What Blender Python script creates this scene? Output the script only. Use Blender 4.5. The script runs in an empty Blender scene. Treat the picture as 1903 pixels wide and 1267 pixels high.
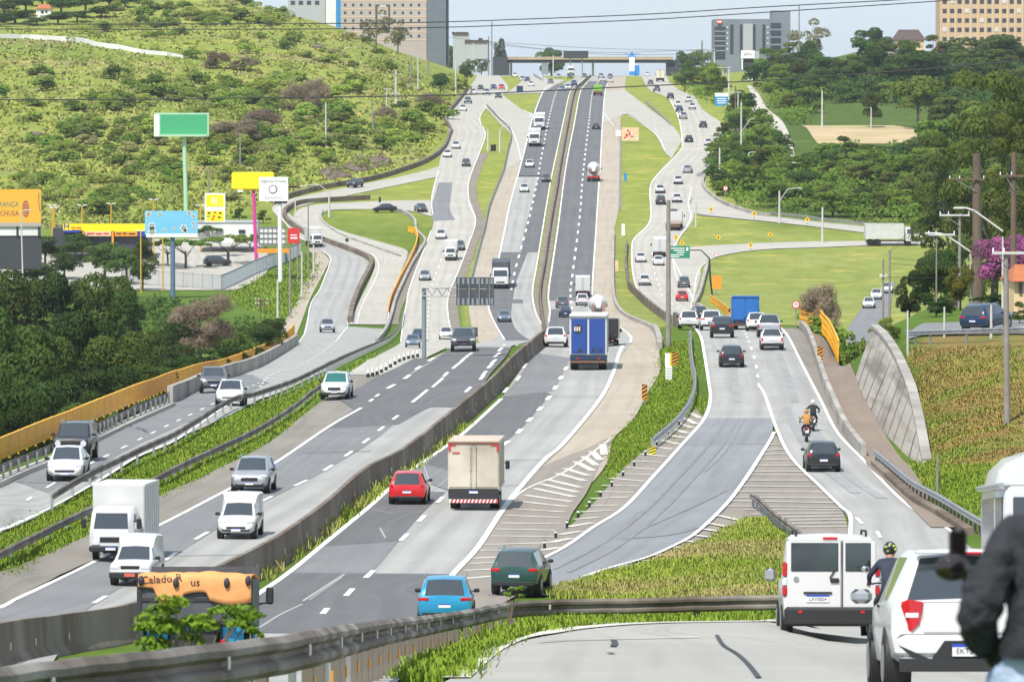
import bpy,bmesh,math,random
import numpy as np
from mathutils import Vector,Matrix
random.seed(7)
RNG=np.random.default_rng(7)
PI=math.pi
scene=bpy.context.scene
COL=scene.collection
# ---------------------------------------------------------------- camera
F=10500.0;CX=951.5;CY=633.5;HZ=220.0
TH=math.atan((CY-HZ)/F)
CT,ST=math.cos(TH),math.sin(TH)
cam=bpy.data.cameras.new('camera');cam.sensor_width=36.0;cam.sensor_fit='HORIZONTAL'
cam.lens=36.0*F/1903.0;cam.clip_start=1.0;cam.clip_end=20000.0
cam.dof.use_dof=True;cam.dof.focus_distance=260.0;cam.dof.aperture_fstop=11.0
camo=bpy.data.objects.new('camera',cam);COL.objects.link(camo)
camo.location=(0,0,0);camo.rotation_euler=(PI/2-TH,0,0)
scene.camera=camo
# ---------------------------------------------------------------- materials
MATS={}
def mat(name,c,rough=0.7,c2=None,scale=1.0,metal=0.0,detail=4.0,bump=0.0,bscale=None,spec=0.5,coat=0.0,emit=None,coord='Object',lo=0.35,hi=0.65,c3=None,s3=0.1,stretch=None,rnd=0.0,trans=0.0):
 m=bpy.data.materials.new(name);m.use_nodes=True
 nt=m.node_tree;N=nt.nodes;Lk=nt.links
 b=N['Principled BSDF']
 b.inputs['Base Color'].default_value=(*c,1);b.inputs['Roughness'].default_value=rough
 b.inputs['Metallic'].default_value=metal
 b.inputs['Specular IOR Level'].default_value=spec
 if coat:b.inputs['Coat Weight'].default_value=coat;b.inputs['Coat Roughness'].default_value=0.06
 if emit:b.inputs['Emission Color'].default_value=(*emit[0],1);b.inputs['Emission Strength'].default_value=emit[1]
 vec=None
 if c2 or bump or c3:
  tc=N.new('ShaderNodeTexCoord');vec=tc.outputs[coord]
  if stretch:
   mp=N.new('ShaderNodeMapping');mp.inputs['Scale'].default_value=stretch
   Lk.new(vec,mp.inputs['Vector']);vec=mp.outputs['Vector']
 cur=None
 if c2:
  n=N.new('ShaderNodeTexNoise');n.inputs['Scale'].default_value=scale;n.inputs['Detail'].default_value=detail
  n.inputs['Roughness'].default_value=0.6
  Lk.new(vec,n.inputs['Vector'])
  r=N.new('ShaderNodeMapRange');r.inputs[1].default_value=lo;r.inputs[2].default_value=hi
  Lk.new(n.outputs['Fac'],r.inputs[0])
  mx=N.new('ShaderNodeMix');mx.data_type='RGBA'
  mx.inputs[6].default_value=(*c,1);mx.inputs[7].default_value=(*c2,1)
  Lk.new(r.outputs[0],mx.inputs[0]);cur=mx.outputs[2]
 if c3:
  n3=N.new('ShaderNodeTexNoise');n3.inputs['Scale'].default_value=s3;n3.inputs['Detail'].default_value=6
  Lk.new(vec,n3.inputs['Vector'])
  r3=N.new('ShaderNodeMapRange');r3.inputs[1].default_value=0.45;r3.inputs[2].default_value=0.65
  Lk.new(n3.outputs['Fac'],r3.inputs[0])
  m3=N.new('ShaderNodeMix');m3.data_type='RGBA'
  if cur:Lk.new(cur,m3.inputs[6])
  else:m3.inputs[6].default_value=(*c,1)
  m3.inputs[7].default_value=(*c3,1);Lk.new(r3.outputs[0],m3.inputs[0]);cur=m3.outputs[2]
 if rnd:
  oi=N.new('ShaderNodeObjectInfo');hs=N.new('ShaderNodeHueSaturation')
  a=N.new('ShaderNodeMapRange');a.inputs[3].default_value=0.5-rnd*0.012;a.inputs[4].default_value=0.5+rnd*0.022
  Lk.new(oi.outputs['Random'],a.inputs[0]);Lk.new(a.outputs[0],hs.inputs['Hue'])
  mu=N.new('ShaderNodeMath');mu.operation='MULTIPLY';mu.inputs[1].default_value=7.31
  Lk.new(oi.outputs['Random'],mu.inputs[0])
  fr=N.new('ShaderNodeMath');fr.operation='FRACT';Lk.new(mu.outputs[0],fr.inputs[0])
  v=N.new('ShaderNodeMapRange');v.inputs[3].default_value=1-rnd*0.3;v.inputs[4].default_value=1+rnd*0.4
  Lk.new(fr.outputs[0],v.inputs[0]);Lk.new(v.outputs[0],hs.inputs['Value'])
  if cur:Lk.new(cur,hs.inputs['Color'])
  else:hs.inputs['Color'].default_value=(*c,1)
  cur=hs.outputs['Color']
 if cur:Lk.new(cur,b.inputs['Base Color'])
 if trans:
  out=N['Material Output'];tr=N.new('ShaderNodeBsdfTranslucent');ms=N.new('ShaderNodeMixShader')
  ms.inputs[0].default_value=trans
  if cur:Lk.new(cur,tr.inputs['Color'])
  else:tr.inputs['Color'].default_value=(*c,1)
  Lk.new(b.outputs[0],ms.inputs[1]);Lk.new(tr.outputs[0],ms.inputs[2]);Lk.new(ms.outputs[0],out.inputs['Surface'])
 if bump:
  bn=N.new('ShaderNodeTexNoise');bn.inputs['Scale'].default_value=bscale or scale*3;bn.inputs['Detail'].default_value=5
  Lk.new(vec,bn.inputs['Vector'])
  bp=N.new('ShaderNodeBump');bp.inputs['Strength'].default_value=bump;bp.inputs['Distance'].default_value=0.1
  Lk.new(bn.outputs['Fac'],bp.inputs['Height']);Lk.new(bp.outputs[0],b.inputs['Normal'])
 MATS[name]=m
 return m
def road_mat(name,c,c2,c3,track=0.12,slab=0.0,streak=0.25):
 """paving: mottled, with worn wheel tracks and long streaks following the road's own UV (metres)."""
 m=bpy.data.materials.new(name);m.use_nodes=True
 nt=m.node_tree;N=nt.nodes;Lk=nt.links;b=N['Principled BSDF']
 b.inputs['Roughness'].default_value=0.85;b.inputs['Specular IOR Level'].default_value=0.25
 tc=N.new('ShaderNodeTexCoord');uv=N.new('ShaderNodeUVMap')
 def noise(vec,sc,det=5,dist=0.0):
  n=N.new('ShaderNodeTexNoise');n.inputs['Scale'].default_value=sc;n.inputs['Detail'].default_value=det
  n.inputs['Distortion'].default_value=dist
  Lk.new(vec,n.inputs['Vector']);return n.outputs['Fac']
 def mr(x,a,bb,lo=0.0,hi=1.0):
  r=N.new('ShaderNodeMapRange');r.inputs[1].default_value=a;r.inputs[2].default_value=bb
  r.inputs[3].default_value=lo;r.inputs[4].default_value=hi;Lk.new(x,r.inputs[0]);return r.outputs[0]
 def mix(f,A,B,mode='MIX'):
  x=N.new('ShaderNodeMix');x.data_type='RGBA';x.blend_type=mode
  if isinstance(f,float):x.inputs[0].default_value=f
  else:Lk.new(f,x.inputs[0])
  for i,q in((6,A),(7,B)):
   if isinstance(q,tuple):x.inputs[i].default_value=(*q,1)
   else:Lk.new(q,x.inputs[i])
  return x.outputs[2]
 base=mix(mr(noise(tc.outputs['Object'],0.12,8),0.35,0.65),c,c2)
 mp=N.new('ShaderNodeMapping');mp.inputs['Scale'].default_value=(1.6,0.035,1);Lk.new(uv.outputs[0],mp.inputs['Vector'])
 base=mix(mr(noise(mp.outputs[0],1.0,6),0.48,0.72,0.0,streak*2),base,c3)
 base=mix(mr(noise(tc.outputs['Object'],9.0,3),0.3,0.7,0.0,0.25),base,c3)
 if track:
  sep=N.new('ShaderNodeSeparateXYZ');Lk.new(uv.outputs[0],sep.inputs[0])
  mu=N.new('ShaderNodeMath');mu.operation='MULTIPLY';mu.inputs[1].default_value=2*PI/1.6;Lk.new(sep.outputs[0],mu.inputs[0])
  s=N.new('ShaderNodeMath');s.operation='COSINE';Lk.new(mu.outputs[0],s.inputs[0])
  base=mix(mr(s.outputs[0],-0.4,1.0,0.0,track*2.2),base,c3)
 if slab:
  sep2=N.new('ShaderNodeSeparateXYZ');Lk.new(uv.outputs[0],sep2.inputs[0])
  d=N.new('ShaderNodeMath');d.operation='DIVIDE';d.inputs[1].default_value=slab;Lk.new(sep2.outputs[1],d.inputs[0])
  fr=N.new('ShaderNodeMath');fr.operation='FRACT';Lk.new(d.outputs[0],fr.inputs[0])
  lt=N.new('ShaderNodeMath');lt.operation='LESS_THAN';lt.inputs[1].default_value=0.03;Lk.new(fr.outputs[0],lt.inputs[0])
  k=N.new('ShaderNodeMath');k.operation='MULTIPLY';k.inputs[1].default_value=0.55;Lk.new(lt.outputs[0],k.inputs[0])
  base=mix(k.outputs[0],base,c3)
  fl=N.new('ShaderNodeMath');fl.operation='FLOOR';Lk.new(d.outputs[0],fl.inputs[0])
  wn=N.new('ShaderNodeTexWhiteNoise');wn.noise_dimensions='1D';Lk.new(fl.outputs[0],wn.inputs['W'])
  base=mix(mr(wn.outputs['Value'],0,1,0.0,0.35),base,c2)
 Lk.new(base,b.inputs['Base Color'])
 bn=noise(tc.outputs['Object'],14.0,3);bp=N.new('ShaderNodeBump');bp.inputs['Strength'].default_value=0.25
 bp.inputs['Distance'].default_value=0.02;Lk.new(bn,bp.inputs['Height']);Lk.new(bp.outputs[0],b.inputs['Normal'])
 MATS[name]=m;return m
 # ---------------------------------------------------------------- terrain height field, rows of distance d : (pixel column, height)
X=1e4
ROWS=[(4,[(0,-1.9)]),(20,[(0,-3.15)]),(44,[(0,-4.95)]),(62,[(0,-6.4)]),(80,[(500,-7.9),(1000,-7.85),(1600,-7.85)]),(93,[(600,-9.2),(900,-8.75),(1000,-8.55),(1450,-8.7),(1560,-8.85)]),(105,[(700,-10.5),(930,-9.6),(1000,-9.4),(1450,-9.45),(1560,-9.8)]),(117,[(700,-11.55),(930,-10.7),(1000,-10.45),(1450,-10.45),(1560,-10.75)]),(140,[(700,-13.9),(950,-13.0),(1560,-12.55)]),(175,[(-700,-14.2),(-350,-14.8),(-200,-16.6),(1100,-16.5),(1350,-15.5),(1700,-15.3)]),(206,[(-80,-16.2),(-10,-17.6),(1150,-17.75),(1400,-17.2),(1750,-17.0),(1900,-16.9)]),(222,[(-300,-16.2),(0,-16.2),(70,-17.8),(1150,-17.9),(1400,-17.4),(1760,-17.3),(1900,-17.2)]),(262,[(-400,-19),(-60,-16.6),(170,-16.5),(255,-17.95),(1700,-18.0),(1780,-17.7),(1950,-17.3)]),(285,[(-250,-22),(40,-17.0),(120,-16.75),(280,-16.75),(360,-17.95),(1690,-18.0),(1740,-17.7),(1900,-16.8)]),(300,[(-150,-25),(95,-17.6),(160,-16.9),(345,-16.9),(430,-17.95),(1690,-17.9),(1730,-16.9),(1900,-15.4)]),(325,[(-100,-27),(190,-18),(245,-17.2),(420,-17.2),(505,-17.93),(1650,-17.9),(1680,-16.2),(1740,-14.4),(1900,-13.2)]),(335,[(-100,-27),(220,-18),(275,-17.3),(450,-17.3),(530,-17.92),(1630,-17.9),(1660,-16.0),(1700,-13.7),(1900,-12.9)]),(350,[(0,-28),(250,-18.5),(310,-17.5),(485,-17.5),(570,-17.9),(1610,-17.85),(1640,-15),(1690,-13.5),(1900,-12.8)]),(390,[(0,-29),(330,-19.3),(378,-18.5),(540,-18.5),(640,-17.7),(900,-17.6),(1250,-17.5),(1565,-17.55),(1600,-15.6),(1660,-13.8),(1900,-13.0)]),(420,[(0,-30),(370,-20.2),(420,-19.3),(575,-19.3),(660,-18.2),(720,-17.5),(950,-17.3),(1100,-17.35),(1250,-16.95),(1480,-16.95),(1555,-17.4),(1590,-21),(1640,-18),(1700,-14)]),(432,[(0,-30),(380,-20.6),(430,-19.7),(590,-19.7),(680,-18.6),(760,-17.6),(950,-17.2),(1100,-17.4),(1250,-16.95),(1480,-16.95),(1550,-17.5),(1590,-23),(1660,-18),(1720,-14.5)]),(500,[(0,-30),(430,-23),(480,-21.8),(610,-21.8),(690,-21.3),(780,-20.9),(850,-21),(960,-21),(1010,-20.0),(1150,-19.6),(1240,-18.2),(1480,-18.1),(1545,-19),(1600,-25),(1700,-19)]),(541,[(0,-30),(450,-24.5),(500,-23),(620,-23),(700,-23),(800,-23),(960,-23.3),(1000,-21.75),(1150,-21.5),(1240,-20),(1480,-20),(1550,-22),(1610,-26),(1700,-22)]),(600,[(0,-30),(470,-26),(525,-24.6),(650,-24.6),(710,-25),(850,-25.8),(960,-25.8),(1030,-24.7),(1150,-24.6),(1250,-24),(1480,-24)]),(700,[(0,-29.5),(500,-27.6),(560,-26.5),(650,-26.6),(720,-27.7),(1500,-27.9)]),(735,[(0,-28.8),(560,-26.7),(660,-26.9),(720,-27.6),(1500,-27.6)]),(800,[(0,-27.3),(560,-26.5),(1500,-26.7)]),(860,[(0,-25.2)]),(913,[(0,-22.0)]),(960,[(0,-18.7)]),(1060,[(0,-11.6),(500,-12),(700,-12.9),(1500,-12.9)]),(1141,[(0,-5.5),(500,-6.5),(740,-8.5),(800,-8.7),(1500,-8.7)]),(1235,[(0,2),(500,1),(700,-1),(800,-3),(850,-3.2)]),(1300,[(0,7),(500,6),(700,4),(790,1),(840,0),(1500,0),(1800,1.5)]),(1400,[(0,15),(500,14),(700,11),(790,6),(845,3.7),(1450,3.7),(1600,5)]),(1500,[(0,23),(500,21.5),(650,19),(750,14),(815,9),(865,6.3),(1450,6.3),(1600,9.5)]),(1650,[(0,33),(400,32),(520,29),(650,24),(750,18.5),(820,13.5),(875,9.6),(1450,9.6),(1600,14.5)]),(1800,[(0,41),(400,39),(520,33),(650,26.5),(750,20.5),(820,16),(880,12.6),(1350,12.6),(1480,15),(1600,19)]),(1950,[(0,45),(400,42),(600,31),(750,22.5),(850,16.5),(890,14.7),(1300,14.7),(1420,17),(1600,22)]),(2150,[(0,46),(400,43),(600,33),(750,24),(890,15.2),(1300,15.2),(1600,24)]),(2700,[(0,44),(600,30),(890,14),(1300,14),(1600,22)]),(6000,[(0,-20)]),(9000,[(0,-60)]),]
COLPX=np.arange(-1700,3701,15.0)
_rows=[];_d=4.0
while _d<2700:_rows.append(_d);_d+=max(1.0,_d*0.0062)
_rows+=list(np.geomspace(2720,9000,30))
RD=np.array(_rows)
_key=np.array([[np.interp(p,[a for a,_ in r],[b for _,b in r])for p in COLPX]for _,r in ROWS])
_kd=np.array([d for d,_ in ROWS],float)
HG=np.array([[0.0]])
HG=np.stack([np.interp(RD,_kd,_key[:,j])for j in range(len(COLPX))],axis=1)
def _smooth(A,ax,sig,times=1):
 k=np.exp(-0.5*(np.arange(-3*sig,3*sig+1)/sig)**2);k/=k.sum();r=len(k)//2
 A=np.moveaxis(A,ax,0);P=np.concatenate([np.repeat(A[:1],r,0),A,np.repeat(A[-1:],r,0)])
 out=sum(k[i]*P[i:i+A.shape[0]]for i in range(len(k)))
 return np.moveaxis(out,0,ax)
HG=_smooth(HG,0,3);HG=_smooth(HG,1,1)
def _fbm(xs,ys,scale,seed,octv=4):
 r=np.random.default_rng(seed);out=np.zeros_like(xs);amp=1.0
 for o in range(octv):
  for _ in range(4):
   a=r.uniform(0,2*PI);f=2*PI/scale*(2**o)*r.uniform(0.7,1.3);ph=r.uniform(0,6.28)
   out+=amp*np.sin((xs*math.cos(a)+ys*math.sin(a))*f+ph)/4
  amp*=0.5
 return out
_PX,_DD=np.meshgrid(COLPX,RD)
_XX=(_PX-CX)/F*_DD
def _sstep(v,a,b):t=np.clip((v-a)/(b-a),0,1);return t*t*(3-2*t)
_hill=_sstep(_DD,1040,1200)*(1-_sstep(_PX,600,760))+_sstep(_DD,1400,1500)*_sstep(_PX,1480,1600)
HG=HG+_hill*_fbm(_XX,_DD,140,3)*2.6
def H(x,d):
 x=np.asarray(x,float);d=np.asarray(d,float)
 d=np.clip(d,RD[0],RD[-1]-1e-3)
 i=np.clip(np.searchsorted(RD,d)-1,0,len(RD)-2);t=(d-RD[i])/(RD[i+1]-RD[i])
 def at(ii):
  p=x/RD[ii]*F+CX
  c=np.clip((p-COLPX[0])/15.0,0,len(COLPX)-1.001);j=c.astype(int);s=c-j
  return HG[ii,j]*(1-s)+HG[ii,j+1]*s
 return at(i)*(1-t)+at(i+1)*t
def G(px,py,off=0.0):
 """ground point seen at a photo pixel"""
 u=(px-CX)/F;v=(CY-py)/F
 fy=CT+v*ST;fz=-ST+v*CT
 ds=RD;zz=ds*fz/fy;xx=ds*u/fy
 diff=zz-(H(xx,ds)+off)
 k=np.nonzero(diff<=0)[0]
 if len(k)==0 or k[0]==0:d=2600.0
 else:
  a=k[0]-1;d=ds[a]+(ds[a+1]-ds[a])*diff[a]/(diff[a]-diff[a+1])
 x=d*u/fy
 return Vector((x,d,float(H(x,d))+off))
def PT(px,py,d):
 """point at a photo pixel and known distance d"""
 u=(px-CX)/F;v=(CY-py)/F;fy=CT+v*ST
 return Vector((d*u/fy,d,d*(-ST+v*CT)/fy))
def gz(x,y):return float(H(x,y))
ROAD=0.128
# ---------------------------------------------------------------- object helpers
def tag(o,label=None,cat=None,group=None,kind=None):
 if label:o['label']=label
 if cat:o['category']=cat
 if group:o['group']=group
 if kind:o['kind']=kind
 return o
def thing(name,label,cat,loc=(0,0,0),rz=0.0,group=None,mtx=None):
 o=bpy.data.objects.new(name,None);COL.objects.link(o);o.empty_display_size=0.2
 if mtx is not None:o.matrix_world=mtx
 else:o.location=loc;o.rotation_euler=(0,0,rz)
 return tag(o,label,cat,group)
class MB:
 def __init__(s):s.v=[];s.f=[];s.m=[];s.sm=[];s.uv=None
 def add(s,vs,fs,mi=0,smooth=False):
  o=len(s.v);s.v.extend([tuple(p)for p in vs])
  for f in fs:s.f.append(tuple(i+o for i in f));s.m.append(mi);s.sm.append(smooth)
  return s
 def box(s,c,size,mi=0,M=None,taper=1.0):
  hx,hy,hz=size[0]/2,size[1]/2,size[2]/2
  vs=[]
  for z in(-hz,hz):
   k=taper if z>0 else 1.0
   for x,y in((-hx,-hy),(hx,-hy),(hx,hy),(-hx,hy)):
    p=Vector((x*k,y*k,z));p=(M@p)if M is not None else p
    vs.append((p[0]+c[0],p[1]+c[1],p[2]+c[2]))
  return s.add(vs,[(3,2,1,0),(4,5,6,7),(0,1,5,4),(1,2,6,5),(2,3,7,6),(3,0,4,7)],mi)
 def rbox(s,c,size,r=0.03,mi=0,M=None):
  """box with chamfered vertical+horizontal edges (superellipse-like rings)"""
  hx,hy,hz=size[0]/2,size[1]/2,size[2]/2;r=min(r,hx*.9,hy*.9,hz*.9)
  rings=[]
  for z,k in((-hz,r),(-hz+r,0),(hz-r,0),(hz,r)):
   a,b=hx-k,hy-k
   rr=r
   ring=[(-a+rr,-b),(a-rr,-b),(a,-b+rr),(a,b-rr),(a-rr,b),(-a+rr,b),(-a,b-rr),(-a,-b+rr)]
   out=[]
   for x,y in ring:
    p=Vector((x,y,z));p=(M@p)if M is not None else p
    out.append((p[0]+c[0],p[1]+c[1],p[2]+c[2]))
   rings.append(out)
  return s.loft(rings,mi,True,smooth=False)
 def loft(s,rings,mi=0,caps=True,smooth=True,closed=True):
  n=len(rings[0]);vs=[p for r in rings for p in r];fs=[]
  for i in range(len(rings)-1):
   for j in range(n if closed else n-1):
    k=(j+1)%n
    fs.append((i*n+j,i*n+k,(i+1)*n+k,(i+1)*n+j))
  s.add(vs,fs,mi,smooth)
  if caps and closed:
   s.add(rings[0],[tuple(reversed(range(n)))],mi);s.add(rings[-1],[tuple(range(n))],mi)
  return s
 def cyl(s,p0,p1,r0,r1=None,n=10,mi=0,caps=True,smooth=True):
  p0=Vector(p0);p1=Vector(p1);r1=r0 if r1 is None else r1
  ax=(p1-p0)
  if ax.length<1e-6:return s
  ax=ax.normalized();a=ax.orthogonal().normalized();b=ax.cross(a)
  R=[]
  for p,r in((p0,r0),(p1,r1)):
   R.append([tuple(p+(a*math.cos(2*PI*i/n)+b*math.sin(2*PI*i/n))*r)for i in range(n)])
  return s.loft(R,mi,caps,smooth)
 def tube(s,pts,r,n=8,mi=0):
  pts=[Vector(p)for p in pts];rings=[]
  rs=r if isinstance(r,(list,tuple))else[r]*len(pts)
  a=None
  for i,p in enumerate(pts):
   t=(pts[min(i+1,len(pts)-1)]-pts[max(i-1,0)]).normalized()
   if a is None:a=t.orthogonal().normalized()
   a=(a-t*a.dot(t)).normalized();b=t.cross(a)
   rings.append([tuple(p+(a*math.cos(2*PI*k/n)+b*math.sin(2*PI*k/n))*rs[i])for k in range(n)])
  return s.loft(rings,mi,True,True)
 def ball(s,c,r,n=10,m=6,mi=0,M=None):
  rx,ry,rz=(r,r,r)if not isinstance(r,(tuple,list))else r
  rings=[]
  for i in range(m+1):
   t=-PI/2+PI*i/m;cr=max(math.cos(t),0.02)
   ring=[]
   for k in range(n):
    p=Vector((rx*cr*math.cos(2*PI*k/n),ry*cr*math.sin(2*PI*k/n),rz*math.sin(t)))
    if M is not None:p=M@p
    ring.append((p[0]+c[0],p[1]+c[1],p[2]+c[2]))
   rings.append(ring)
  return s.loft(rings,mi,True,True)
 def quad(s,a,b,c,d,mi=0):return s.add([a,b,c,d],[(0,1,2,3)],mi)
 def prism(s,poly,y0,y1,mi=0):
  """polygon given in x,z extruded along y"""
  n=len(poly);vs=[(x,y0,z)for x,z in poly]+[(x,y1,z)for x,z in poly]
  fs=[tuple(range(n)),tuple(reversed(range(n,2*n)))]+[(i,i+n,(i+1)%n+n,(i+1)%n)for i in range(n)]
  return s.add(vs,fs,mi)
 def mesh(s,name,mats,sharp=None):
  me=bpy.data.meshes.new(name);me.from_pydata(s.v,[],s.f)
  for m in(mats if isinstance(mats,(list,tuple))else[mats]):me.materials.append(MATS[m]if isinstance(m,str)else m)
  me.polygons.foreach_set('material_index',s.m);me.polygons.foreach_set('use_smooth',s.sm)
  if sharp:
   bm=bmesh.new();bm.from_mesh(me);bmesh.ops.remove_doubles(bm,verts=bm.verts,dist=1e-4)
   bmesh.ops.recalc_face_normals(bm,faces=bm.faces);bm.to_mesh(me);bm.free()
   me.polygons.foreach_set('use_smooth',[True]*len(me.polygons));me.set_sharp_from_angle(angle=math.radians(sharp))
  me.update();return me
 def build(s,name,mats,parent=None,sharp=None):
  return put(name,s.mesh(name,mats,sharp),parent)
def put(name,me,parent=None,loc=None,mtx=None,slot0=None):
 o=bpy.data.objects.new(name,me);COL.objects.link(o)
 if parent is not None:o.parent=parent
 if loc is not None:o.location=loc
 if mtx is not None:o.matrix_local=mtx
 if slot0 is not None:
  o.material_slots[0].link='OBJECT';o.material_slots[0].material=MATS[slot0]
 return o
def text_mesh(txt,size,mname,depth=0.0,align='CENTER',name='lettering',sx=1.0):
 cu=bpy.data.curves.new('lettering','FONT');cu.body=txt;cu.size=size;cu.align_x=align;cu.align_y='CENTER'
 cu.extrude=depth;cu.resolution_u=2
 o=bpy.data.objects.new('lettering',cu);COL.objects.link(o)
 dg=bpy.context.evaluated_depsgraph_get()
 me=bpy.data.meshes.new_from_object(o.evaluated_get(dg));me.name=name
 COL.objects.unlink(o);bpy.data.objects.remove(o);bpy.data.curves.remove(cu)
 me.materials.clear();me.materials.append(MATS[mname])
 if sx!=1.0:
  for v in me.vertices:v.co.x*=sx
 return me
RX90=Matrix.Rotation(PI/2,4,'X')
RXB=Matrix.Rotation(PI,4,'Z')@RX90
# ---------------------------------------------------------------- ground sheet
def ground_material():
 m=bpy.data.materials.new('meadow_ground');m.use_nodes=True
 nt=m.node_tree;N=nt.nodes;Lk=nt.links;b=N['Principled BSDF']
 b.inputs['Roughness'].default_value=0.95;b.inputs['Specular IOR Level'].default_value=0.1
 tc=N.new('ShaderNodeTexCoord');at=N.new('ShaderNodeAttribute');at.attribute_name='tint'
 def noise(sc,det,st=None):
  n=N.new('ShaderNodeTexNoise');n.inputs['Scale'].default_value=sc;n.inputs['Detail'].default_value=det;n.inputs['Roughness'].default_value=0.65
  if st:
   mp=N.new('ShaderNodeMapping');mp.inputs['Scale'].default_value=st;Lk.new(tc.outputs['Object'],mp.inputs[0]);Lk.new(mp.outputs[0],n.inputs['Vector'])
  else:Lk.new(tc.outputs['Object'],n.inputs['Vector'])
  return n.outputs['Fac']
 def ramp(x,a,bb,lo=0.,hi=1.):
  r=N.new('ShaderNodeMapRange');r.inputs[1].default_value=a;r.inputs[2].default_value=bb
  r.inputs[3].default_value=lo;r.inputs[4].default_value=hi;Lk.new(x,r.inputs[0]);return r.outputs[0]
 def mix(f,A,B,mode='MIX'):
  x=N.new('ShaderNodeMix');x.data_type='RGBA';x.blend_type=mode
  if isinstance(f,float):x.inputs[0].default_value=f
  else:Lk.new(f,x.inputs[0])
  for i,q in((6,A),(7,B)):
   if isinstance(q,tuple):x.inputs[i].default_value=(*q,1)
   else:Lk.new(q,x.inputs[i])
  return x.outputs[2]
 v=mix(ramp(noise(0.05,7),0.4,0.62),(1.0,1.0,1.0),(0.72,0.86,0.60))
 v=mix(ramp(noise(0.35,6,(1,.35,1)),0.36,0.66),v,(0.62,0.72,0.52))
 v=mix(ramp(noise(0.13,8),0.55,0.7),v,(1.45,1.2,0.95))
 v=mix(ramp(noise(3.0,3),0.3,0.7,0,.4),v,(0.5,0.58,0.42))
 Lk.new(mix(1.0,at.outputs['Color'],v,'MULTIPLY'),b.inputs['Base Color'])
 bp=N.new('ShaderNodeBump');bp.inputs['Strength'].default_value=0.6;bp.inputs['Distance'].default_value=0.25
 Lk.new(noise(2.5,5),bp.inputs['Height']);Lk.new(bp.outputs[0],b.inputs['Normal'])
 MATS['meadow_ground']=m
ground_material()
def build_terrain():
 nr,nc=HG.shape
 V=np.stack([_XX,_DD,HG],axis=-1).reshape(-1,3)
 idx=np.arange(nr*nc).reshape(nr,nc)
 q=np.stack([idx[:-1,:-1],idx[:-1,1:],idx[1:,1:],idx[1:,:-1]],axis=-1).reshape(-1,4)
 me=bpy.data.meshes.new('ground')
 me.vertices.add(len(V));me.vertices.foreach_set('co',V.ravel())
 me.loops.add(q.size);me.loops.foreach_set('vertex_index',q.ravel().astype(np.int32))
 me.polygons.add(len(q));me.polygons.foreach_set('loop_start',np.arange(0,q.size,4,dtype=np.int32))
 me.polygons.foreach_set('use_smooth',np.ones(len(q),bool))
 me.update(calc_edges=True)
 px,d=_PX,_DD
 lush=np.array([0.12,0.185,0.030]);lime=np.array([0.335,0.35,0.085]);field=np.array([0.31,0.32,0.10])
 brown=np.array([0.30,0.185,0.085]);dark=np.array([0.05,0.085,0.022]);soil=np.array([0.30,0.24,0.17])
 C=np.ones(px.shape+(3,))*lush
 def blend(w,c):
  nonlocal C
  C=C*(1-w[...,None])+c*w[...,None]
 blend(_sstep(d,420,760)*(px>850),field)
 blend(_sstep(d,880,1050),lime*0.95)
 n1=_fbm(_XX,d,90,11);n2=_fbm(_XX,d,60,12)
 hill=_sstep(d,980,1080)*(1-_sstep(px,780,860))
 blend(hill*_sstep(n1,0.0,0.8)*0.45,lush*1.3)
 blend(hill*_sstep(n2,0.35,0.9)*0.6,np.array([0.27,0.22,0.12]))
 blend(_sstep(d,940,1000)*_sstep(px,1360,1460),np.array([0.10,0.145,0.035]))
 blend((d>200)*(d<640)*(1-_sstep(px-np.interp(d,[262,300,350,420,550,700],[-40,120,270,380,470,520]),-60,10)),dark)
 blend((1-_sstep(d,345,370))*_sstep(d,268,285)*_sstep(px,1690,1725)*(0.45+0.5*_sstep(_fbm(_XX,d,9,5),-0.4,0.5)),brown)
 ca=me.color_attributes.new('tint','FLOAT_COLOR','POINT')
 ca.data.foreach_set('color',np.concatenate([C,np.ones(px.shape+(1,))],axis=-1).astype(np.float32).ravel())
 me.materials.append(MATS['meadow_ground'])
 tag(put('ground',me),kind='structure')
build_terrain()
# ---------------------------------------------------------------- paving and paint helpers
def crom(pts,n=6):
 """Catmull-Rom through tuples"""
 P=[np.array(p,float)for p in pts]
 if len(P)<3:
  return[P[0]*(1-t)+P[-1]*t for t in np.linspace(0,1,n+1)]
 P=[2*P[0]-P[1]]+P+[2*P[-1]-P[-2]];out=[]
 for i in range(1,len(P)-2):
  for k in range(n):
   t=k/n;a,b,c,d=P[i-1:i+3]
   out.append(0.5*((2*b)+(c-a)*t+(2*a-5*b+4*c-d)*t*t+(3*b-a-3*c+d)*t**3))
 out.append(P[-2]);return out
def wline(pix,n=6,smooth=True,step=3.0):
 """photo polyline -> ground polyline (x,y) resampled"""
 q=crom(pix,n)if smooth else[np.array(p,float)for p in pix]
 W=[G(p[0],p[1])for p in q];W=[np.array((w.x,w.y))for w in W]
 return resample(W,step)
def resample(W,step):
 W=[np.array(w,float)for w in W];out=[W[0]]
 for a,b in zip(W[:-1],W[1:]):
  L=np.linalg.norm(b-a);st=max(step,0.006*a[1])
  k=max(1,int(math.ceil(L/st)))
  if L<1e-4:continue
  for i in range(1,k+1):out.append(a+(b-a)*i/k)
 return out
CENTRES=[]
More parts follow.
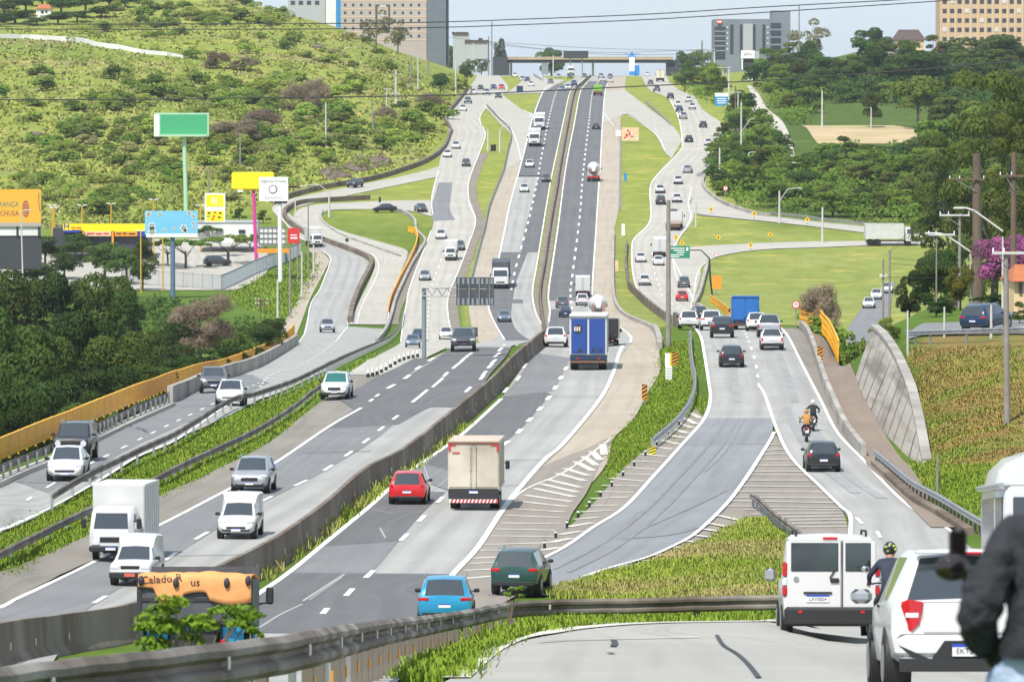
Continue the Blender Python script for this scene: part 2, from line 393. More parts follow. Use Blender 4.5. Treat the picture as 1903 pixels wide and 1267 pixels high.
def strip(name,Lw,Rw,off,mname,lat=1.5,kind='structure'):
 """paved strip between two ground polylines with equal point count"""
 vs=[];fs=[];uv=[];s=0.0
 wmax=max(np.linalg.norm(r-l)for l,r in zip(Lw,Rw));k=max(1,int(math.ceil(wmax/lat)))
 for i,(l,r)in enumerate(zip(Lw,Rw)):
  if i:s+=np.linalg.norm((l+r)/2-(Lw[i-1]+Rw[i-1])/2)
  w=np.linalg.norm(r-l)
  for j in range(k+1):
   p=l+(r-l)*j/k;vs.append((p[0],p[1],0));uv.append((w*j/k,s))
 A=np.array(vs);A[:,2]=H(A[:,0],A[:,1])+off
 for i in range(len(Lw)-1):
  for j in range(k):
   a=i*(k+1)+j;fs.append((a,a+1,a+k+2,a+k+1))
 me=bpy.data.meshes.new(name);me.from_pydata(A.tolist(),[],fs)
 ul=me.uv_layers.new(name='UVMap')
 li=np.zeros(len(me.loops),np.int32);me.loops.foreach_get('vertex_index',li)
 ul.data.foreach_set('uv',np.array(uv,np.float32)[li].ravel())
 me.polygons.foreach_set('use_smooth',[True]*len(me.polygons))
 me.materials.append(MATS[mname]);me.update()
 if len(me.polygons)and sum(p.normal.z for p in me.polygons)<0:me.flip_normals()
 o=put(name,me);tag(o,kind=kind);return o
def pair(Lp,Rp,n=5,step=3.0):
 """two photo polylines of equal length -> ground polylines"""
 q=crom([tuple(a)+tuple(b)for a,b in zip(Lp,Rp)],n)
 L=[G(p[0],p[1])for p in q];R=[G(p[2],p[3])for p in q]
 L=[np.array((w.x,w.y))for w in L];R=[np.array((w.x,w.y))for w in R]
 Lo,Ro=[L[0]],[R[0]]
 for i in range(1,len(L)):
  m=max(np.linalg.norm(L[i]-L[i-1]),np.linalg.norm(R[i]-R[i-1]));k=max(1,int(math.ceil(m/max(step,0.006*L[i][1]))))
  for t in range(1,k+1):
   Lo.append(L[i-1]+(L[i]-L[i-1])*t/k);Ro.append(R[i-1]+(R[i]-R[i-1])*t/k)
 return Lo,Ro
def road(name,rows,off,mname,steer=True,n=5):
 """rows: (y, x_left, x_right) from near to far"""
 L,R=pair([(a[1],a[0])for a in rows],[(a[2],a[0])for a in rows],n)
 if steer:CENTRES.append(np.array([(l+r)/2 for l,r in zip(L,R)]))
 return strip(name,L,R,off,mname)
def band(name,Lp,Rp,off,mname,steer=False,n=5):
 L,R=pair(Lp,Rp,n)
 if steer:CENTRES.append(np.array([(l+r)/2 for l,r in zip(L,R)]))
 return strip(name,L,R,off,mname)
def paint(pieces,name='lane_marking',mname='road_paint',off=ROAD):
 """pieces: list of (ground polyline, width) -> one sheet of paint"""
 vs=[];fs=[]
 for W,w in pieces:
  W=[np.array(p,float)for p in W]
  if len(W)<2:continue
  o=len(vs)
  for i,p in enumerate(W):
   t=W[min(i+1,len(W)-1)]-W[max(i-1,0)];t/=(np.linalg.norm(t)+1e-9);nrm=np.array((-t[1],t[0]))
   vs.append((*(p+nrm*w/2),0));vs.append((*(p-nrm*w/2),0))
  for i in range(len(W)-1):fs.append((o+2*i,o+2*i+1,o+2*i+3,o+2*i+2))
 A=np.array(vs);A[:,2]=H(A[:,0],A[:,1])+off
 me=bpy.data.meshes.new(name);me.from_pydata(A.tolist(),[],fs);me.materials.append(MATS[mname]);me.update()
 for p in me.polygons:
  if p.normal.z<0:p.flip()
 return tag(put(name,me),kind='structure')
def dashes(W,on,gap,w,start=0.0):
 out=[];W=[np.array(p)for p in resample(W,1.0)]
 S=[0.0]
 for a,b in zip(W[:-1],W[1:]):S.append(S[-1]+np.linalg.norm(b-a))
 S=np.array(S);A=np.array(W);s=start
 while s+on<S[-1]:
  q=[np.array((np.interp(t,S,A[:,0]),np.interp(t,S,A[:,1])))for t in np.linspace(s,s+on,5)]
  out.append((q,w));s+=on+gap
 return out
def pdash(pts,w=0.14,ln=4.0,t=None):
 """single dashes at photo points, along the road direction"""
 out=[]
 for i,p in enumerate(pts):
  g=G(*p);q=steer_dir(g.x,g.y)if t is None else t
  a=np.array((g.x,g.y));out.append(([a-q*ln/2,a,a+q*ln/2],w))
 return out
def steer_dir(x,y):
 best=None
 for c in CENTRES:
  dd=(c[:,0]-x)**2+(0.35*(c[:,1]-y))**2;i=int(dd.argmin())
  if best is None or dd[i]<best[0]:
   a=c[max(i-2,0)];b=c[min(i+2,len(c)-1)];best=(dd[i],b-a)
 t=best[1];t=t/(np.linalg.norm(t)+1e-9)
 return t if t[1]>=0 else-t
road_mat('concrete_paving',(0.386,0.383,0.358),(0.332,0.329,0.310),(0.232,0.230,0.218),track=0.16)
road_mat('pale_paving',(0.463,0.441,0.386),(0.403,0.384,0.334),(0.284,0.270,0.238),track=0.12)
road_mat('grey_asphalt',(0.218,0.223,0.226),(0.189,0.193,0.195),(0.145,0.147,0.149),track=0.10)
road_mat('dark_asphalt',(0.127,0.129,0.132),(0.106,0.108,0.111),(0.171,0.169,0.166),track=0.10)
road_mat('blue_grey_asphalt',(0.262,0.270,0.281),(0.230,0.235,0.246),(0.158,0.161,0.166),track=0.10)
road_mat('dusty_shoulder',(0.270,0.245,0.210),(0.222,0.202,0.171),(0.174,0.158,0.136),track=0.0,streak=0.4)
road_mat('tan_shoulder',(0.425,0.369,0.293),(0.376,0.321,0.251),(0.294,0.249,0.194),track=0.0,streak=0.3)
road_mat('slab_concrete',(0.391,0.381,0.343),(0.346,0.336,0.305),(0.236,0.230,0.212),track=0.0,slab=5.0,streak=0.3)
road_mat('brown_walk',(0.272,0.217,0.172),(0.231,0.184,0.144),(0.174,0.140,0.112),track=0.0,slab=2.0)
road_mat('hatch_base',(0.285,0.251,0.212),(0.245,0.216,0.185),(0.190,0.169,0.147),track=0.0,streak=0.35)
mat('road_paint',(0.78,0.78,0.74),0.75,(0.55,0.545,0.52),0.9,lo=0.45,hi=0.75)
mat('worn_paint',(0.62,0.60,0.53),0.8,(0.42,0.40,0.35),1.2,lo=0.4,hi=0.7)
mat('bare_sand',(0.50,0.37,0.22),0.95,(0.42,0.31,0.17),0.12,c3=(0.33,0.30,0.13),s3=0.08)
mat('dirt_path',(0.50,0.47,0.41),0.95,(0.42,0.38,0.32),0.2)
mat('gutter_dirt',(0.17,0.145,0.115),0.95,(0.25,0.215,0.17),0.5)
O1,O2,O3=0.07,0.10,0.114
# --- left service road (two lanes towards us) and its two feeders
road('left_service_road',[(1010,-260,-30),(947,-110,100),(893,-12,192),(852,90,255),(817,160,333),(775,255,425),(739,334,495),(705,420,570),(685,472,614),(660,515,660),(635,558,697),(612,566,712)],O2,'concrete_paving')
road('left_service_road',[(620,566,660),(608,567,645),(568,578,655),(540,594,663),(515,604,676),(497,610,686),(484,612,690),(475,607,686),(465,590,668),(455,576,640),(447,562,606)],O2+.004,'concrete_paving')
band('left_service_road',[(562,447),(548,436),(532,418),(512,400),(507,385),(540,371),(600,358),(700,338),(770,324),(822,308)],[(606,447),(580,432),(556,412),(540,400),(535,392),(560,384),(610,372),(705,352),(772,338),(812,330)],O2-.01,'pale_paving',True)
band('loop_ramp',[(648,604),(668,560),(690,515),(697,490),(688,474),(640,457),(590,436),(560,420),(546,405),(553,392),(585,382),(660,377),(730,374),(800,373)],[(718,604),(723,568),(748,500),(756,478),(752,464),(690,446),(635,430),(607,416),(597,404),(602,396),(620,391),(690,390),(760,393),(803,404)],O2+.008,'pale_paving',True)
# --- left frontage road F
road('left_frontage_road',[(700,640,742),(668,690,790),(640,742,845),(620,747,842),(600,749,836),(568,754,832),(540,759,837),(500,773,854),(460,789,869),(435,800,876),(410,806,884),(385,802,878),(365,802,870),(340,810,871),(315,815,879),(300,817,884),(278,823,895),(250,835,902),(232,831,893),(215,832,893),(202,842,902),(185,857,925),(167,869,945),(150,882,936),(135,889,921),(124,892,914)],O2,'pale_paving')
# --- main carriageway towards us
road('main_shoulder',[(1180,-330,-80),(1071,-10,110),(998,160,290),(943,258,375),(837,478,560),(774,562,650),(735,612,700),(700,640,775),(668,700,800)],O1,'dusty_shoulder',False)
road('main_carriageway',[(1300,-700,60),(1180,-150,140),(1136,-6,245),(1049,170,440),(995,266,535),(947,360,620),(872,497,712),(800,608,812),(761,670,850),(725,718,888),(706,745,905),(686,770,920),(668,800,935),(655,830,944),(645,850,952),(636,905,985),(628,925,1015),(616,929,1020),(598,917,1003),(580,910,995),(568,906,992),(540,905,991),(497,923,997),(472,929,1001),(428,938,1009),(391,946,1014),(350,955,1021),(318,965,1028),(272,977,1037),(227,988,1047),(172,1008,1060),(155,1050,1078),(143,1072,1091)],O2,'concrete_paving')
road('main_shoulder',[(640,893,945),(620,880,930),(600,875,919),(568,871,908),(530,876,908),(500,882,922),(472,890,930),(428,903,940),(391,911,948),(350,925,957),(318,936,966),(285,943,975),(252,950,983)],O1,'tan_shoulder',False)
band('slip_road',[(902,202),(912,212),(930,232),(950,253),(945,285),(938,318)],[(925,172),(945,186),(972,206),(992,215),(983,250),(968,300)],O2+.01,'pale_paving')
band('junction_paving',[(938,176),(952,166),(968,152),(958,138),(955,130)],[(1008,174),(1030,160),(1048,150),(1010,146),(975,128)],O2+.015,'pale_paving',True)
# --- main carriageway away from us
road('main_carriageway',[(1330,120,700),(1250,250,760),(1170,390,800),(1109,470,822),(1068,530,848),(1008,606,898),(947,680,940),(880,758,998),(829,834,1048),(780,890,1088),(744,930,1114),(703,958,1140),(683,972,1146),(662,984,1154),(648,996,1166),(638,1006,1170),(628,1014,1168),(616,1018,1150),(600,1017,1125),(578,1018,1106),(555,1018,1101),(532,1020,1101),(497,1025,1103),(416,1037,1109),(340,1048,1114),(318,1051,1116),(232,1067,1120),(174,1078,1125),(155,1092,1131),(143,1103,1136)],O2,'concrete_paving')
road('main_shoulder',[(947,935,1052),(918,960,1080),(888,985,1110),(857,1010,1130),(817,1050,1140),(779,1085,1178),(731,1115,1204),(693,1138,1226),(665,1148,1226),(645,1150,1224),(633,1140,1223),(618,1135,1214),(605,1118,1203),(590,1104,1170),(575,1099,1150),(547,1098,1139),(490,1100,1139),(436,1104,1140),(391,1107,1149),(318,1112,1151),(232,1118,1153),(174,1122,1160),(150,1128,1163),(143,1132,1164)],O1,'tan_shoulder',False)
road('hatched_gore',[(1160,780,870),(1110,812,960),(1080,836,1008),(1040,870,1032),(1000,900,1048),(960,930,1062),(918,962,1090),(870,1010,1112),(840,1080,1125),(818,1126,1140)],O1+.02,'hatch_base',False)
band('slip_road',[(1160,208),(1190,228),(1218,252),(1235,283),(1248,296)],[(1158,166),(1180,182),(1208,204),(1251,236),(1268,262)],O2+.01,'pale_paving',True)
band('slip_road',[(1118,232),(1119,200),(1123,172)],[(1164,212),(1164,190),(1162,166)],O2+.002,'pale_paving')
# --- right ramps near us, crest and right frontage road behind it
road('right_ramp',[(1110,905,1040),(1085,940,1072),(1045,1003,1190),(1020,1050,1250),(995,1084,1294),(947,1152,1346),(905,1198,1380),(888,1213,1395),(829,1266,1428),(781,1307,1440),(744,1320,1450)],O2,'blue_grey_asphalt')
road('right_ramp',[(1100,1590,1930),(1040,1588,1830),(1000,1580,1778),(985,1582,1758),(962,1574,1715),(947,1562,1694),(908,1524,1650),(857,1473,1603),(807,1444,1555),(775,1432,1540),(744,1420,1524)],O2,'concrete_paving')
road('right_ramp',[(790,1300,1548),(765,1311,1536),(744,1318,1525),(706,1315,1506),(686,1312,1496),(655,1306,1478),(630,1300,1466),(612,1292,1450),(604,1270,1430)],O2+.004,'concrete_paving')
road('right_frontage_road',[(607,1280,1440),(603,1268,1425),(597,1246,1352),(590,1236,1320),(575,1218,1298),(562,1204,1290),(537,1184,1296),(507,1176,1302),(480,1173,1290),(466,1174,1262),(444,1178,1262),(421,1201,1282),(398,1210,1290),(375,1209,1282),(353,1209,1310),(330,1218,1312),(315,1230,1326),(283,1263,1352),(268,1267,1358),(247,1266,1359),(227,1262,1338),(207,1254,1309),(193,1247,1298),(180,1238,1290),(168,1208,1262),(155,1198,1247),(145,1193,1240),(138,1190,1238)],O2+.004,'pale_paving')
band('exit_ramp',[(1290,545),(1296,510),(1318,484),(1360,472),(1430,464),(1520,461),(1600,458),(1720,456)],[(1250,500),(1248,470),(1268,462),(1330,457),(1430,452),(1520,450),(1600,449),(1720,447)],O2+.012,'pale_paving',True)
band('exit_ramp',[(1276,398),(1300,399),(1360,406),(1430,413),(1520,423),(1620,435),(1730,446)],[(1300,340),(1318,362),(1350,382),(1400,398),(1480,409),(1600,421),(1730,430)],O2+.016,'pale_paving',True)
road('lower_street',[(620,1570,1660),(590,1590,1655),(570,1604,1655),(553,1622,1658),(540,1636,1660),(525,1645,1664)],O2,'grey_asphalt')
# --- road in front, walkway, upper street, parking lot, paths
road('near_road',[(1500,700,2500),(1330,770,2300),(1267,850,2200),(1225,915,2120),(1200,962,2080),(1182,1040,2000),(1172,1130,1980),(1166,1250,1960)],O2,'slab_concrete',False)
L_,R_=[np.array((G(1190,1168).x-2,101.0)),np.array((6.0,112.0)),np.array((6.1,128.0)),np.array((8.6,160.0)),np.array((10.6,185.0)),np.array((12.3,206.0))],[np.array((19.0,101.0)),np.array((19.0,112.0)),np.array((19.3,128.0)),np.array((19.6,160.0)),np.array((20.0,185.0)),np.array((19.8,206.0))]
Lr=[];Rr=[]
for q in crom([tuple(a)+tuple(b)for a,b in zip(L_,R_)],10):Lr.append(q[:2]);Rr.append(q[2:])
strip('near_road',Lr,Rr,O2-.012,'slab_concrete');CENTRES.append(np.array([(a+b)/2 for a,b in zip(Lr,Rr)]))
road('walkway',[(985,1730,1790),(950,1695,1740),(903,1650,1712),(870,1612,1690),(852,1606,1672),(807,1571,1642),(751,1540,1610),(723,1534,1598),(698,1524,1588),(665,1512,1572),(640,1503,1552),(618,1492,1530),(606,1480,1500)],O2+.04,'brown_walk',False)
road('ramp_shoulder',[(985,1755,1800),(947,1692,1720),(903,1645,1668),(857,1600,1612),(807,1553,1574),(744,1522,1540),(686,1494,1520),(630,1464,1500),(612,1450,1484)],O1+.01,'dusty_shoulder',False)
road('upper_street',[(632,1690,1990),(622,1690,1990),(612,1700,1990),(603,1715,1990)],O2,'grey_asphalt',False)
road('parking_lot',[(540,150,440),(520,20,480),(500,-150,500),(480,-150,500),(462,-150,490),(445,-150,470)],O2,'pale_paving',False)
band('left_walkway',[(520,610),(545,575),(562,535),(582,500),(585,480),(570,462)],[(545,638),(560,600),(577,555),(603,505),(611,483),(588,462)],O1+.02,'tan_shoulder')
road('sand_field',[(268,1520,1700),(255,1510,1730),(240,1500,1700),(234,1490,1660)],O2,'bare_sand',False)
road('dirt_track',[(310,1462,1480),(285,1455,1476),(262,1446,1470),(240,1428,1462),(222,1415,1450),(205,1396,1428),(190,1396,1418),(172,1394,1408),(160,1388,1396)],O2,'dirt_path',False)
def gutter(pix,w,mname='gutter_dirt',name='verge_dirt',off=O1-.02):
 W=wline(pix);paint([(W,w)],name,mname,off)
gutter([(1139,436),(1139,547),(1152,580),(1203,605),(1223,633)],1.0)
gutter([(1150,391),(1150,318),(1152,232)],1.0)
gutter([(718,603),(724,575),(740,545),(760,500),(790,455)],3.2)
gutter([(843,635),(836,600),(834,568),(840,535),(856,500),(872,455),(890,420),(886,405),(876,378),(873,345),(882,315),(897,285)],2.6,'tan_dirt' if 'tan_dirt' in MATS else 'gutter_dirt')
# ---------------------------------------------------------------- surface patches and painted lines
def patch(Lp,Rp,m,off=O3,n=4):band('asphalt_patch',Lp,Rp,off,m,False,n)
patch([(-300,1240),(-6,1136),(170,1049),(360,947),(497,872),(610,800),(672,761)],[(40,1240),(170,1132),(300,1052),(455,956),(586,888),(700,818),(758,764)],'grey_asphalt')
patch([(608,800),(640,775),(690,742),(725,716),(753,704),(800,676),(829,655),(842,648)],[(740,792),(800,760),(850,758),(890,722),(918,690),(938,668),(946,655),(950,648)],'dark_asphalt',O3+.004)
patch([(625,741),(668,722),(700,703),(740,684),(770,668)],[(665,768),(702,741),(734,717),(772,690),(812,668)],'dark_asphalt',O3-.004)
patch([(905,566),(906,530),(918,500),(930,470)],[(952,566),(958,530),(969,500),(981,470)],'dark_asphalt')
patch([(968,470),(975,428),(985,391),(996,345),(1003,330)],[(1001,470),(1009,428),(1014,391),(1022,345),(1025,330)],'dark_asphalt',O3+.004)
patch([(963,330),(966,318),(988,227),(1009,172),(1040,157)],[(1025,330),(1028,318),(1047,227),(1059,174),(1078,157)],'dark_asphalt')
patch([(907,566),(910,580),(925,615),(938,634)],[(952,566),(950,590),(960,615),(985,634)],'dark_asphalt',O3-.003)
patch([(1052,318),(1067,232),(1079,174),(1094,152)],[(1115,318),(1119,232),(1124,174),(1130,152)],'dark_asphalt')
patch([(1019,560),(1021,530),(1027,497),(1038,416),(1052,318)],[(1099,560),(1101,530),(1103,497),(1109,416),(1115,318)],'dark_asphalt')
patch([(1019,576),(1020,590),(1020,606),(1016,622)],[(1058,576),(1062,590),(1066,606),(1066,622)],'dark_asphalt',O3-.003)
patch([(760,888),(800,858),(851,817),(890,782),(932,744),(958,712)],[(838,918),(880,872),(930,832),(968,800),(1001,762),(1024,735)],'dark_asphalt')
patch([(600,1020),(650,980),(690,945),(722,918)],[(740,1010),(775,968),(798,945),(828,918)],'dark_asphalt',O3+.006)
patch([(380,1180),(440,1130),(482,1108),(540,1069)],[(790,1185),(820,1128),(832,1092),(843,1071)],'dark_asphalt')
patch([(540,1069),(575,1040),(612,1008)],[(690,1070),(716,1040),(742,1008)],'grey_asphalt')
patch([(935,740),(958,712),(978,683),(992,658)],[(1026,730),(1038,712),(1052,683),(1060,668)],'grey_asphalt',O3+.003)
patch([(758,889),(775,876),(790,866)],[(836,915),(854,900),(868,888)],'grey_asphalt',O3+.005)
patch([(804,412),(801,390),(808,365),(815,340)],[(846,410),(836,390),(838,365),(841,340)],'grey_asphalt')
patch([(-6,892),(96,852),(164,817),(338,739),(400,712)],[(90,920),(190,866),(250,834),(425,752),(500,714)],'grey_asphalt',O3-.003)
patch([(1308,780),(1266,829)],[(1439,780),(1427,829)],'blue_grey_asphalt',O3-.003)
patch([(1302,402),(1345,405),(1410,412)],[(1305,384),(1350,388),(1410,399)],'grey_asphalt')
patch([(1292,326),(1300,330)],[(1312,317),(1320,320)],'grey_asphalt')
patch([(950,565),(953,558)],[(972,565),(971,558)],'dark_asphalt',O3+.006)
P=[]
def ln(pix,w=0.14,n=6):P.append((wline(pix,n),w))
ln([(-6,891),(96,851),(164,816),(338,738),(420,705),(475,684),(558,634),(577,568),(594,540),(604,515),(611,497),(614,480),(600,468)],.13)
ln([(-30,1005),(98,946),(190,893),(255,853),(333,818),(425,756),(495,740),(614,686),(697,636),(718,604),(723,575)],.12)
ln([(624,636),(640,616),(647,607)],.12);ln([(648,606),(646,600),(657,568),(668,540),(684,510),(690,490),(684,474),(655,462)],.11)
ln([(662,604),(672,570),(690,535),(703,505),(702,488),(690,472)],.11)
ln([(-6,1136),(174,1049),(268,995),(361,947),(498,872),(610,797),(672,761)],.2)
ln([(938,633),(925,612),(913,588),(907,566),(907,540),(914,515),(924,492),(929,472),(938,428),(945,391),(956,350),(965,318),(977,272),(988,227),(1009,172),(1022,160)],.22)
ln([(1018,618),(1003,598),(995,580),(990,555),(991,530),(997,497),(1011,411),(1021,350),(1028,315),(1047,227),(1059,174),(1074,157),(1090,143)],.2)
ln([(1020,600),(1022,578),(1019,555),(1021,530),(1026,497),(1038,416),(1051,315),(1067,232),(1078,174),(1089,157),(1102,143)],.2)
ln([(1101,560),(1101,532),(1103,497),(1108,421),(1113,340),(1115,318),(1119,240),(1124,174),(1131,152)],.2)
ln([(470,1115),(480,1109),(538,1068),(611,1008),(685,947),(717,918),(760,880),(851,817),(932,744)],.24)
ln([(800,1130),(841,1073),(887,1023),(937,947),(975,900),(1013,857),(1046,829),(1112,749),(1137,703),(1150,662),(1157,645)],.26)
ln([(1172,640),(1172,628),(1160,615),(1140,604),(1125,592)],.2)
ln([(843,640),(836,608),(832,580),(832,560),(837,540),(854,500),(869,460),(884,412),(874,385),(870,360),(871,340),(879,315),(895,275),(902,250),(893,230),(893,216),(902,202)],.16)
ln([(745,637),(749,600),(755,568),(760,540),(774,500),(790,460),(801,430)],.16);ln([(804,400),(802,375),(806,350),(815,318)],.16)
ln([(884,195),(902,200),(925,215),(950,242),(962,270),(968,298)],.16)
ln([(972,205),(988,214),(984,218)],.16)
ln([(1000,1047),(1051,1020),(1101,985),(1160,947),(1215,888),(1268,829),(1309,781),(1320,744),(1316,706),(1308,655),(1303,630),(1292,612)],.2)
ln([(1084,1076),(1139,1058),(1203,1040),(1253,1018),(1293,995),(1344,947),(1379,903),(1427,829),(1439,806)],.2)
ln([(1580,1000),(1580,962),(1564,947),(1524,908),(1473,857),(1446,807),(1423,741),(1412,720)],.18)
ln([(1775,1000),(1758,985),(1693,947),(1650,908),(1603,857),(1557,808),(1524,744),(1494,686),(1466,630),(1450,610)],.18)
ln([(1238,593),(1218,575),(1203,562),(1184,537),(1176,507),(1174,466),(1179,444),(1203,421),(1210,398),(1208,353),(1220,328),(1263,283),(1268,268),(1263,227),(1252,200),(1240,182),(1205,168)],.2)
ln([(1291,568),(1285,550),(1250,480),(1252,460),(1283,408),(1279,381),(1285,350)],.16)
ln([(1262,530),(1254,505),(1250,480)],.13)
ln([(1284,572),(1290,545),(1296,510),(1318,484),(1360,472),(1430,463.5),(1600,457.5)],.14)
ln([(1298,398),(1360,405),(1430,412),(1520,422.5),(1700,442)],.14);ln([(1330,370),(1395,396),(1480,408),(1600,420)],.14)
ln([(1160,210),(1218,250),(1236,280)],.14)
ln([(560,446),(540,428),(520,402),(512,390),(540,373),(600,360),(700,340),(800,316)],.12)
ln([(1122,210),(1135,228),(1140,234)],.14)
P+=dashes(wline([(20,962),(59,928),(140,880),(220,840),(300,800),(375,764),(440,733),(500,706)]),2.6,5.2,.13,12)
P+=dashes(wline([(483,722),(500,702),(530,690),(555,683),(590,662),(612,646),(630,630),(642,612)]),4,6,.13)
paint(P);P=[]
P+=dashes(wline([(165,1132),(296,1053),(363,1007),(450,958),(498,930),(586,888),(660,838),(721,790),(756,763)]),4.5,7.5,.2,2)
P+=pdash([(690,747),(701,738)],.2,3);
P+=dashes(wline([(720,725),(753,706),(778,686),(808,667),(832,654)]),5,7,.28,0)
P+=pdash([(772,746),(781,739),(789,732),(809,718),(818,710),(828,699),(846,684),(856,676),(863,669),(872,662)],.22,6)
P+=pdash([(870,727),(896,704),(900,697),(911,683),(917,675),(924,662),(930,652),(937,644)],.24,6)
P+=pdash([(604,1141),(649,1106),(687,1072),(751,1003),(784,968),(818,933)],.22,4)
P+=dashes(wline([(933,832),(955,816),(979,789),(995,773),(1011,754),(1027,732),(1041,708),(1050,691),(1060,676)]),4.5,7.5,.3)
P+=pdash([(940,728),(963,706),(975,683),(987,662),(993,655),(1000,648)],.22,6)
P+=dashes(wline([(1063,576),(1060,545),(1063,518),(1068,480),(1078,398),(1083,330),(1094,232),(1101,174),(1112,152)]),6,10,.3)
P+=dashes(wline([(950,540),(957,505),(965,475),(985,400),(996,350),(1005,300),(1018,232),(1033,174),(1050,158)]),6,10,.3)
P+=dashes(wline([(792,640),(795,600),(797,568),(800,540),(812,505),(828,462)]),4,8,.18)
P+=dashes(wline([(1291,600),(1262,575),(1235,555),(1225,535),(1216,505),(1212,470)]),4,8,.18)
P+=dashes(wline([(1411,722),(1408,700),(1404,676),(1396,650),(1388,628),(1380,612)]),4,7,.17)
P+=pdash([(1633,998),(1597,972)],.16,5)
P+=dashes(wline([(1215,225),(1228,250),(1288,222),(1300,250),(1296,280)]),3,9,.15)
paint(P);P=[]
def hatch(Lp,Rp,n,w):
 L=wline(Lp,6,True,1.0);R=wline(Rp,6,True,1.0)
 for i in range(n):
  t=(i+.5)/n;a=L[int(t*(len(L)-1))];b=R[int(t*(len(R)-1))]
  P.append((resample([a,b],1.0),w))
hatch([(845,1085),(890,1030),(963,935),(1040,880),(1130,822)],[(925,1078),(1013,1023),(1051,955),(1085,900),(1128,842)],22,.4)
hatch([(1005,1030),(1071,965),(1118,905),(1165,868),(1235,810),(1290,765)],[(1035,1025),(1101,975),(1160,935),(1213,882),(1266,822),(1306,775)],22,.4)
hatch([(1150,1058),(1203,1042),(1253,1020),(1297,996),(1340,954)],[(1200,1056),(1250,1044),(1305,1024),(1350,1003),(1400,968)],9,.3)
hatch([(1345,947),(1380,903),(1432,822)],[(1568,950),(1524,908),(1452,822)],13,.3)
hatch([(1440,985),(1400,962),(1375,945)],[(1575,985),(1572,965),(1560,948)],6,.3)
P.append((wline([(1137,817),(1050,880),(963,922),(900,1005)]),.16))
paint(P,'lane_marking','worn_paint',.108);P=[]
band('right_ramp_gore',[(1020,1078),(1140,1060),(1253,1020),(1344,949),(1380,904),(1436,812)],[(1090,1082),(1240,1052),(1400,1014),(1566,952),(1524,908),(1442,810)],O1-.01,'hatch_base')
band('right_ramp_gore',[(1400,1000),(1392,952)],[(1582,1000),(1566,951)],O1-.016,'hatch_base')
band('right_ramp_gore',[(1100,960),(1180,905),(1266,830),(1308,782)],[(1160,947),(1215,890),(1268,832),(1309,783)],O1+.01,'hatch_base')
band('right_ramp_gore',[(990,1060),(1040,1000),(1101,940),(1165,868),(1240,808),(1295,760)],[(1010,1046),(1060,1018),(1155,950),(1214,890),(1268,830),(1309,782)],O1+.016,'hatch_base')
paint([([np.array((G(1000,1205).x,G(1000,1205).y)),np.array((G(1300,1196).x,G(1300,1196).y))],.12)],'lane_marking','worn_paint')
paint([(wline([(848,1275),(905,1228),(960,1202),(1035,1184),(1130,1173),(1250,1167),(1460,1164)]),.35)],'kerb','worn_paint',O2+.02)
mat('tar',(0.035,0.035,0.037),0.6)
paint([(wline([(1332,1192),(1345,1212),(1370,1228),(1392,1250),(1410,1275)],4),.07),(wline([(1140,1201),(1143,1208),(1139,1214)],3),.1),(wline([(1132,1226),(1139,1228)],3),.1)],'tar_seam','tar',O2+.02)
# ---------------------------------------------------------------- barriers and rails
mat('old_concrete',(0.165,0.12,0.082),0.9,(0.10,0.074,0.052),0.7,c3=(0.22,0.185,0.145),s3=0.25,bump=0.3,bscale=6,stretch=(1,1,.35))
mat('pale_concrete',(0.34,0.32,0.28),0.9,(0.24,0.22,0.19),0.5,c3=(0.40,0.38,0.34),s3=0.2,bump=0.3,bscale=5)
mat('stained_concrete',(0.46,0.43,0.375),0.9,(0.36,0.33,0.285),0.8,c3=(0.20,0.175,0.145),s3=1.1,stretch=(1,.045,1))
mat('galvanised',(0.42,0.43,0.44),0.5,(0.30,0.30,0.30),2.0,metal=0.6)
mat('rusty_steel',(0.12,0.095,0.08),0.75,(0.19,0.155,0.125),1.6,c3=(0.27,0.25,0.225),s3=0.5,metal=0.2)
mat('weathered_rail',(0.165,0.13,0.10),0.75,(0.095,0.076,0.06),2.3,c3=(0.33,0.30,0.26),s3=0.45,metal=0.2,bump=0.15,bscale=20)
mat('weathered_post',(0.20,0.175,0.14),0.8,(0.15,0.13,0.105),2.0)
mat('yellow_paint',(0.95,0.50,0.004),0.5,(0.90,0.44,0.004),.5,c3=(0.66,0.27,0.01),s3=0.2,stretch=(1,.15,1))
mat('white_reflector',(0.72,0.68,0.58),0.5);mat('amber_reflector',(0.75,0.33,0.02),0.45)
def sweep(W,prof,zoff=0.0,zfun=None):
 """sweep a closed (across, up) profile along a ground polyline"""
 rings=[]
 for i,p in enumerate(W):
  t=W[min(i+1,len(W)-1)]-W[max(i-1,0)];t=t/(np.linalg.norm(t)+1e-9);n=np.array((t[1],-t[0]))
  z=(gz(*p)if zfun is None else zfun(p))+zoff
  rings.append([(p[0]+n[0]*a,p[1]+n[1]*a,z+b)for a,b in prof])
 return MB().loft(rings,0,True,False)
def lump(W,name,prof,m,label,cat,group=None,zoff=0.0):
 o=sweep(W,prof,zoff).build(name,m,None,40);return tag(o,label,cat,group)
NJ=lambda h,w=.6:[(-w/2,0),(-w/2,.08),(-w*.2,.35),(-w*.14,h),(w*.14,h),(w*.2,.35),(w/2,.08),(w/2,0)]
WB=[(.0,.0),(.03,.0),(.075,.05),(.075,.10),(.015,.14),(.015,.18),(.075,.22),(.075,.27),(.03,.32),(0,.32),(0.045,.25),(.0,.16),(0.045,.07)]
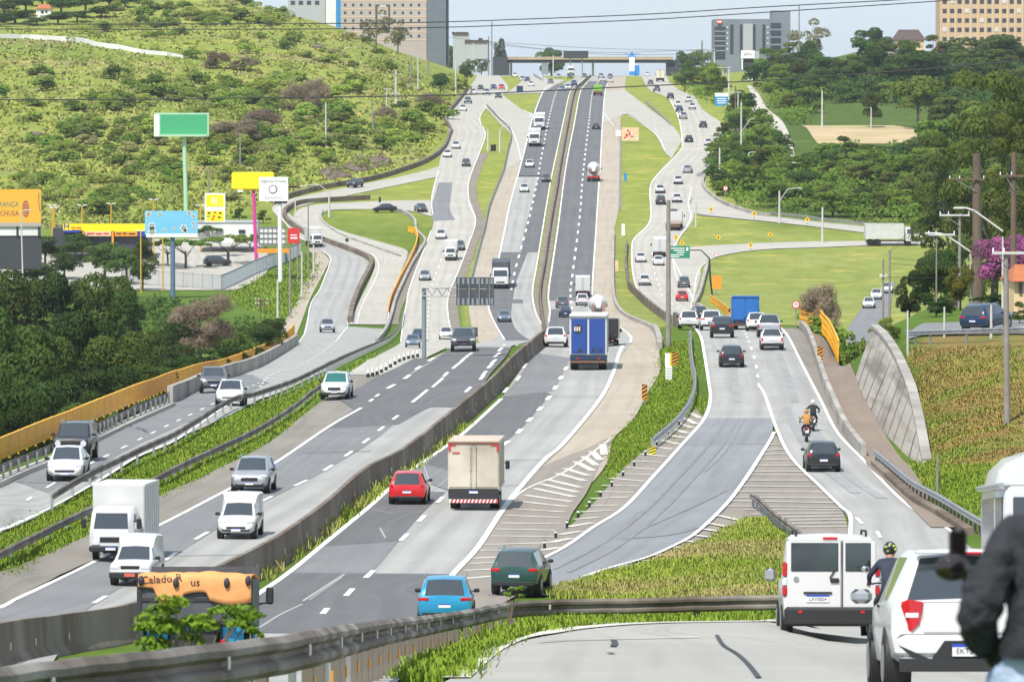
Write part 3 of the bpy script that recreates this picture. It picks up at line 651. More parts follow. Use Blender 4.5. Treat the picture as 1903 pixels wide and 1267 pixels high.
def posts_along(W,every,first=0.5):
 S=[0.0]
 for a,b in zip(W[:-1],W[1:]):S.append(S[-1]+np.linalg.norm(b-a))
 A=np.array(W);out=[];s=first
 while s<S[-1]:
  x,y=np.interp(s,S,A[:,0]),np.interp(s,S,A[:,1]);i=min(int(np.searchsorted(S,s)),len(W)-1)
  t=A[i]-A[max(i-1,0)];out.append((x,y,math.atan2(t[1],t[0])));s+=every
 return out
_post={}
def post_mesh(w,dpt,h,m):
 k=(w,dpt,h,m)
 if k not in _post:_post[k]=MB().box((0,0,h/2),(dpt,w,h)).mesh('post',m)
 return _post[k]
def guardrail(pix,label,every=3.0,h=0.75,m='rusty_steel',pm='galvanised',side=1,group='steel guardrails',W=None,post=(.12,.1),most=95,smooth=True):
 W=wline(pix,6,smooth,1.5)if W is None else W
 p0=W[len(W)//2];root=thing('guardrail',label,'guardrail',(p0[0],p0[1],gz(*p0)),0,group)
 inv=Matrix.Translation((-p0[0],-p0[1],-gz(*p0)))
 b=sweep(W,[(a*side,c+h-.32)for a,c in WB]).build('beam',m,root,30);b.matrix_local=inv
 ps=posts_along(W,every)
 if len(ps)>most:ps=posts_along(W,every*len(ps)/most)
 for x,y,a in ps:
  a2=a;n=(math.sin(a2)*.07*side,-math.cos(a2)*.07*side)
  put('post',post_mesh(post[0],post[1],h+.25,pm),root,mtx=inv@Matrix.Translation((x-n[0],y-n[1],gz(x,y)-.3))@Matrix.Rotation(a2,4,'Z'))
 return root
Wm=wline([(-260,1350),(-120,1292),(0,1240),(120,1214),(247,1189),(380,1125),(475,1075),(525,1045),(601,987),(677,917),(753,874),(854,789),(917,733),(952,694),(985,665),(1004,648),(1012,640)],6,True,2)
o=lump(Wm,'median_barrier',NJ(1.22,.7),'old_concrete','long stained concrete barrier curving between the two main carriageways up to the crest','barrier')
for i,(x,y,a)in enumerate(posts_along(Wm,9.0,4)):
 put('reflector',MB().box((0,0,.55),(.03,.1,.2)).mesh('reflector','white_reflector')if i==0 else bpy.data.meshes['reflector'],o,mtx=Matrix.Translation((x+.22,y,gz(x,y))))
Wf=wline([(1012,618),(1009,600),(1006,580),(1004,555),(1006,530),(1012,497),(1025,411),(1036,350),(1041,315),(1057,227),(1068,174),(1083,157),(1098,143)],6,True,3)
paint([(Wf,1.75)],'median_strip','gutter_dirt',O3-.02)
lump(Wf,'median_barrier',NJ(.85,.55),'old_concrete','far stretch of brown median barrier climbing the opposite slope between the carriageways','barrier')
lump(wline([(1140,436),(1139,500),(1140,547),(1147,572),(1165,590),(1203,607),(1218,618),(1224,634),(1226,650)],6,True,2),'kerb_wall',[(-.2,0),(-.2,.55),(.2,.55),(.2,0)],'pale_concrete','low pale concrete kerb wall curling along the outer shoulder of the outbound carriageway','kerb')
lump(wline([(1168,535),(1176,545),(1200,568),(1225,588),(1240,598),(1262,610)],6,True,2),'parapet',[(-.15,-2.0),(-.15,1.2),(.15,1.2),(.15,-2.0)],'old_concrete','dark concrete parapet above the small wall left of the right frontage road','parapet')
lump(wline([(1165,455),(1163,490),(1166,520),(1169,537)],6,True,2),'parapet',[(-.15,-.3),(-.15,.8),(.15,.8),(.15,-.3)],'old_concrete','thin dark parapet between the grass strip and the right frontage road below the bend','parapet')
lump(wline([(1289,572),(1300,550),(1307,525),(1316,490)],6,True,2),'parapet',[(-.25,0),(-.25,.8),(.25,.8),(.25,0)],'pale_concrete','pale concrete parapet bending round the grass field beside the black arm pole','parapet')
lump(wline([(1296,574),(1320,588),(1345,600),(1358,606)],6,True,2),'parapet',[(-.2,0),(-.2,.9),(.2,.9),(.2,0)],'pale_concrete','brown concrete parapet behind the blue truck at the crest','parapet')
lump(wline([(1309,330),(1306,345),(1316,360),(1344,380),(1395,398),(1430,404)],6,True,2),'kerb_wall',[(-.2,0),(-.2,.7),(.2,.7),(.2,0)],'pale_concrete','curved stone kerb wall on the outside of the right exit below the trees','kerb')
guardrail([(1430,402),(1520,412),(1620,424),(1720,434)],'distant guardrail along the upper exit road towards the white lorry',6,.8,'galvanised')
lump(wline([(869,167),(850,192),(830,215),(829,228),(838,243),(836,252),(823,280),(790,303),(745,320),(690,336),(600,352),(545,366),(508,380)],6,True,3),'kerb_wall',[(-.25,0),(-.25,.9),(.25,.9),(.25,0)],'old_concrete','brown wall running along the foot of the grassy hill beside the frontage road','kerb')
lump(wline([(686,371),(600,376),(560,380),(540,388),(528,400),(536,415),(556,430),(580,444),(607,452),(640,464),(675,478),(690,490),(685,508),(668,540),(655,575),(650,600)],6,True,2),'kerb_wall',[(-.3,0),(-.3,.85),(.3,.85),(.3,0)],'old_concrete','dark wall winding between the loop ramp and the left service road','kerb')
lump(wline([(600,392),(596,405),(607,420),(640,440),(700,462),(745,478)],6,True,2),'kerb_wall',[(-.15,0),(-.15,.35),(.15,.35),(.15,0)],'pale_concrete','low kerb along the lower edge of the oval grass island','kerb')
lump(wline([(720,389),(750,397),(770,412),(774,432),(790,450),(780,470),(765,495),(748,530),(735,560),(727,590),(722,605),(716,618),(700,638)],6,True,2),'kerb_wall',[(-.2,0),(-.2,.6),(.2,.6),(.2,0)],'pale_concrete','dirty concrete kerb beside the thin yellow rail left of the frontage road','kerb')
Wl=wline([(-120,968),(0,905),(96,864),(164,830),(230,798),(320,757)],6,True,1.5)
lump(Wl,'kerb_wall',[(-.2,0),(-.2,.32),(.2,.32),(.2,0)],'stained_concrete','stained concrete kerb wall under the rusty guardrail at the far left','kerb')
guardrail([(-120,966),(0,903),(96,862),(164,828),(230,796),(316,757)],'rusty guardrail between the left service road and the yellow bridge railing',3,.95,side=-1)
lump(wline([(316,752),(345,739),(395,716),(440,700),(475,687),(515,664),(552,640)],6,True,1.5),'parapet',[(-.18,0),(-.18,1.15),(.18,1.15),(.18,0)],'pale_concrete','grey concrete parapet beside the dark grey SUV on the left service road','parapet')
guardrail([(96,952),(161,912),(255,864),(333,826),(425,767),(480,751),(560,720),(652,671),(700,648),(728,632),(744,612),(750,585)],'long guardrail on grey posts along the top of the left grass strip',3,.85,side=1)
guardrail([(-80,1093),(0,1052),(80,1010),(164,968),(255,926),(340,880),(420,842),(480,812),(545,770),(575,745),(598,728)],'low brown guardrail sunk in the grass above the main carriageway shoulder',4,.6)
def railing(pix,label,h,every,group,W=None,shift=0.0):
 W=wline(pix,6,True,1.0)if W is None else W
 s0,s1=shift if isinstance(shift,tuple)else(shift,shift);ya,yb=W[0][1],W[-1][1]
 sf=lambda y:s0+(s1-s0)*min(max((y-ya)/(yb-ya),0),1)
 zf=lambda p:gz(p[0]-sf(p[1]),p[1])
 W=[w+np.array((sf(w[1]),0))for w in W]
 p0=W[len(W)//2];inv=Matrix.Translation((-p0[0],-p0[1],-zf(p0)))
 root=thing('bridge_railing',label,'railing',(p0[0],p0[1],zf(p0)),0,group)
 o=sweep(W,[(-.05,h-.1),(-.05,h),(.08,h),(.08,h-.1)],0,zf).build('top_rail','yellow_paint',root);o.matrix_local=inv
 o=sweep(W,[(-.02,.12),(-.02,h-.12),(.02,h-.12),(.02,.12)],0,zf).build('panel','yellow_paint',root);o.matrix_local=inv
 for zz in(.3,.62):
  o=sweep(W,[(.02,h*zz),(.02,h*zz+.07),(.06,h*zz+.07),(.06,h*zz)],0,zf).build('rail','yellow_paint',root);o.matrix_local=inv
 for x,y,a in posts_along(W,every):put('post',post_mesh(.1,.12,h+.02,'yellow_paint'),root,mtx=inv@Matrix.Translation((x,y,zf((x,y))))@Matrix.Rotation(a,4,'Z'))
 return root
railing([(-120,968),(0,905),(96,864),(164,830),(230,798),(320,754),(395,716),(440,700),(475,687),(515,664),(545,645),(562,620)],'tall yellow bridge railing below the dark trees at the left',1.2,4,'yellow bridge railings',shift=(-3.0,-1.0))
railing([(722,582),(728,560),(745,522),(762,490),(775,455),(772,437),(758,432)],'thin yellow railing curving down from the oval grass island',1.1,4,'yellow bridge railings')
railing([(1455,603),(1489,612),(1496,622),(1503,632),(1511,652),(1519,676)],'yellow railing at the right end of the crest beside the walkway',1.7,3,'yellow bridge railings',shift=1.5)
railing([(1320,562),(1340,576),(1358,590)],'short orange fence on the field edge behind the blue truck',1.1,3,'yellow bridge railings')
lump(wline([(1489,612),(1503,630),(1519,676),(1534,722),(1552,765),(1571,806),(1605,852)],6,True,1.5),'parapet',[(-.15,0),(-.15,.75),(.15,.75),(.15,0)],'pale_concrete','low concrete parapet between right ramp and brown walkway','parapet')
guardrail([(1625,862),(1663,895),(1700,925),(1745,950),(1800,985),(1850,1015)],'weathered guardrail beside the right ramp in front of the white bus',2,.8,'galvanised','weathered_post',1)
lump(wline([(1625,868),(1663,902),(1700,934),(1745,960),(1800,995)],6,True,1.5),'kerb_wall',[(-.2,0),(-.2,.35),(.2,.35),(.2,0)],'old_concrete','mossy concrete kerb under the guardrail on the right verge','kerb')
guardrail([(1213,838),(1240,815),(1260,796),(1280,768),(1290,742),(1292,715),(1287,690),(1284,660),(1283,630)],'shiny curved guardrail ending in a striped marker on the wedge of grass',2,.75,'galvanised')
guardrail([(1395,945),(1412,957),(1440,985),(1475,1012),(1500,1035)],'short grey guardrail end behind the tall grass next to the hatched gore',2,.8,'rusty_steel')
guardrail([(1684,640),(1740,639),(1800,637),(1903,634),(2000,632)],'pale guardrail along the upper street on top of the bank',4,.85,'galvanised',side=1)
guardrail([(937,318),(915,372),(908,391),(901,428),(889,472),(879,512),(872,545)],'slim grey guardrail on the narrow grass median left of the main carriageway',5,.8,'galvanised')
guardrail([(1200,193),(1225,215),(1246,235)],'pale guardrail on the upper right grass triangle',5,.9,'galvanised')
guardrail([(905,201),(925,222),(950,250),(944,285),(937,318)],'brown guardrail round the tip of the long grass island',5,.9,'rusty_steel')
guardrail([(985,133),(992,142),(1008,152)],'bent guardrail at the far junction below the overpass',5,.9,'galvanised')
def retaining_wall():
 base=[(1716,862),(1690,850),(1660,822),(1640,800),(1618,765),(1600,735),(1588,705)]
 top=[(1718,856),(1706,790),(1692,728),(1678,690),(1662,655),(1640,622),(1622,606)]
 q=crom([tuple(a)+tuple(b)for a,b in zip(base,top)],4);mb=MB();R=[]
 for k,p in enumerate(q):
  g=G(p[0],p[1]);d=g.y+0.9;t=PT(p[2],p[3],d);t.z=max(t.z,g.z+.05)
  R.append([tuple(g+Vector((0,0,-.6))),tuple(g),tuple(g.lerp(t,.5)),tuple(t),tuple(t+Vector((.35,.25,0))),tuple(g+Vector((.9,.6,-.6)))])
 mb.loft(R,0,True,False);o=mb.build('retaining_wall','stained_concrete')
 tag(o,'tall leaning concrete retaining wall with dark stains beside the right walkway','retaining wall')
 cp=MB();cp.loft([[tuple(Vector(r[3])+Vector(v))for v in((-.14,-.06,-.12),(-.14,-.06,.10),(.40,.28,.10),(.40,.28,-.12))]for r in R],0,True,False);cp.build('coping','pale_concrete',o)
 jt=MB()
 for r in R[2:-1:2]:jt.tube([Vector(r[1])+Vector((-.01,-.03,0)),Vector(r[2])+Vector((-.01,-.03,0)),Vector(r[3])+Vector((-.01,-.03,-.1))],.05,5)
 jt.build('wall_joint','old_concrete',o)
retaining_wall()
# ---------------------------------------------------------------- the big guardrail in front of the camera
def front_rail():
 ctl=[(-120,1262,30),(0,1238,35),(150,1221,37.5),(300,1206,40),(500,1183,45.5),(600,1166,51),(702,1152,68),(780,1144,86),(828,1138,98),(880,1130,106),(925,1121,111),(960,1117,114),(1050,1113,116),(1180,1111,117),(1320,1107,117.5),(1465,1104,118)]
 q=crom(ctl,6);pts=[PT(p[0],p[1],p[2])for p in q]
 out=[pts[0]]
 for a,b in zip(pts[:-1],pts[1:]):
  k=max(1,int((b-a).length/0.7))
  for i in range(1,k+1):out.append(a.lerp(b,i/k))
 root=thing('guardrail','weathered mossy guardrail on brown posts crossing the bottom of the view','guardrail',tuple(out[len(out)//2]),0)
 inv=Matrix.Translation(-out[len(out)//2]);rings=[];rr=random.Random(4)
 for i,p in enumerate(out):
  t=out[min(i+1,len(out)-1)]-out[max(i-1,0)];t.z=0;t.normalize();n=Vector((t.y,-t.x,0))
  rings.append([tuple(p+n*(a*1.15)+Vector((0,0,b-.32+0.004*math.sin(i*1.7))))for a,b in WB])
 o=MB().loft(rings,0,True,True).build('beam','weathered_rail',root,35);o.matrix_local=inv
 s=0;nxt=0.4;k=0
 wide=MB().box((0,0,-1.0),(.1,.13,1.9)).mesh('post','weathered_post');thin=MB().box((0,0,-1.0),(.06,.1,1.9)).mesh('post','galvanised')
 amber=MB().box((0,0,0),(.02,.06,.12)).mesh('amber_reflector','amber_reflector');dot=MB().rbox((0,0,0),(.02,.075,.1),.02).mesh('white_reflector','white_reflector')
 for a,b in zip(out[:-1],out[1:]):
  s+=(b-a).length
  if s>nxt:
   t=(b-a);ang=math.atan2(t.y,t.x);nv=Vector((math.sin(ang),-math.cos(ang),0))
   near=b.y<60
   ps=put('post',wide if(k%3 or not near)else thin,root,mtx=inv@Matrix.Translation(b-nv*.06)@Matrix.Rotation(ang+PI/2,4,'Z'))
   if b.y<112 and k%2==0:put('amber_reflector',amber,ps,mtx=Matrix.Translation((-.06,0,-.48)))
   if k%3==0:put('white_reflector',dot,root,mtx=inv@Matrix.Translation(b+nv*.09+Vector((0,0,-.15)))@Matrix.Rotation(ang+PI/2,4,'Z'))
   nxt+=1.9 if near else 1.9;k+=1
front_rail()
mat('rubber_mark',(0.175,0.18,0.185),0.8,(0.225,0.23,0.235),.4);mat('pale_crack',(0.34,0.34,0.335),0.85)
paint([(wline(q),w)for q,w in(([(482,1172),(520,1148),(562,1128)],.10),([(563,1122),(600,1098),(640,1072)],.12),([(575,1120),(612,1094),(636,1078)],.06),([(788,870),(794,888),(800,905)],.07),([(706,985),(716,1004)],.08),([(690,950),(730,958)],.05),([(770,940),(800,918),(850,880)],.05))],'crack','pale_crack',O3+.008)
paint([(wline(q),w)for q,w in(([(1030,1062),(1110,1020),(1190,962),(1262,890),(1322,824),(1352,780)],.16),([(1056,1068),(1140,1026),(1216,968),(1284,898),(1340,834),(1372,784)],.16),([(1150,1006),(1240,998),(1300,982)],.5),([(1200,985),(1300,940),(1350,915)],.14),([(1385,780),(1350,840),(1310,880)],.12))],'skid_mark','rubber_mark',O3+.006)
mat('tyre_track',(0.245,0.245,0.245),0.85,(0.30,0.30,0.295),.3)
paint([(wline(q),w)for q,w in(([(1460,760),(1490,820),(1530,870),(1590,920)],.5),([(1500,770),(1530,830),(1580,890),(1640,930)],.5),([(1360,640),(1364,700),(1370,750)],.5),([(1440,640),(1462,700),(1478,750)],.5))],'tyre_track','tyre_track',O3+.006)
paint([(wline(q,3,True,1.0),w)for q,w in(([(1303,706),(1506,706)],.10),([(1310,655),(1478,655)],.08),([(200,1040),(470,1035)],.12),([(560,846),(690,842)],.2),([(760,690),(930,690)],.25),([(735,712),(900,706)],.2),([(860,910),(970,905)],.12),([(900,860),(1010,858)],.12),([(1000,740),(1114,740)],.12),([(30,900),(170,905)],.1),([(330,760),(430,756)],.12))],'joint','tar',O3+.005)
# ---------------------------------------------------------------- vehicles
def paintmat(name,c,metal=0.0,rough=0.32,coat=0.5):mat(name,c,rough,metal=metal,coat=coat)
paintmat('paint_white',(0.62,0.62,0.61));paintmat('paint_black',(0.014,0.015,0.018));paintmat('paint_silver',(0.42,0.43,0.45),.5)
paintmat('paint_grey',(0.13,0.135,0.145),.4);paintmat('paint_dark_grey',(0.055,0.06,0.066),.3);paintmat('paint_red',(0.58,0.012,0.016))
paintmat('paint_blue',(0.02,0.30,0.52),.3);paintmat('paint_navy',(0.018,0.045,0.10),.3);paintmat('paint_green',(0.03,0.085,0.07),.4)
paintmat('paint_steel_blue',(0.15,0.20,0.26),.4);paintmat('paint_truck_blue',(0.015,0.13,0.42));paintmat('paint_brown',(0.20,0.10,0.06));paintmat('paint_lime',(0.22,0.50,0.05))
paintmat('paint_wine',(0.16,0.02,0.04));paintmat('paint_cream',(0.66,0.60,0.49),0,.5,.1)
mat('car_glass',(0.028,0.037,0.044),0.05,spec=1.0,coat=.7);mat('green_glass',(0.02,0.12,0.11),0.08,spec=0.8);mat('clear_glass',(0.06,0.085,0.095),0.06,spec=0.8)
mat('tyre',(0.012,0.012,0.012),0.85);mat('rim',(0.32,0.32,0.33),0.35,metal=0.7);mat('trim_black',(0.018,0.018,0.019),0.6)
mat('headlight',(0.62,0.65,0.68),0.12,coat=.6);mat('taillight',(0.48,0.008,0.012),0.2,coat=.6);mat('indicator',(0.75,0.23,0.02),0.25)
mat('plate_white',(0.72,0.72,0.72),0.5);mat('plate_blue',(0.02,0.06,0.40),0.5);mat('plate_red',(0.55,0.12,0.07),0.5);mat('letter_dark',(0.03,0.03,0.035),0.6)
mat('chrome',(0.6,0.6,0.6),0.15,metal=1.0);mat('chassis',(0.028,0.028,0.03),0.75)
mat('box_white',(0.60,0.60,0.585),0.5,(0.53,0.53,0.51),0.8);mat('box_cream',(0.64,0.58,0.48),0.6,(0.56,0.50,0.40),0.9,c3=(0.40,0.34,0.27),s3=0.5)
mat('box_roof',(0.55,0.45,0.36),0.7,(0.46,0.37,0.29),0.8)
mat('curtain_blue',(0.022,0.07,0.30),0.45,(0.018,0.058,0.24),0.8)
mat('hazard_red',(0.55,0.03,0.025),0.5);mat('hazard_white',(0.72,0.72,0.70),0.5);mat('dark_steel',(0.05,0.055,0.065),0.6,(0.08,0.085,0.095),1.5)
mat('tarp_orange',(0.74,0.34,0.12),0.75,(0.62,0.26,0.085),1.3,bump=.4,bscale=2.5)
def loft_car(st):
 """stations (y, halfwidth, z_bottom, z_shoulder, roof_halfwidth, z_roof, segment)"""
 def ring(s):
  y,w,zb,zs,wr,zr,_=s
  gh=zr>zs+.18
  p6=(wr+.035,zr-.075)if gh else(wr+.07,zr-.018)
  return[(0,zb),(.78*w,zb),(.955*w,zb+.10),(w,zb*.45+zs*.55),(.992*w,zs-.05),(.955*w,zs),p6,(wr-.05,zr-.004),(0,zr+(.025 if gh else.02))]
 body,ws,rw,swl,swr=MB(),MB(),MB(),MB(),MB()
 R=[ring(s)for s in st]
 for i in range(len(st)-1):
  a,b,seg=R[i],R[i+1],st[i][6];ya,yb=st[i][0],st[i+1][0]
  for j in range(8):
   for sx in(1,-1):
    q=[(sx*a[j][0],ya,a[j][1]),(sx*b[j][0],yb,b[j][1]),(sx*b[j+1][0],yb,b[j+1][1]),(sx*a[j+1][0],ya,a[j+1][1])]
    if sx==1:q=q[::-1]
    t=body
    if j==7 and seg=='W':t=ws
    elif j==7 and seg=='R':t=rw
    elif j==5 and seg in 'GW':t=swl if sx<0 else swr
    t.add(q,[(0,1,2,3)],0,True)
 for k,rev in((0,False),(-1,True)):
  y=st[k][0];r=R[k];poly=[(x,y,z)for x,z in r]+[(-x,y,z)for x,z in reversed(r[1:-1])]
  body.add(poly,[tuple(range(len(poly)))],0)
 return dict(body=body,windscreen=ws,rear_window=rw,side_window=[swl,swr])
_W={}
def wheel_meshes(r,w):
 if(r,w)not in _W:
  t=MB().cyl((-w/2,0,0),(w/2,0,0),r,r,18,0);ri=MB()
  for s in(-1,1):ri.cyl((s*w/2,0,0),(s*(w/2+.012),0,0),r*.66,r*.6,14,0)
  _W[(r,w)]=(t.mesh('wheel','tyre'),ri.mesh('rim','rim'))
 return _W[(r,w)]
KINDS={}
class Kind:
 def __init__(s,name,L,W):s.name=name;s.L=L;s.W=W;s.parts=[];KINDS[name]=s
 def add(s,pname,me,paint=False,mtx=None,kids=(),fine=False):s.parts.append((pname,me,paint,mtx,kids,fine));return s
 def wheels(s,r,w,x,ys,rim=True):
  t,ri=wheel_meshes(r,w)
  for y in ys:
   for sx in(-1,1):s.add('wheel',t,False,Matrix.Translation((sx*x,y,r)),[('rim',ri)]if rim else())
  return s
def spawn(kind,root,paint,lod,over=None):
 for pname,me,pt,mtx,kids,fine in KINDS[kind].parts:
  if lod>0 and fine:continue
  if over and over.get(pname)=='none':continue
  mm=paint if pt else(over or{}).get(pname)
  o=put(pname,me,root,mtx=mtx,slot0=mm)
  if lod==0 or pname not in('wheel',):
   for kn,km in kids:put(kn,km,o)
def plate(txt='RKX5B24',fs=.075):
 """plate facing -y at the origin: white with a blue band and dark letters"""
 m=MB().box((0,0,0),(.40,.012,.13),0).box((0,-.003,.05),(.40,.012,.034),1)
 return m.mesh('number_plate',['plate_white','plate_blue'])
PLATE=plate()
PLTXT={}
def platetext(txt):
 if txt not in PLTXT:
  me=text_mesh(txt,.085,'letter_dark',.001,name='plate_lettering',sx=.95);me.transform(Matrix.Translation((0,-.009,-.014))@RX90);PLTXT[txt]=me
 return PLTXT[txt]
def car_kind(name,L,W,st,wheel,head=None,tail=None,grille=None,plateF=None,plateR=None,mirror=None,extra=(),rails=None,bumpR=None,bumpF=None,handle=True):
 K=Kind(name,L,W);d=loft_car(st)
 K.add('body',d['body'].mesh('body','paint_white',38),True)
 K.add('windscreen',d['windscreen'].mesh('windscreen','car_glass',30))
 if d['rear_window'].f:K.add('rear_window',d['rear_window'].mesh('rear_window','car_glass',30))
 for s in d['side_window']:
  if s.f:K.add('side_window',s.mesh('side_window','car_glass',30))
 r,ww,ys=wheel;K.wheels(r,ww,W/2-ww/2+.012,ys)
 for y in ys:
  for sx in(-1,1):K.add('wheel_arch',MB().cyl((sx*(W/2-.25),y,r+.02),(sx*(W/2+.004),y,r+.02),r+.055,r+.055,18,0).mesh('wheel_arch','trim_black'),fine=True)
 def lamp(nm,c,size,m,r=.03,sh=None):
  for sx in(-1,1):
   me=MB().rbox((0,0,0),size,r).mesh(nm,m);K.add(nm,me,mtx=Matrix.Translation((sx*c[0],c[1],c[2]))@Matrix.Rotation(-sx*(sh or 0),4,'Z'))
 if head:lamp('headlight',head[0],head[1],'headlight',.04,head[2]if len(head)>2 else 0)
 if tail:lamp('taillight',tail[0],tail[1],'taillight',.03,tail[2]if len(tail)>2 else 0)
 if grille:K.add('grille',MB().rbox(grille[0],grille[1],.03).mesh('grille','trim_black'))
 if bumpF:K.add('front_bumper',MB().rbox(bumpF[0],bumpF[1],.04).mesh('front_bumper','trim_black'))
 if bumpR:K.add('rear_bumper',MB().rbox(bumpR[0],bumpR[1],.04).mesh('rear_bumper','trim_black'))
 if plateF:K.add('number_plate',PLATE,mtx=Matrix.Translation(plateF)@Matrix.Rotation(PI,4,'Z'),fine=True)
 if plateR:K.add('number_plate',PLATE,mtx=Matrix.Translation(plateR))
 if mirror:
  for sx in(-1,1):K.add('wing_mirror',MB().rbox((sx*mirror[0],mirror[1],mirror[2]),(.2,.09,.13),.035).cyl((sx*(mirror[0]-.18),mirror[1],mirror[2]-.03),(sx*mirror[0],mirror[1],mirror[2]-.02),.02,.02,6).mesh('wing_mirror','trim_black'),fine=True)
 if rails:
  for sx in(-1,1):K.add('roof_rail',MB().tube([(sx*rails[0],rails[1],rails[3]-.05),(sx*rails[0],rails[1]+.1,rails[3]),(sx*rails[0],rails[2]-.1,rails[3]),(sx*rails[0],rails[2],rails[3]-.05)],.02,6).mesh('roof_rail','chrome'),fine=True)
 if handle:
  for sx in(-1,1):K.add('door_handle',MB().box((sx*(W/2+.005),-.35,st[2][3]-.1),(.03,.16,.03)).mesh('door_handle','trim_black'),fine=True)
 for e in extra:K.add(*e)
 return K
HATCH=[(-1.93,.72,.36,.66,.60,.69,'B'),(-1.89,.83,.27,.88,.66,.92,'R'),(-1.50,.85,.23,.93,.57,1.42,'B'),(-1.36,.855,.22,.93,.585,1.455,'G'),(-.62,.86,.22,.92,.61,1.485,'B'),(-.52,.86,.22,.92,.61,1.485,'G'),(.30,.855,.22,.91,.59,1.445,'W'),(1.06,.84,.22,.90,.70,.95,'B'),(1.55,.82,.23,.80,.62,.85,'B'),(1.80,.76,.26,.68,.56,.74,'B'),(1.93,.62,.34,.52,.46,.58,'B')]
car_kind('hatchback',3.9,1.72,HATCH,(.30,.19,(-1.22,1.22)),((.60,1.72,.70),(.34,.26,.15),.35),((.71,-1.84,.80),(.20,.14,.26),-.2),((0,1.90,.48),(.9,.07,.13)),(0,1.945,.40),(0,-1.94,.60),(.92,.72,.98),bumpR=((0,-1.90,.34),(1.35,.10,.16)))
SEDAN=[(-2.15,.72,.38,.70,.62,.76,'B'),(-2.10,.82,.28,.90,.64,.97,'B'),(-1.62,.84,.24,.93,.66,1.01,'R'),(-1.02,.855,.22,.93,.57,1.40,'B'),(-.92,.86,.22,.93,.58,1.42,'G'),(-.30,.86,.22,.92,.60,1.465,'B'),(-.21,.86,.22,.92,.60,1.465,'G'),(.48,.855,.22,.91,.58,1.43,'W'),(1.22,.84,.22,.89,.68,.94,'B'),(1.75,.82,.23,.78,.62,.83,'B'),(2.0,.76,.26,.66,.56,.72,'B'),(2.13,.62,.34,.52,.46,.58,'B')]
car_kind('sedan',4.3,1.72,SEDAN,(.31,.19,(-1.30,1.35)),((.60,1.91,.69),(.34,.26,.14),.35),((.68,-2.07,.80),(.28,.12,.17),-.1),((0,2.10,.47),(.95,.07,.15)),(0,2.15,.38),(0,-2.15,.56),(.92,.9,.97))
SUV=[(-2.16,.76,.46,.78,.66,.84,'B'),(-2.12,.87,.34,1.0,.72,1.05,'R'),(-1.78,.90,.30,1.06,.62,1.56,'B'),(-1.66,.905,.29,1.06,.63,1.60,'G'),(-.62,.91,.28,1.05,.66,1.65,'B'),(-.52,.91,.28,1.05,.66,1.65,'G'),(.36,.90,.28,1.03,.63,1.60,'W'),(1.08,.89,.28,1.02,.74,1.07,'B'),(1.75,.87,.29,.95,.70,1.00,'B'),(2.02,.81,.34,.86,.62,.91,'B'),(2.15,.70,.44,.66,.52,.74,'B')]
car_kind('suv',4.35,1.82,SUV,(.345,.22,(-1.32,1.34)),((.66,1.98,.84),(.34,.22,.13),.3),((.70,-2.10,.93),(.36,.12,.13),-.12),((0,2.11,.68),(.85,.09,.22)),(0,2.17,.50),(0,-2.165,.72),(.99,.76,1.1),(),(.68,-1.5,.3,1.69),bumpR=((0,-2.12,.42),(1.5,.10,.20)),bumpF=((0,2.10,.42),(1.35,.12,.14)))
JEEP=[(-2.1,.84,.45,1.05,.76,1.08,'R'),(-2.02,.87,.36,1.08,.70,1.74,'B'),(-1.9,.88,.35,1.08,.70,1.76,'G'),(-.6,.89,.33,1.07,.71,1.78,'B'),(-.5,.89,.33,1.07,.71,1.78,'G'),(.45,.885,.33,1.07,.69,1.74,'W'),(.92,.88,.33,1.07,.76,1.12,'B'),(1.85,.87,.35,1.03,.74,1.08,'B'),(2.0,.85,.42,.98,.70,1.02,'B'),(2.08,.80,.50,.80,.66,.86,'B')]
car_kind('off_roader',4.2,1.8,JEEP,(.36,.24,(-1.3,1.32)),None,((.74,-2.08,.98),(.16,.1,.28)),((0,2.06,.80),(.95,.06,.24)),(0,2.10,.52),(0,-2.12,.7),(.99,.8,1.2),[('headlight',MB().cyl((sx*.62,2.02,.82),(sx*.62,2.10,.82),.15,.14,14).mesh('headlight','headlight'))for sx in(-1,1)],(.7,-1.7,.4,1.84),bumpF=((0,2.08,.5),(1.6,.16,.16)))
PICK=[(-2.6,.88,.55,.98,.80,1.0,'B'),(-2.55,.90,.50,1.04,.84,1.08,'B'),(-.98,.91,.42,1.06,.84,1.10,'R'),(-.78,.91,.40,1.06,.64,1.68,'B'),(-.66,.91,.4,1.06,.65,1.70,'G'),(.1,.91,.4,1.06,.66,1.72,'B'),(.19,.91,.4,1.06,.66,1.72,'G'),(.90,.905,.4,1.05,.64,1.67,'W'),(1.62,.90,.4,1.04,.74,1.10,'B'),(2.3,.89,.42,1.0,.72,1.05,'B'),(2.55,.84,.48,.92,.66,.96,'B'),(2.66,.76,.55,.75,.60,.82,'B')]
bed=MB().box((0,-1.76,1.095),(1.5,1.4,.02))
car_kind('pickup',5.3,1.84,PICK,(.38,.25,(-1.55,1.62)),((.68,2.5,.88),(.36,.22,.17),.25),((.83,-2.56,.88),(.12,.12,.30)),((0,2.63,.72),(1.0,.09,.26)),(0,2.68,.55),(0,-2.62,.68),(1.0,1.25,1.15),[('bed_cover',bed.mesh('bed_cover','trim_black'))],bumpR=((0,-2.6,.52),(1.6,.14,.16)),bumpF=((0,2.62,.52),(1.6,.14,.18)))
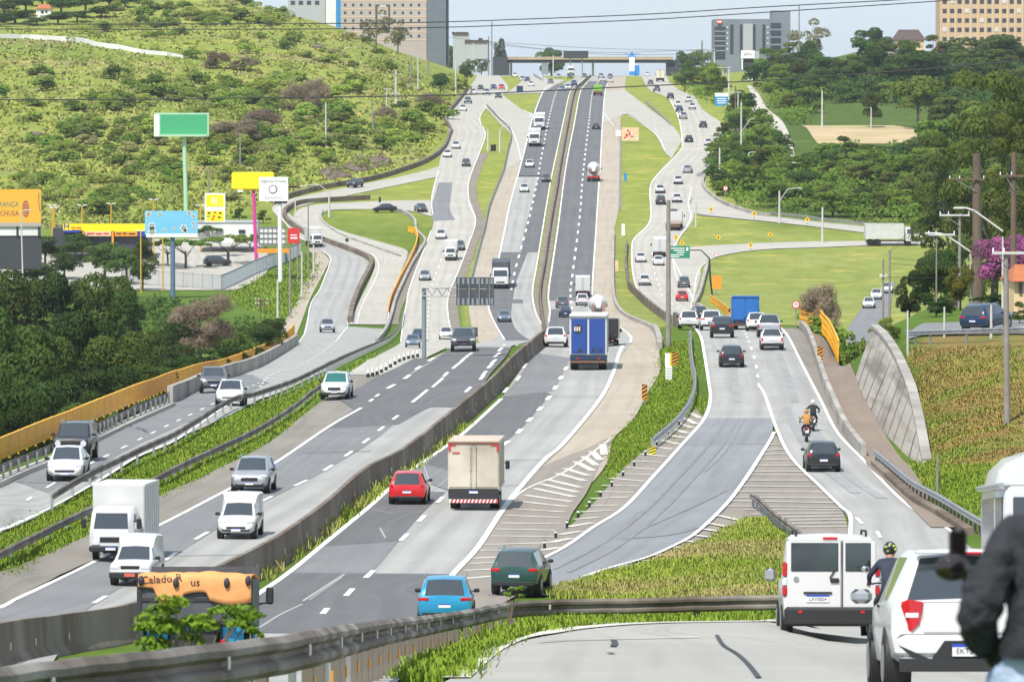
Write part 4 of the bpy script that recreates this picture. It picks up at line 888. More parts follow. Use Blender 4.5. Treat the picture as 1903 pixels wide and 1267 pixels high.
MVAN=[(-1.98,.76,.32,.85,.70,.9,'B'),(-1.96,.82,.28,.95,.76,1.78,'B'),(-.45,.83,.26,.95,.77,1.86,'B'),(-.15,.835,.24,.93,.68,1.80,'B'),(0.06,.835,.23,.92,.60,1.46,'G'),(.42,.83,.23,.91,.59,1.43,'W'),(1.06,.82,.23,.90,.68,.95,'B'),(1.6,.80,.24,.80,.62,.86,'B'),(1.84,.74,.28,.68,.56,.75,'B'),(1.95,.62,.36,.52,.46,.58,'B')]
car_kind('panel_van',3.95,1.66,MVAN,(.29,.18,(-1.28,1.26)),((.58,1.78,.72),(.32,.22,.14),.3),((.74,-1.95,.75),(.14,.08,.36)),((0,1.93,.48),(.85,.07,.12)),(0,1.97,.40),(0,-1.985,.5),(.9,.75,1.0),bumpF=((0,1.92,.38),(1.2,.1,.1)))
FIOR=[(-2.05,.72,.32,.80,.62,.86,'B'),(-2.0,.79,.28,.9,.68,1.72,'B'),(-.5,.80,.26,.9,.70,1.84,'B'),(-.12,.80,.24,.89,.66,1.80,'B'),(.10,.80,.24,.88,.58,1.42,'G'),(.40,.80,.24,.88,.575,1.39,'W'),(.98,.79,.24,.88,.66,.93,'B'),(1.75,.78,.25,.82,.64,.86,'B'),(1.95,.77,.28,.78,.62,.80,'B'),(2.0,.74,.34,.55,.60,.60,'B')]
car_kind('square_van',4.1,1.62,FIOR,(.285,.175,(-1.35,1.25)),((.57,1.97,.69),(.36,.08,.15)),((.72,-2.02,.7),(.12,.08,.3)),((0,1.99,.70),(.72,.05,.12)),None,(0,-2.07,.5),(.88,.7,.98),[('number_plate',MB().box((0,0,0),(.40,.012,.13)).mesh('number_plate','plate_red'),False,Matrix.Translation((0,2.11,.42)))],bumpF=((0,2.02,.40),(1.56,.16,.24)))
SPICK=[(-2.1,.78,.42,.80,.70,.86,'B'),(-2.06,.82,.36,.92,.74,.97,'B'),(-.6,.83,.28,.94,.75,.99,'R'),(-.36,.83,.25,.93,.57,1.46,'B'),(-.26,.83,.24,.93,.58,1.48,'G'),(.42,.83,.23,.92,.58,1.45,'W'),(1.1,.82,.23,.90,.68,.95,'B'),(1.7,.80,.25,.80,.62,.85,'B'),(1.92,.74,.28,.68,.56,.74,'B'),(2.05,.62,.36,.52,.46,.58,'B')]
car_kind('small_pickup',4.2,1.68,SPICK,(.3,.19,(-1.35,1.3)),((.6,1.84,.70),(.34,.24,.15),.35),((.72,-2.07,.78),(.14,.1,.26)),((0,2.02,.47),(.9,.07,.14)),(0,2.07,.38),(0,-2.11,.60),(.9,.8,.98),bumpR=((0,-2.06,.40),(1.5,.14,.26)))
# --- trucks -----------------------------------------------------------------
def cab_mesh(w,y0,y1,z0,z1,rake=.25,mb=None):
 """cab-over: rings along z"""
 mb=mb or MB();R=[]
 for z,f,k in((z0,0,.02),(z0+.25,0,0),(z0+(z1-z0)*.48,0.0,0),(z0+(z1-z0)*.9,-rake,.06),(z1,-rake-.25,.16)):
  hw=w/2-k;yf=y1+f;yr=y0
  R.append([(-hw+.1,yr,z),(hw-.1,yr,z),(hw,yr+.1,z),(hw,yf-.22,z),(hw-.2,yf,z),(-hw+.2,yf,z),(-hw,yf-.22,z),(-hw,yr+.1,z)])
 return mb.loft(R,0,True,True)
def truck(name,L,W,cab=(2.0,.5,2.3,1.9),box=None,boxmat='box_white',kindrear='doors',tyre=(.40,.24),axles=(1.2,-1.4),dual=True,front=True,sidet=None):
 """cab=(width,length,z_top) ; box=(width,length,z0,z1) ; y forward, front at L/2"""
 K=Kind(name,L,W);cw,cl,cz0,cz1=cab;yf=L/2;y0=yf-cl
 K.add('cab',cab_mesh(cw,y0,yf,cz0,cz1).mesh('cab','paint_white',40),True)
 h=cz1-cz0;za=cz0+h*.52;zb=cz0+h*.88;rk=.25
 def fy(z):t=(z-(cz0+h*.48))/(h*.42);return yf-rk*max(0,min(1,t))+.012
 g=MB().add([(-cw/2+.2,fy(za),za),(cw/2-.2,fy(za),za),(cw/2-.26,fy(zb),zb),(-cw/2+.26,fy(zb),zb)],[(0,1,2,3)][::-1]);K.add('windscreen',g.mesh('windscreen','car_glass'))
 for sx in(-1,1):
  x=sx*(cw/2+.008);x2=sx*(cw/2-.03)
  K.add('side_window',MB().add([(x,yf-.3,za),(x,y0+.25,za),(x2,y0+.25,zb-.05),(x2,yf-.5,zb-.05)],[(0,1,2,3)]).mesh('side_window','car_glass'))
  K.add('headlight',MB().rbox((sx*(cw/2-.28),yf+.0,cz0+.32),(.34,.1,.2),.03).mesh('headlight','headlight'))
  K.add('wing_mirror',MB().rbox((sx*(cw/2+.22),yf-.15,za+.2),(.2,.1,.4),.04).cyl((sx*(cw/2-.02),yf-.2,za+.3),(sx*(cw/2+.2),yf-.15,za+.3),.02,.02,6).mesh('wing_mirror','trim_black'))
 K.add('grille',MB().rbox((0,yf+.0,cz0+.45),(cw*.5,.06,.2),.03).mesh('grille','trim_black'))
 K.add('front_bumper',MB().rbox((0,yf-.02,cz0+.08),(cw*.98,.2,.24),.05).mesh('front_bumper','trim_black'))
 K.add('number_plate',PLATE,mtx=Matrix.Translation((0,yf+.1,cz0+.1))@Matrix.Rotation(PI,4,'Z'),fine=True)
 K.add('chassis',MB().box((0,-.15,tyre[0]+.2),(.9,L*.9,.22)).box((0,-L/2+.3,tyre[0]+.05),(W*.85,.1,.3)).mesh('chassis','chassis'))
 ys=axles;K.wheels(tyre[0],tyre[1],cw/2-tyre[1]/2-.02,(ys[0],));K.wheels(tyre[0],tyre[1]*(1.9 if dual else 1),W/2-tyre[1]-.04,ys[1:])
 if box:
  bw,bl,z0,z1=box;yb=-L/2+.02;yc=yb+bl/2
  b=MB().rbox((0,yc,(z0+z1)/2),(bw,bl,z1-z0),.04,0);K.add('cargo_box',b.mesh('cargo_box',boxmat),False)
  r=MB()
  for sx in(-1,1):
   r.box((sx*bw/2,yc,z0+.05),(.05,bl,.1)).box((sx*bw/2,yc,z1-.05),(.05,bl,.1))
   for k in range(int(bl/.55)+1):r.box((sx*(bw/2+.004),yb+.05+k*.55,(z0+z1)/2),(.03,.035,z1-z0-.1))
  K.add('box_trim',r.mesh('box_trim',boxmat))
  if kindrear=='doors':
   for sx in(-1,1):
    K.add('cargo_door',MB().rbox((sx*bw*.25,yb-.015,(z0+z1)/2),(bw*.47,.03,z1-z0-.2),.01).mesh('cargo_door',boxmat))
    K.add('door_bar',MB().cyl((sx*.12,yb-.05,z0+.08),(sx*.12,yb-.05,z1-.15),.018,.018,6).box((sx*.12,yb-.06,z0+(z1-z0)*.42),(.05,.06,.05)).box((sx*.12,yb-.06,z0+.3),(.05,.05,.04)).box((sx*.12,yb-.06,z1-.3),(.05,.05,.04)).mesh('door_bar','galvanised'))
 for sx in(-1,1):K.add('taillight',MB().rbox((sx*W*.28,-L/2-.0,tyre[0]+.3),(.16,.08,.12),.02).mesh('taillight','taillight'))
 return K
truck('small_box_truck',5.6,2.15,(1.78,1.75,.45,2.15),(2.1,3.7,.85,3.0),'box_white','doors',(.35,.2),(1.75,-1.6))
K=truck('cream_box_truck',6.6,2.35,(2.0,1.6,.55,2.35),(2.3,4.8,.95,3.12),'box_cream','doors',(.39,.23),(2.2,-1.9))
K.add('box_roof',MB().box((0,-.88,3.13),(2.34,4.8,.05)).mesh('box_roof','box_roof'))
fr=MB();
fr.box((0,-3.32,3.06),(2.34,.06,.07),0).box((-1.1,-3.33,2.85),(.1,.04,.3),1).box((1.1,-3.33,2.85),(.1,.04,.3),1).box((-.95,-3.335,2.98),(.3,.03,.06),1).box((.95,-3.335,2.98),(.3,.03,.06),1)
K.add('marker_strip',fr.mesh('marker_strip',['paint_brown','hazard_red']))
bs=MB().box((0,-3.36,.42),(2.2,.08,.16),0)
for i in range(13):
 x=-1.05+i*.17;bs.add([(x,-3.405,.34),(x+.085,-3.405,.34),(x+.15,-3.405,.5),(x+.065,-3.405,.5)],[(0,1,2,3)],1)
K.add('rear_bumper',bs.mesh('rear_bumper',['hazard_white','hazard_red']));K.add('rear_panel',MB().box((0,-3.30,.74),(2.3,.1,.42)).mesh('rear_panel','chassis'));K.add('number_plate',PLATE,mtx=Matrix.Translation((0,-3.37,.84)))
K.add('decal',MB().box((-.8,-3.345,2.62),(.34,.01,.05)).mesh('decal','hazard_red'))
K=truck('blue_truck',9.0,2.6,(2.4,2.0,.7,2.9),(2.55,6.6,1.05,3.75),'box_white','none',(.5,.28),(3.0,-2.2,-3.4))
for sx in(-1,1):K.add('cargo_door',MB().rbox((sx*.62,-4.51,2.35),(1.1,.06,2.42),.02).mesh('cargo_door','curtain_blue'))
em=MB().cyl((-.72,-4.53,2.85),(-.72,-4.55,2.85),.32,.32,18,0)
for i,x in enumerate((-.92,-.76,-.60)):em.box((x,-4.555,2.86),(.1,.012,.3),1)
K.add('emblem',em.mesh('emblem',['letter_dark','paint_cream']));de=MB()
for x in(-.55,.36,.85):de.box((x,-4.55,1.36),(.32 if x<0 else.2,.01,.22),0)
K.add('decal',de.mesh('decal','letter_dark'));K.add('roof_edge',MB().rbox((0,-4.42,3.78),(2.62,.4,.22),.05).mesh('roof_edge','box_white'))
K.add('rear_bumper',MB().box((0,-4.42,.58),(2.4,.1,.14)).mesh('rear_bumper','paint_brown'));K.add('rear_panel',MB().box((0,-4.4,.88),(2.5,.12,.36)).mesh('rear_panel','paint_navy'))
truck('cab_over_truck',8.5,2.5,(2.4,1.9,.6,2.9),(2.5,6.3,1.0,3.5),'box_white','doors',(.48,.28),(2.8,-2.2,-3.3))
truck('semi_truck',12.0,2.55,(2.45,2.1,.55,3.1),(2.55,9.6,1.1,3.9),'dark_steel','doors',(.5,.28),(4.7,2.6,-4.0,-5.0))
K=truck('flatbed_truck',8.0,2.5,(2.35,1.9,.6,2.7),None,None,'none',(.48,.28),(2.7,-2.0,-3.0))
K.add('flatbed',MB().box((0,-1.0,1.1),(2.45,5.9,.14)).box((0,-3.9,.8),(2.4,.08,.3)).mesh('flatbed','paint_brown'))
K=truck('mixer_truck',8.2,2.5,(2.4,1.9,.6,2.8),None,None,'none',(.5,.28),(2.8,-1.8,-3.0))
prof=[(-3.7,2.75,.55),(-3.2,2.65,.85),(-2.2,2.5,1.2),(-.9,2.35,1.25),(.6,2.15,1.0),(1.3,2.1,.6)]
dr=MB();dr.loft([[(r*math.cos(2*PI*k/18),y,z+r*math.sin(2*PI*k/18))for k in range(18)]for y,z,r in prof],0,True,True);K.add('mixer_drum',dr.mesh('mixer_drum','paint_white'))
K.add('chute',MB().add([(-.5,-3.7,3.3),(.5,-3.7,3.3),(.25,-4.1,2.0),(-.25,-4.1,2.0),(-.5,-3.5,3.3),(.5,-3.5,3.3),(.25,-3.95,2.0),(-.25,-3.95,2.0)],[(0,1,2,3),(7,6,5,4),(0,4,5,1),(1,5,6,2),(2,6,7,3),(3,7,4,0)]).mesh('chute','paint_white'))
K.add('rear_ladder',MB().box((-.8,-3.9,1.6),(.08,.08,1.8)).box((.8,-3.9,1.6),(.08,.08,1.8)).box((0,-3.95,.9),(2.4,.1,.3)).mesh('rear_ladder','hazard_red'))
K=truck('tanker_truck',10.0,2.5,(2.4,2.0,.6,2.9),None,None,'none',(.5,.28),(3.6,1.9,-3.2,-4.3))
tk=MB();tk.loft([[(r*1.15*math.cos(2*PI*k/18),y,2.15+r*math.sin(2*PI*k/18))for k in range(18)]for y,r in((-4.9,.6),(-4.7,.95),(-4.2,1.05),(2.3,1.05),(2.5,.6))],0,True,True);K.add('tank',tk.mesh('tank','paint_white'))
# --- steering onto the roads --------------------------------------------------
def vmatrix(x,y,fwd,L):
 f=np.array(fwd)/np.linalg.norm(fwd);a=np.array((x,y))+f*L*.35;b=np.array((x,y))-f*L*.35
 za,zb=gz(*a),gz(*b);F3=Vector((a[0]-b[0],a[1]-b[1],za-zb)).normalized();Rt=F3.cross(Vector((0,0,1))).normalized();U=Rt.cross(F3)
 M=Matrix.Identity(4)
 for i in range(3):M[i][0],M[i][1],M[i][2]=Rt[i],F3[i],U[i]
 M.translation=Vector((x,y,(za+zb)/2+O3+.01));return M
def veh(kind,px,py,face,paint,label,cat='car',name=None,lod=None,yaw=0.0,head=None,over=None,group='vehicles on the highway',rep=None):
 g=G(px,py,O3);t=steer_dir(g.x,g.y)if head is None else np.array(head,float)/np.linalg.norm(head)
 if yaw:c,s=math.cos(math.radians(yaw)),math.sin(math.radians(yaw));t=np.array((t[0]*c-t[1]*s,t[0]*s+t[1]*c))
 K=KINDS[kind];L=K.L
 c=np.array((g.x,g.y))+t*(L/2 if head is None else 0)
 fw=t if face=='A' else-t
 s=F/g.y*K.W
 if lod is None:lod=0 if s>34 else 1
 root=thing(name or{'car':'car','pickup truck':'pickup_truck','truck':'truck','van':'van'}.get(cat,'car'),label,cat,group=group,mtx=vmatrix(c[0],c[1],fw,L))
 spawn(kind,root,paint,lod,over);return root
V=veh
V('off_roader',131,856,'T','paint_black','black boxy off-road car with round headlights beside the yellow bridge railing')
V('sedan',120,895,'T','paint_white','white sedan just ahead of the black off-road car at the far left')
V('suv',397,730,'T','paint_grey','dark grey SUV next to the concrete parapet on the left service road')
V('hatchback',426,754,'T','paint_white','white hatchback driving beside the dark grey SUV on the left service road')
V('suv',609,618,'T','paint_silver','silver SUV alone on the left service road below the dark winding wall')
V('small_box_truck',590,460,'T','paint_white','white delivery van coming down behind the red sign','van')
V('small_box_truck',206,1045,'T','paint_white','white box truck with tall cargo box at lower left','truck')
V('square_van',241,1089,'T','paint_white','square white van with dark bumper and red plate overlapping the white box truck','van')
V('panel_van',438,1002,'T','paint_white','white high-roofed panel van next to the median barrier','van')
V('suv',463,918,'T','paint_silver','silver SUV with black grille on the shoulder line of the inbound carriageway')
V('suv',621,743,'T','paint_white','white SUV with a green tinted windscreen beside the left grass strip',over={'windscreen':'green_glass'})
V('pickup',861,654,'T','paint_dark_grey','wide dark pickup at the crest under the overhead sign gantry','pickup truck',yaw=4)
V('sedan',938,599,'T','paint_steel_blue','grey blue sedan alone on the inbound carriageway behind the crest')
V('semi_truck',930,537,'T','paint_white','white semi truck with a dark trailer beside the sign gantry','truck')
V('sedan',974,358,'T','paint_white','white sedan in the middle of the inbound climb, nearer of two')
V('hatchback',1015,339,'T','paint_dark_grey','dark hatchback hugging the median barrier on the inbound climb')
V('hatchback',984,312,'T','paint_white','white hatchback below the two white lorries on the inbound climb')
V('cab_over_truck',993,273,'T','paint_white','white lorry coming down the inbound climb, the nearer of a pair','truck')
V('cab_over_truck',1002,242,'T','paint_white','white lorry following close behind another white lorry on the inbound climb','truck')
V('hatchback',767,646,'T','paint_steel_blue','small grey blue car in front of the gantry post on the left frontage road')
V('hatchback',778,634,'T','paint_navy','dark car half hidden behind the gantry post on the left frontage road')
V('sedan',829,631,'T','paint_white','white sedan behind the dark pickup on the left frontage road')
V('sedan',789,522,'T','paint_silver','silver sedan left of the overhead gantry arm')
V('small_box_truck',837,485,'T','paint_white','white minibus with a wide windscreen on the left frontage road','van')
V('hatchback',853,466,'T','paint_grey','grey car passing just behind the white minibus')
V('sedan',819,445,'T','paint_white','white sedan below the dark repair patch on the left frontage road')
V('sedan',787,395,'T','paint_dark_grey','dark sedan waiting where the loop ramp leaves the frontage road',yaw=-25)
V('sedan',692,394,'T','paint_black','black sedan on the loop ramp above the oval grass island',yaw=-15)
V('suv',651,349,'T','paint_dark_grey','dark SUV on the narrow road at the foot of the hill',yaw=-8)
V('hatchback',866,310,'T','paint_dark_grey','dark hatchback next to the long grass island')
V('hatchback',831,293,'T','paint_white','white hatchback near the bend of the brown roadside wall')
V('sedan',847,277,'T','paint_white','white sedan in the upper bend of the left frontage road')
V('hatchback',860,207,'T','paint_white','white car near the top of the left frontage road')
V('suv',869,193,'T','paint_grey','grey SUV near the top of the left frontage road')
V('hatchback',880,176,'T','paint_white','white car leftmost in the queue at the top junction')
V('sedan',893,168,'T','paint_black','black car second in the queue at the top junction')
V('suv',904,177,'T','paint_silver','silver car in the middle of the queue at the top junction')
V('hatchback',917,167,'T','paint_navy','navy car between silver car and red car at the top junction')
V('hatchback',932,167,'T','paint_red','red car rightmost in the queue at the top junction')
V('sedan',926,183,'T','paint_dark_grey','dark sedan turning just ahead of the queue at the top junction')
for px,py,k,c,l in((949,136,'sedan','paint_dark_grey','dark car entering below the left end of the overpass'),(966,134,'suv','paint_grey','grey SUV below the overpass next to the far green mound'),(957,144,'hatchback','paint_white','white car below the left end of the overpass'),(980,152,'hatchback','paint_navy','navy car in the far junction queue'),(987,161,'sedan','paint_white','white sedan at the front of the far junction queue'),(971,151,'hatchback','paint_silver','silver car in the far junction queue'),(1023,156,'sedan','paint_grey','grey car crossing the pale far junction'),(1038,146,'sedan','paint_silver','silver car on the pale far junction below the big round tree')):
 V(k,px,py,'T',c,l)
for px,py,k,c,l in((1045,170,'sedan','paint_steel_blue','steel blue car nearest in the inbound cluster below the overpass'),(1055,168,'suv','paint_white','white SUV nearest in the inbound cluster below the overpass'),(1066,160,'suv','paint_navy','navy SUV in the inbound cluster below the overpass'),(1059,147,'hatchback','paint_dark_grey','dark car in front of the white bus below the overpass'),(1086,145,'sedan','paint_grey','grey sedan beside the far median below the overpass')):
 V(k,px,py,'T',c,l)
V('cab_over_truck',1061,141,'T','paint_white','white lorry left of the far median below the overpass','truck');V('cab_over_truck',1075,139,'T','paint_white','white lorry second from the far median below the overpass','truck')
V('hatchback',756,938,'A','paint_red','bright red hatchback seen from behind beside the cream box truck')
V('cream_box_truck',880,948,'A','paint_white','cream box truck with striped red and white rear bumper','truck')
V('blue_truck',1093,688,'A','paint_white','truck with blue rear doors and a round emblem at the crest','truck')
V('small_box_truck',1124,644,'A','paint_white','white truck with a dark rear just right of the blue-doored truck','truck',over={'cargo_box':'paint_black','cargo_door':'trim_black','box_trim':'box_white'}).scale.z=.70
V('hatchback',1032,645,'A','paint_white','white hatchback beside the far end of the median barrier')
V('suv',1082,568,'A','paint_white','white car directly behind the brown flatbed, above the blue-doored truck')
V('small_box_truck',1083,552,'A','paint_brown','brown and white truck ahead of the white car on the outbound carriageway','truck')
V('suv',1045,573,'A','paint_grey','grey SUV in the left outbound lane behind the crest')
V('sedan',1051,590,'A','paint_navy','navy sedan left of the blue-doored truck')
V('mixer_truck',1112,600,'A','paint_white','concrete mixer with round white drum above the blue-doored truck','truck')
V('mixer_truck',1103,338,'A','paint_white','concrete mixer alone halfway up the outbound climb','truck')
V('sedan',1108,241,'A','paint_dark_grey','dark sedan alone high on the outbound climb')
V('flatbed_truck',1111,178,'A','paint_lime','lime green flatbed lorry near the top of the outbound climb','truck')
for px,py,k,c,l in((1117,146,'suv','paint_silver','silver car above the lime green lorry'),(1134,154,'suv','paint_white','white car right of the lime green lorry'),(1134,146,'hatchback','paint_grey','grey car at the top of the outbound climb near the blue totem'),(1121,152,'hatchback','paint_white','small white car directly beyond the lime green lorry')):
 V(k,px,py,'A',c,l)
R_=[(1198,531,'suv','paint_white','white SUV left of the tall grey pole, nearer of two'),(1191,488,'sedan','paint_white','white car left of the tall grey pole, farther of two'),(1224,494,'sedan','paint_white','white car half hidden by the tall grey pole'),(1226,360,'small_pickup','paint_white','white pickup in the left lane above the tall grey pole'),(1228,381,'suv','paint_dark_grey','dark SUV at the tip of the tall grey pole'),(1258,377,'suv','paint_white','white SUV right of the tip of the tall grey pole'),(1260,343,'small_pickup','paint_white','white pickup below the curve of the right frontage road'),(1277,322,'sedan','paint_silver','silver sedan in the curve of the right frontage road'),(1281,265,'sedan','paint_black','black sedan in the left lane of the upper right frontage road'),(1316,271,'hatchback','paint_white','white hatchback with red rear lights in the upper right lane'),(1307,238,'hatchback','paint_black','black hatchback in the right lane of the upper frontage road'),(1270,222,'suv','paint_silver','silver SUV in the upper frontage queue'),(1263,209,'sedan','paint_navy','navy sedan between two pale cars of the upper frontage queue'),(1260,199,'hatchback','paint_white','white hatchback behind the navy sedan of the upper frontage queue'),(1287,204,'small_pickup','paint_white','white small pickup at the right of the upper frontage queue'),(1280,191,'small_pickup','paint_white','white small pickup farthest right in the upper frontage queue'),(1246,185,'suv','paint_black','black SUV at the head of the upper frontage queue'),(1221,171,'suv','paint_grey','grey SUV below the brown truck at the top right'),(1203,142,'sedan','paint_white','white sedan beside the brown truck at the top right'),(1209,158,'hatchback','paint_grey','small grey car left below the brown truck at the top right'),(1271,535,'suv','paint_grey','grey SUV behind the red car on the right frontage road'),(1268,560,'hatchback','paint_red','red car on the right frontage road below the green direction sign'),(1303,592,'suv','paint_dark_grey','dark grey SUV at the bend behind the crest of the right ramp'),(1280,611,'hatchback','paint_white','white hatchback with red lights leftmost at the right crest'),(1322,614,'suv','paint_white','white SUV left of the black SUV at the right crest')]
for px,py,k,c,l in R_:V(k,px,py,'A',c,l)
V('small_box_truck',1226,478,'A','paint_white','white box van behind the tall grey pole','van')
V('flatbed_truck',1250,429,'A','paint_white','tow truck carrying a wine red car, right of the tall grey pole','truck')
V('hatchback',1250,418,'A','paint_wine','wine red car loaded on the tow truck bed').location.z+=1.15
V('cab_over_truck',1227,152,'A','paint_brown','brown and white truck at the top of the right frontage road','truck',over={'cargo_box':'paint_brown','cargo_door':'paint_cream'})
V('suv',1342,628,'A','paint_black','black SUV at the right crest with red rear lights')
V('blue_truck',1386,613,'A','paint_truck_blue','blue canvas truck on the right crest in front of the grass field','truck',over={'cargo_box':'paint_truck_blue','roof_edge':'paint_truck_blue','cargo_door':'paint_truck_blue','emblem':'none','decal':'none','box_trim':'paint_truck_blue'}).scale=(.86,.86,.72)
V('hatchback',1406,615,'A','paint_white','white hatchback squeezed between the blue canvas truck and the pickup')
V('pickup',1430,627,'A','paint_silver','silver pickup at the right crest beside the yellow railing','pickup truck')
V('small_pickup',1435,651,'A','paint_white','small white pickup with black bumper closest to the yellow railing','pickup truck')
V('hatchback',1360,683,'A','paint_black','black hatchback in the left lane of the right ramp')
V('hatchback',1531,877,'A','paint_black','black hatchback following the two motorcycles')
V('suv',826,1166,'A','paint_blue','bright blue SUV partly behind the front guardrail')
V('suv',955,1106,'A','paint_green','dark green SUV entering the ramp beside the hatched gore',yaw=-3)
for px,py,l in((1614,573,'white car nearest in the row on the lower street at right'),(1628,557,'white car in the middle of the row on the lower street at right'),(1648,545,'white car farthest in the row on the lower street at right')):V('sedan',px,py,'T','paint_white',l)
V('suv',1834,613,'A','paint_navy','dark blue station wagon parked on the upper street behind the wooden pole',head=(.55,1))
V('cab_over_truck',1655,455,'A','paint_white','white lorry with red lettering crossing on the exit road at right','truck',head=(1,.06))
V('suv',404,494,'A','paint_dark_grey','dark car parked in the pale parking lot below the young trees',head=(1,.25))
# ---------------------------------------------------------------- vehicles close to the camera, with more of their detail
def near_van():
 st=[(-2.08,.80,.36,1.08,.72,1.16,'B'),(-2.05,.85,.30,1.10,.71,1.80,'B'),(-1.9,.86,.28,1.10,.71,1.85,'B'),(-.2,.865,.27,1.08,.71,1.86,'G'),(.6,.86,.27,1.06,.68,1.80,'W'),(1.4,.85,.27,1.02,.72,1.08,'B'),(1.95,.80,.32,.85,.6,.9,'B'),(2.1,.68,.4,.6,.5,.65,'B')]
 g=G(1549,1191,O3);root=thing('van','white panel van with two rear doors waiting behind the front guardrail','van',group='vehicles on the near road',mtx=vmatrix(g.x,g.y+2.05,(.02,1),4.2))
 d=loft_car(st);d['body'].build('body','paint_white',root,40)
 d['windscreen'].build('windscreen','car_glass',root);d['side_window'][0].build('side_window','car_glass',root);d['side_window'][1].build('side_window','car_glass',root)
 t,ri=wheel_meshes(.31,.2)
 for y in(-1.3,1.35):
  for sx in(-1,1):w=put('wheel',t,root,mtx=Matrix.Translation((sx*.77,y,.31)));put('rim',ri,w)
 yb=-2.075
 for(x0,x1)in((-.80,.185),(.20,.80)):
  dr=MB().rbox(((x0+x1)/2,yb-.005,1.13),(x1-x0-.012,.04,1.26),.02).build('rear_door','paint_white',root)
  wx0,wx1=(x0+.09,x1-.06)if x0<0 else(x0+.05,x1-.10)
  MB().rbox(((wx0+wx1)/2,yb-.028,1.47),(wx1-wx0,.02,.50),.04).build('rear_window','car_glass',dr)
 MB().box((0.19,yb-.02,1.12),(.014,.03,1.3)).build('door_seam','trim_black',root)
 for sx in(-1,1):
  lm=MB().rbox((sx*.815,yb-.0,1.25),(.10,.09,.26),.03,0).rbox((sx*.815,yb-.0,1.03),(.10,.09,.16),.03,1).rbox((sx*.815,yb-.0,.87),(.10,.09,.18),.03,0)
  lm.build('taillight',['taillight','headlight'],root)
 MB().rbox((0,yb-.03,.42),(1.66,.16,.34),.05).build('rear_bumper','trim_black',root)
 for sx in(-1,1):MB().rbox((sx*.55,yb-.115,.5),(.08,.02,.05),.01).build('reflector','taillight',root)
 MB().rbox((-.02,yb-.03,1.80),(.26,.03,.05),.01).build('brake_light','taillight',root)
 pl=put('number_plate',PLATE,root,mtx=Matrix.Translation((-.24,yb-.035,.74)));put('plate_lettering',platetext('LXV5B24'),pl)
 MB().box((-.24,yb-.035,.84),(.5,.03,.035)).build('plate_light','trim_black',root)
 MB().rbox((.06,yb-.045,1.06),(.16,.04,.08),.03).cyl((-.03,yb-.05,1.10),(.06,yb-.05,1.24),.012,.012,6).build('door_handle','trim_black',root)
 MB().cyl((-.62,yb-.03,1.08),(-.62,yb-.04,1.08),.05,.05,14).build('badge','chrome',root)
 for sx in(-1,1):
  MB().rbox((sx*1.0,.9,1.12),(.2,.1,.24),.05).build('wing_mirror','paint_silver',root)
  MB().tube([(sx*.62,-1.95,1.84),(sx*.62,-1.85,1.93),(sx*.62,0,1.93),(sx*.62,.1,1.84)],.022,6).build('roof_rail','trim_black',root)
near_van()
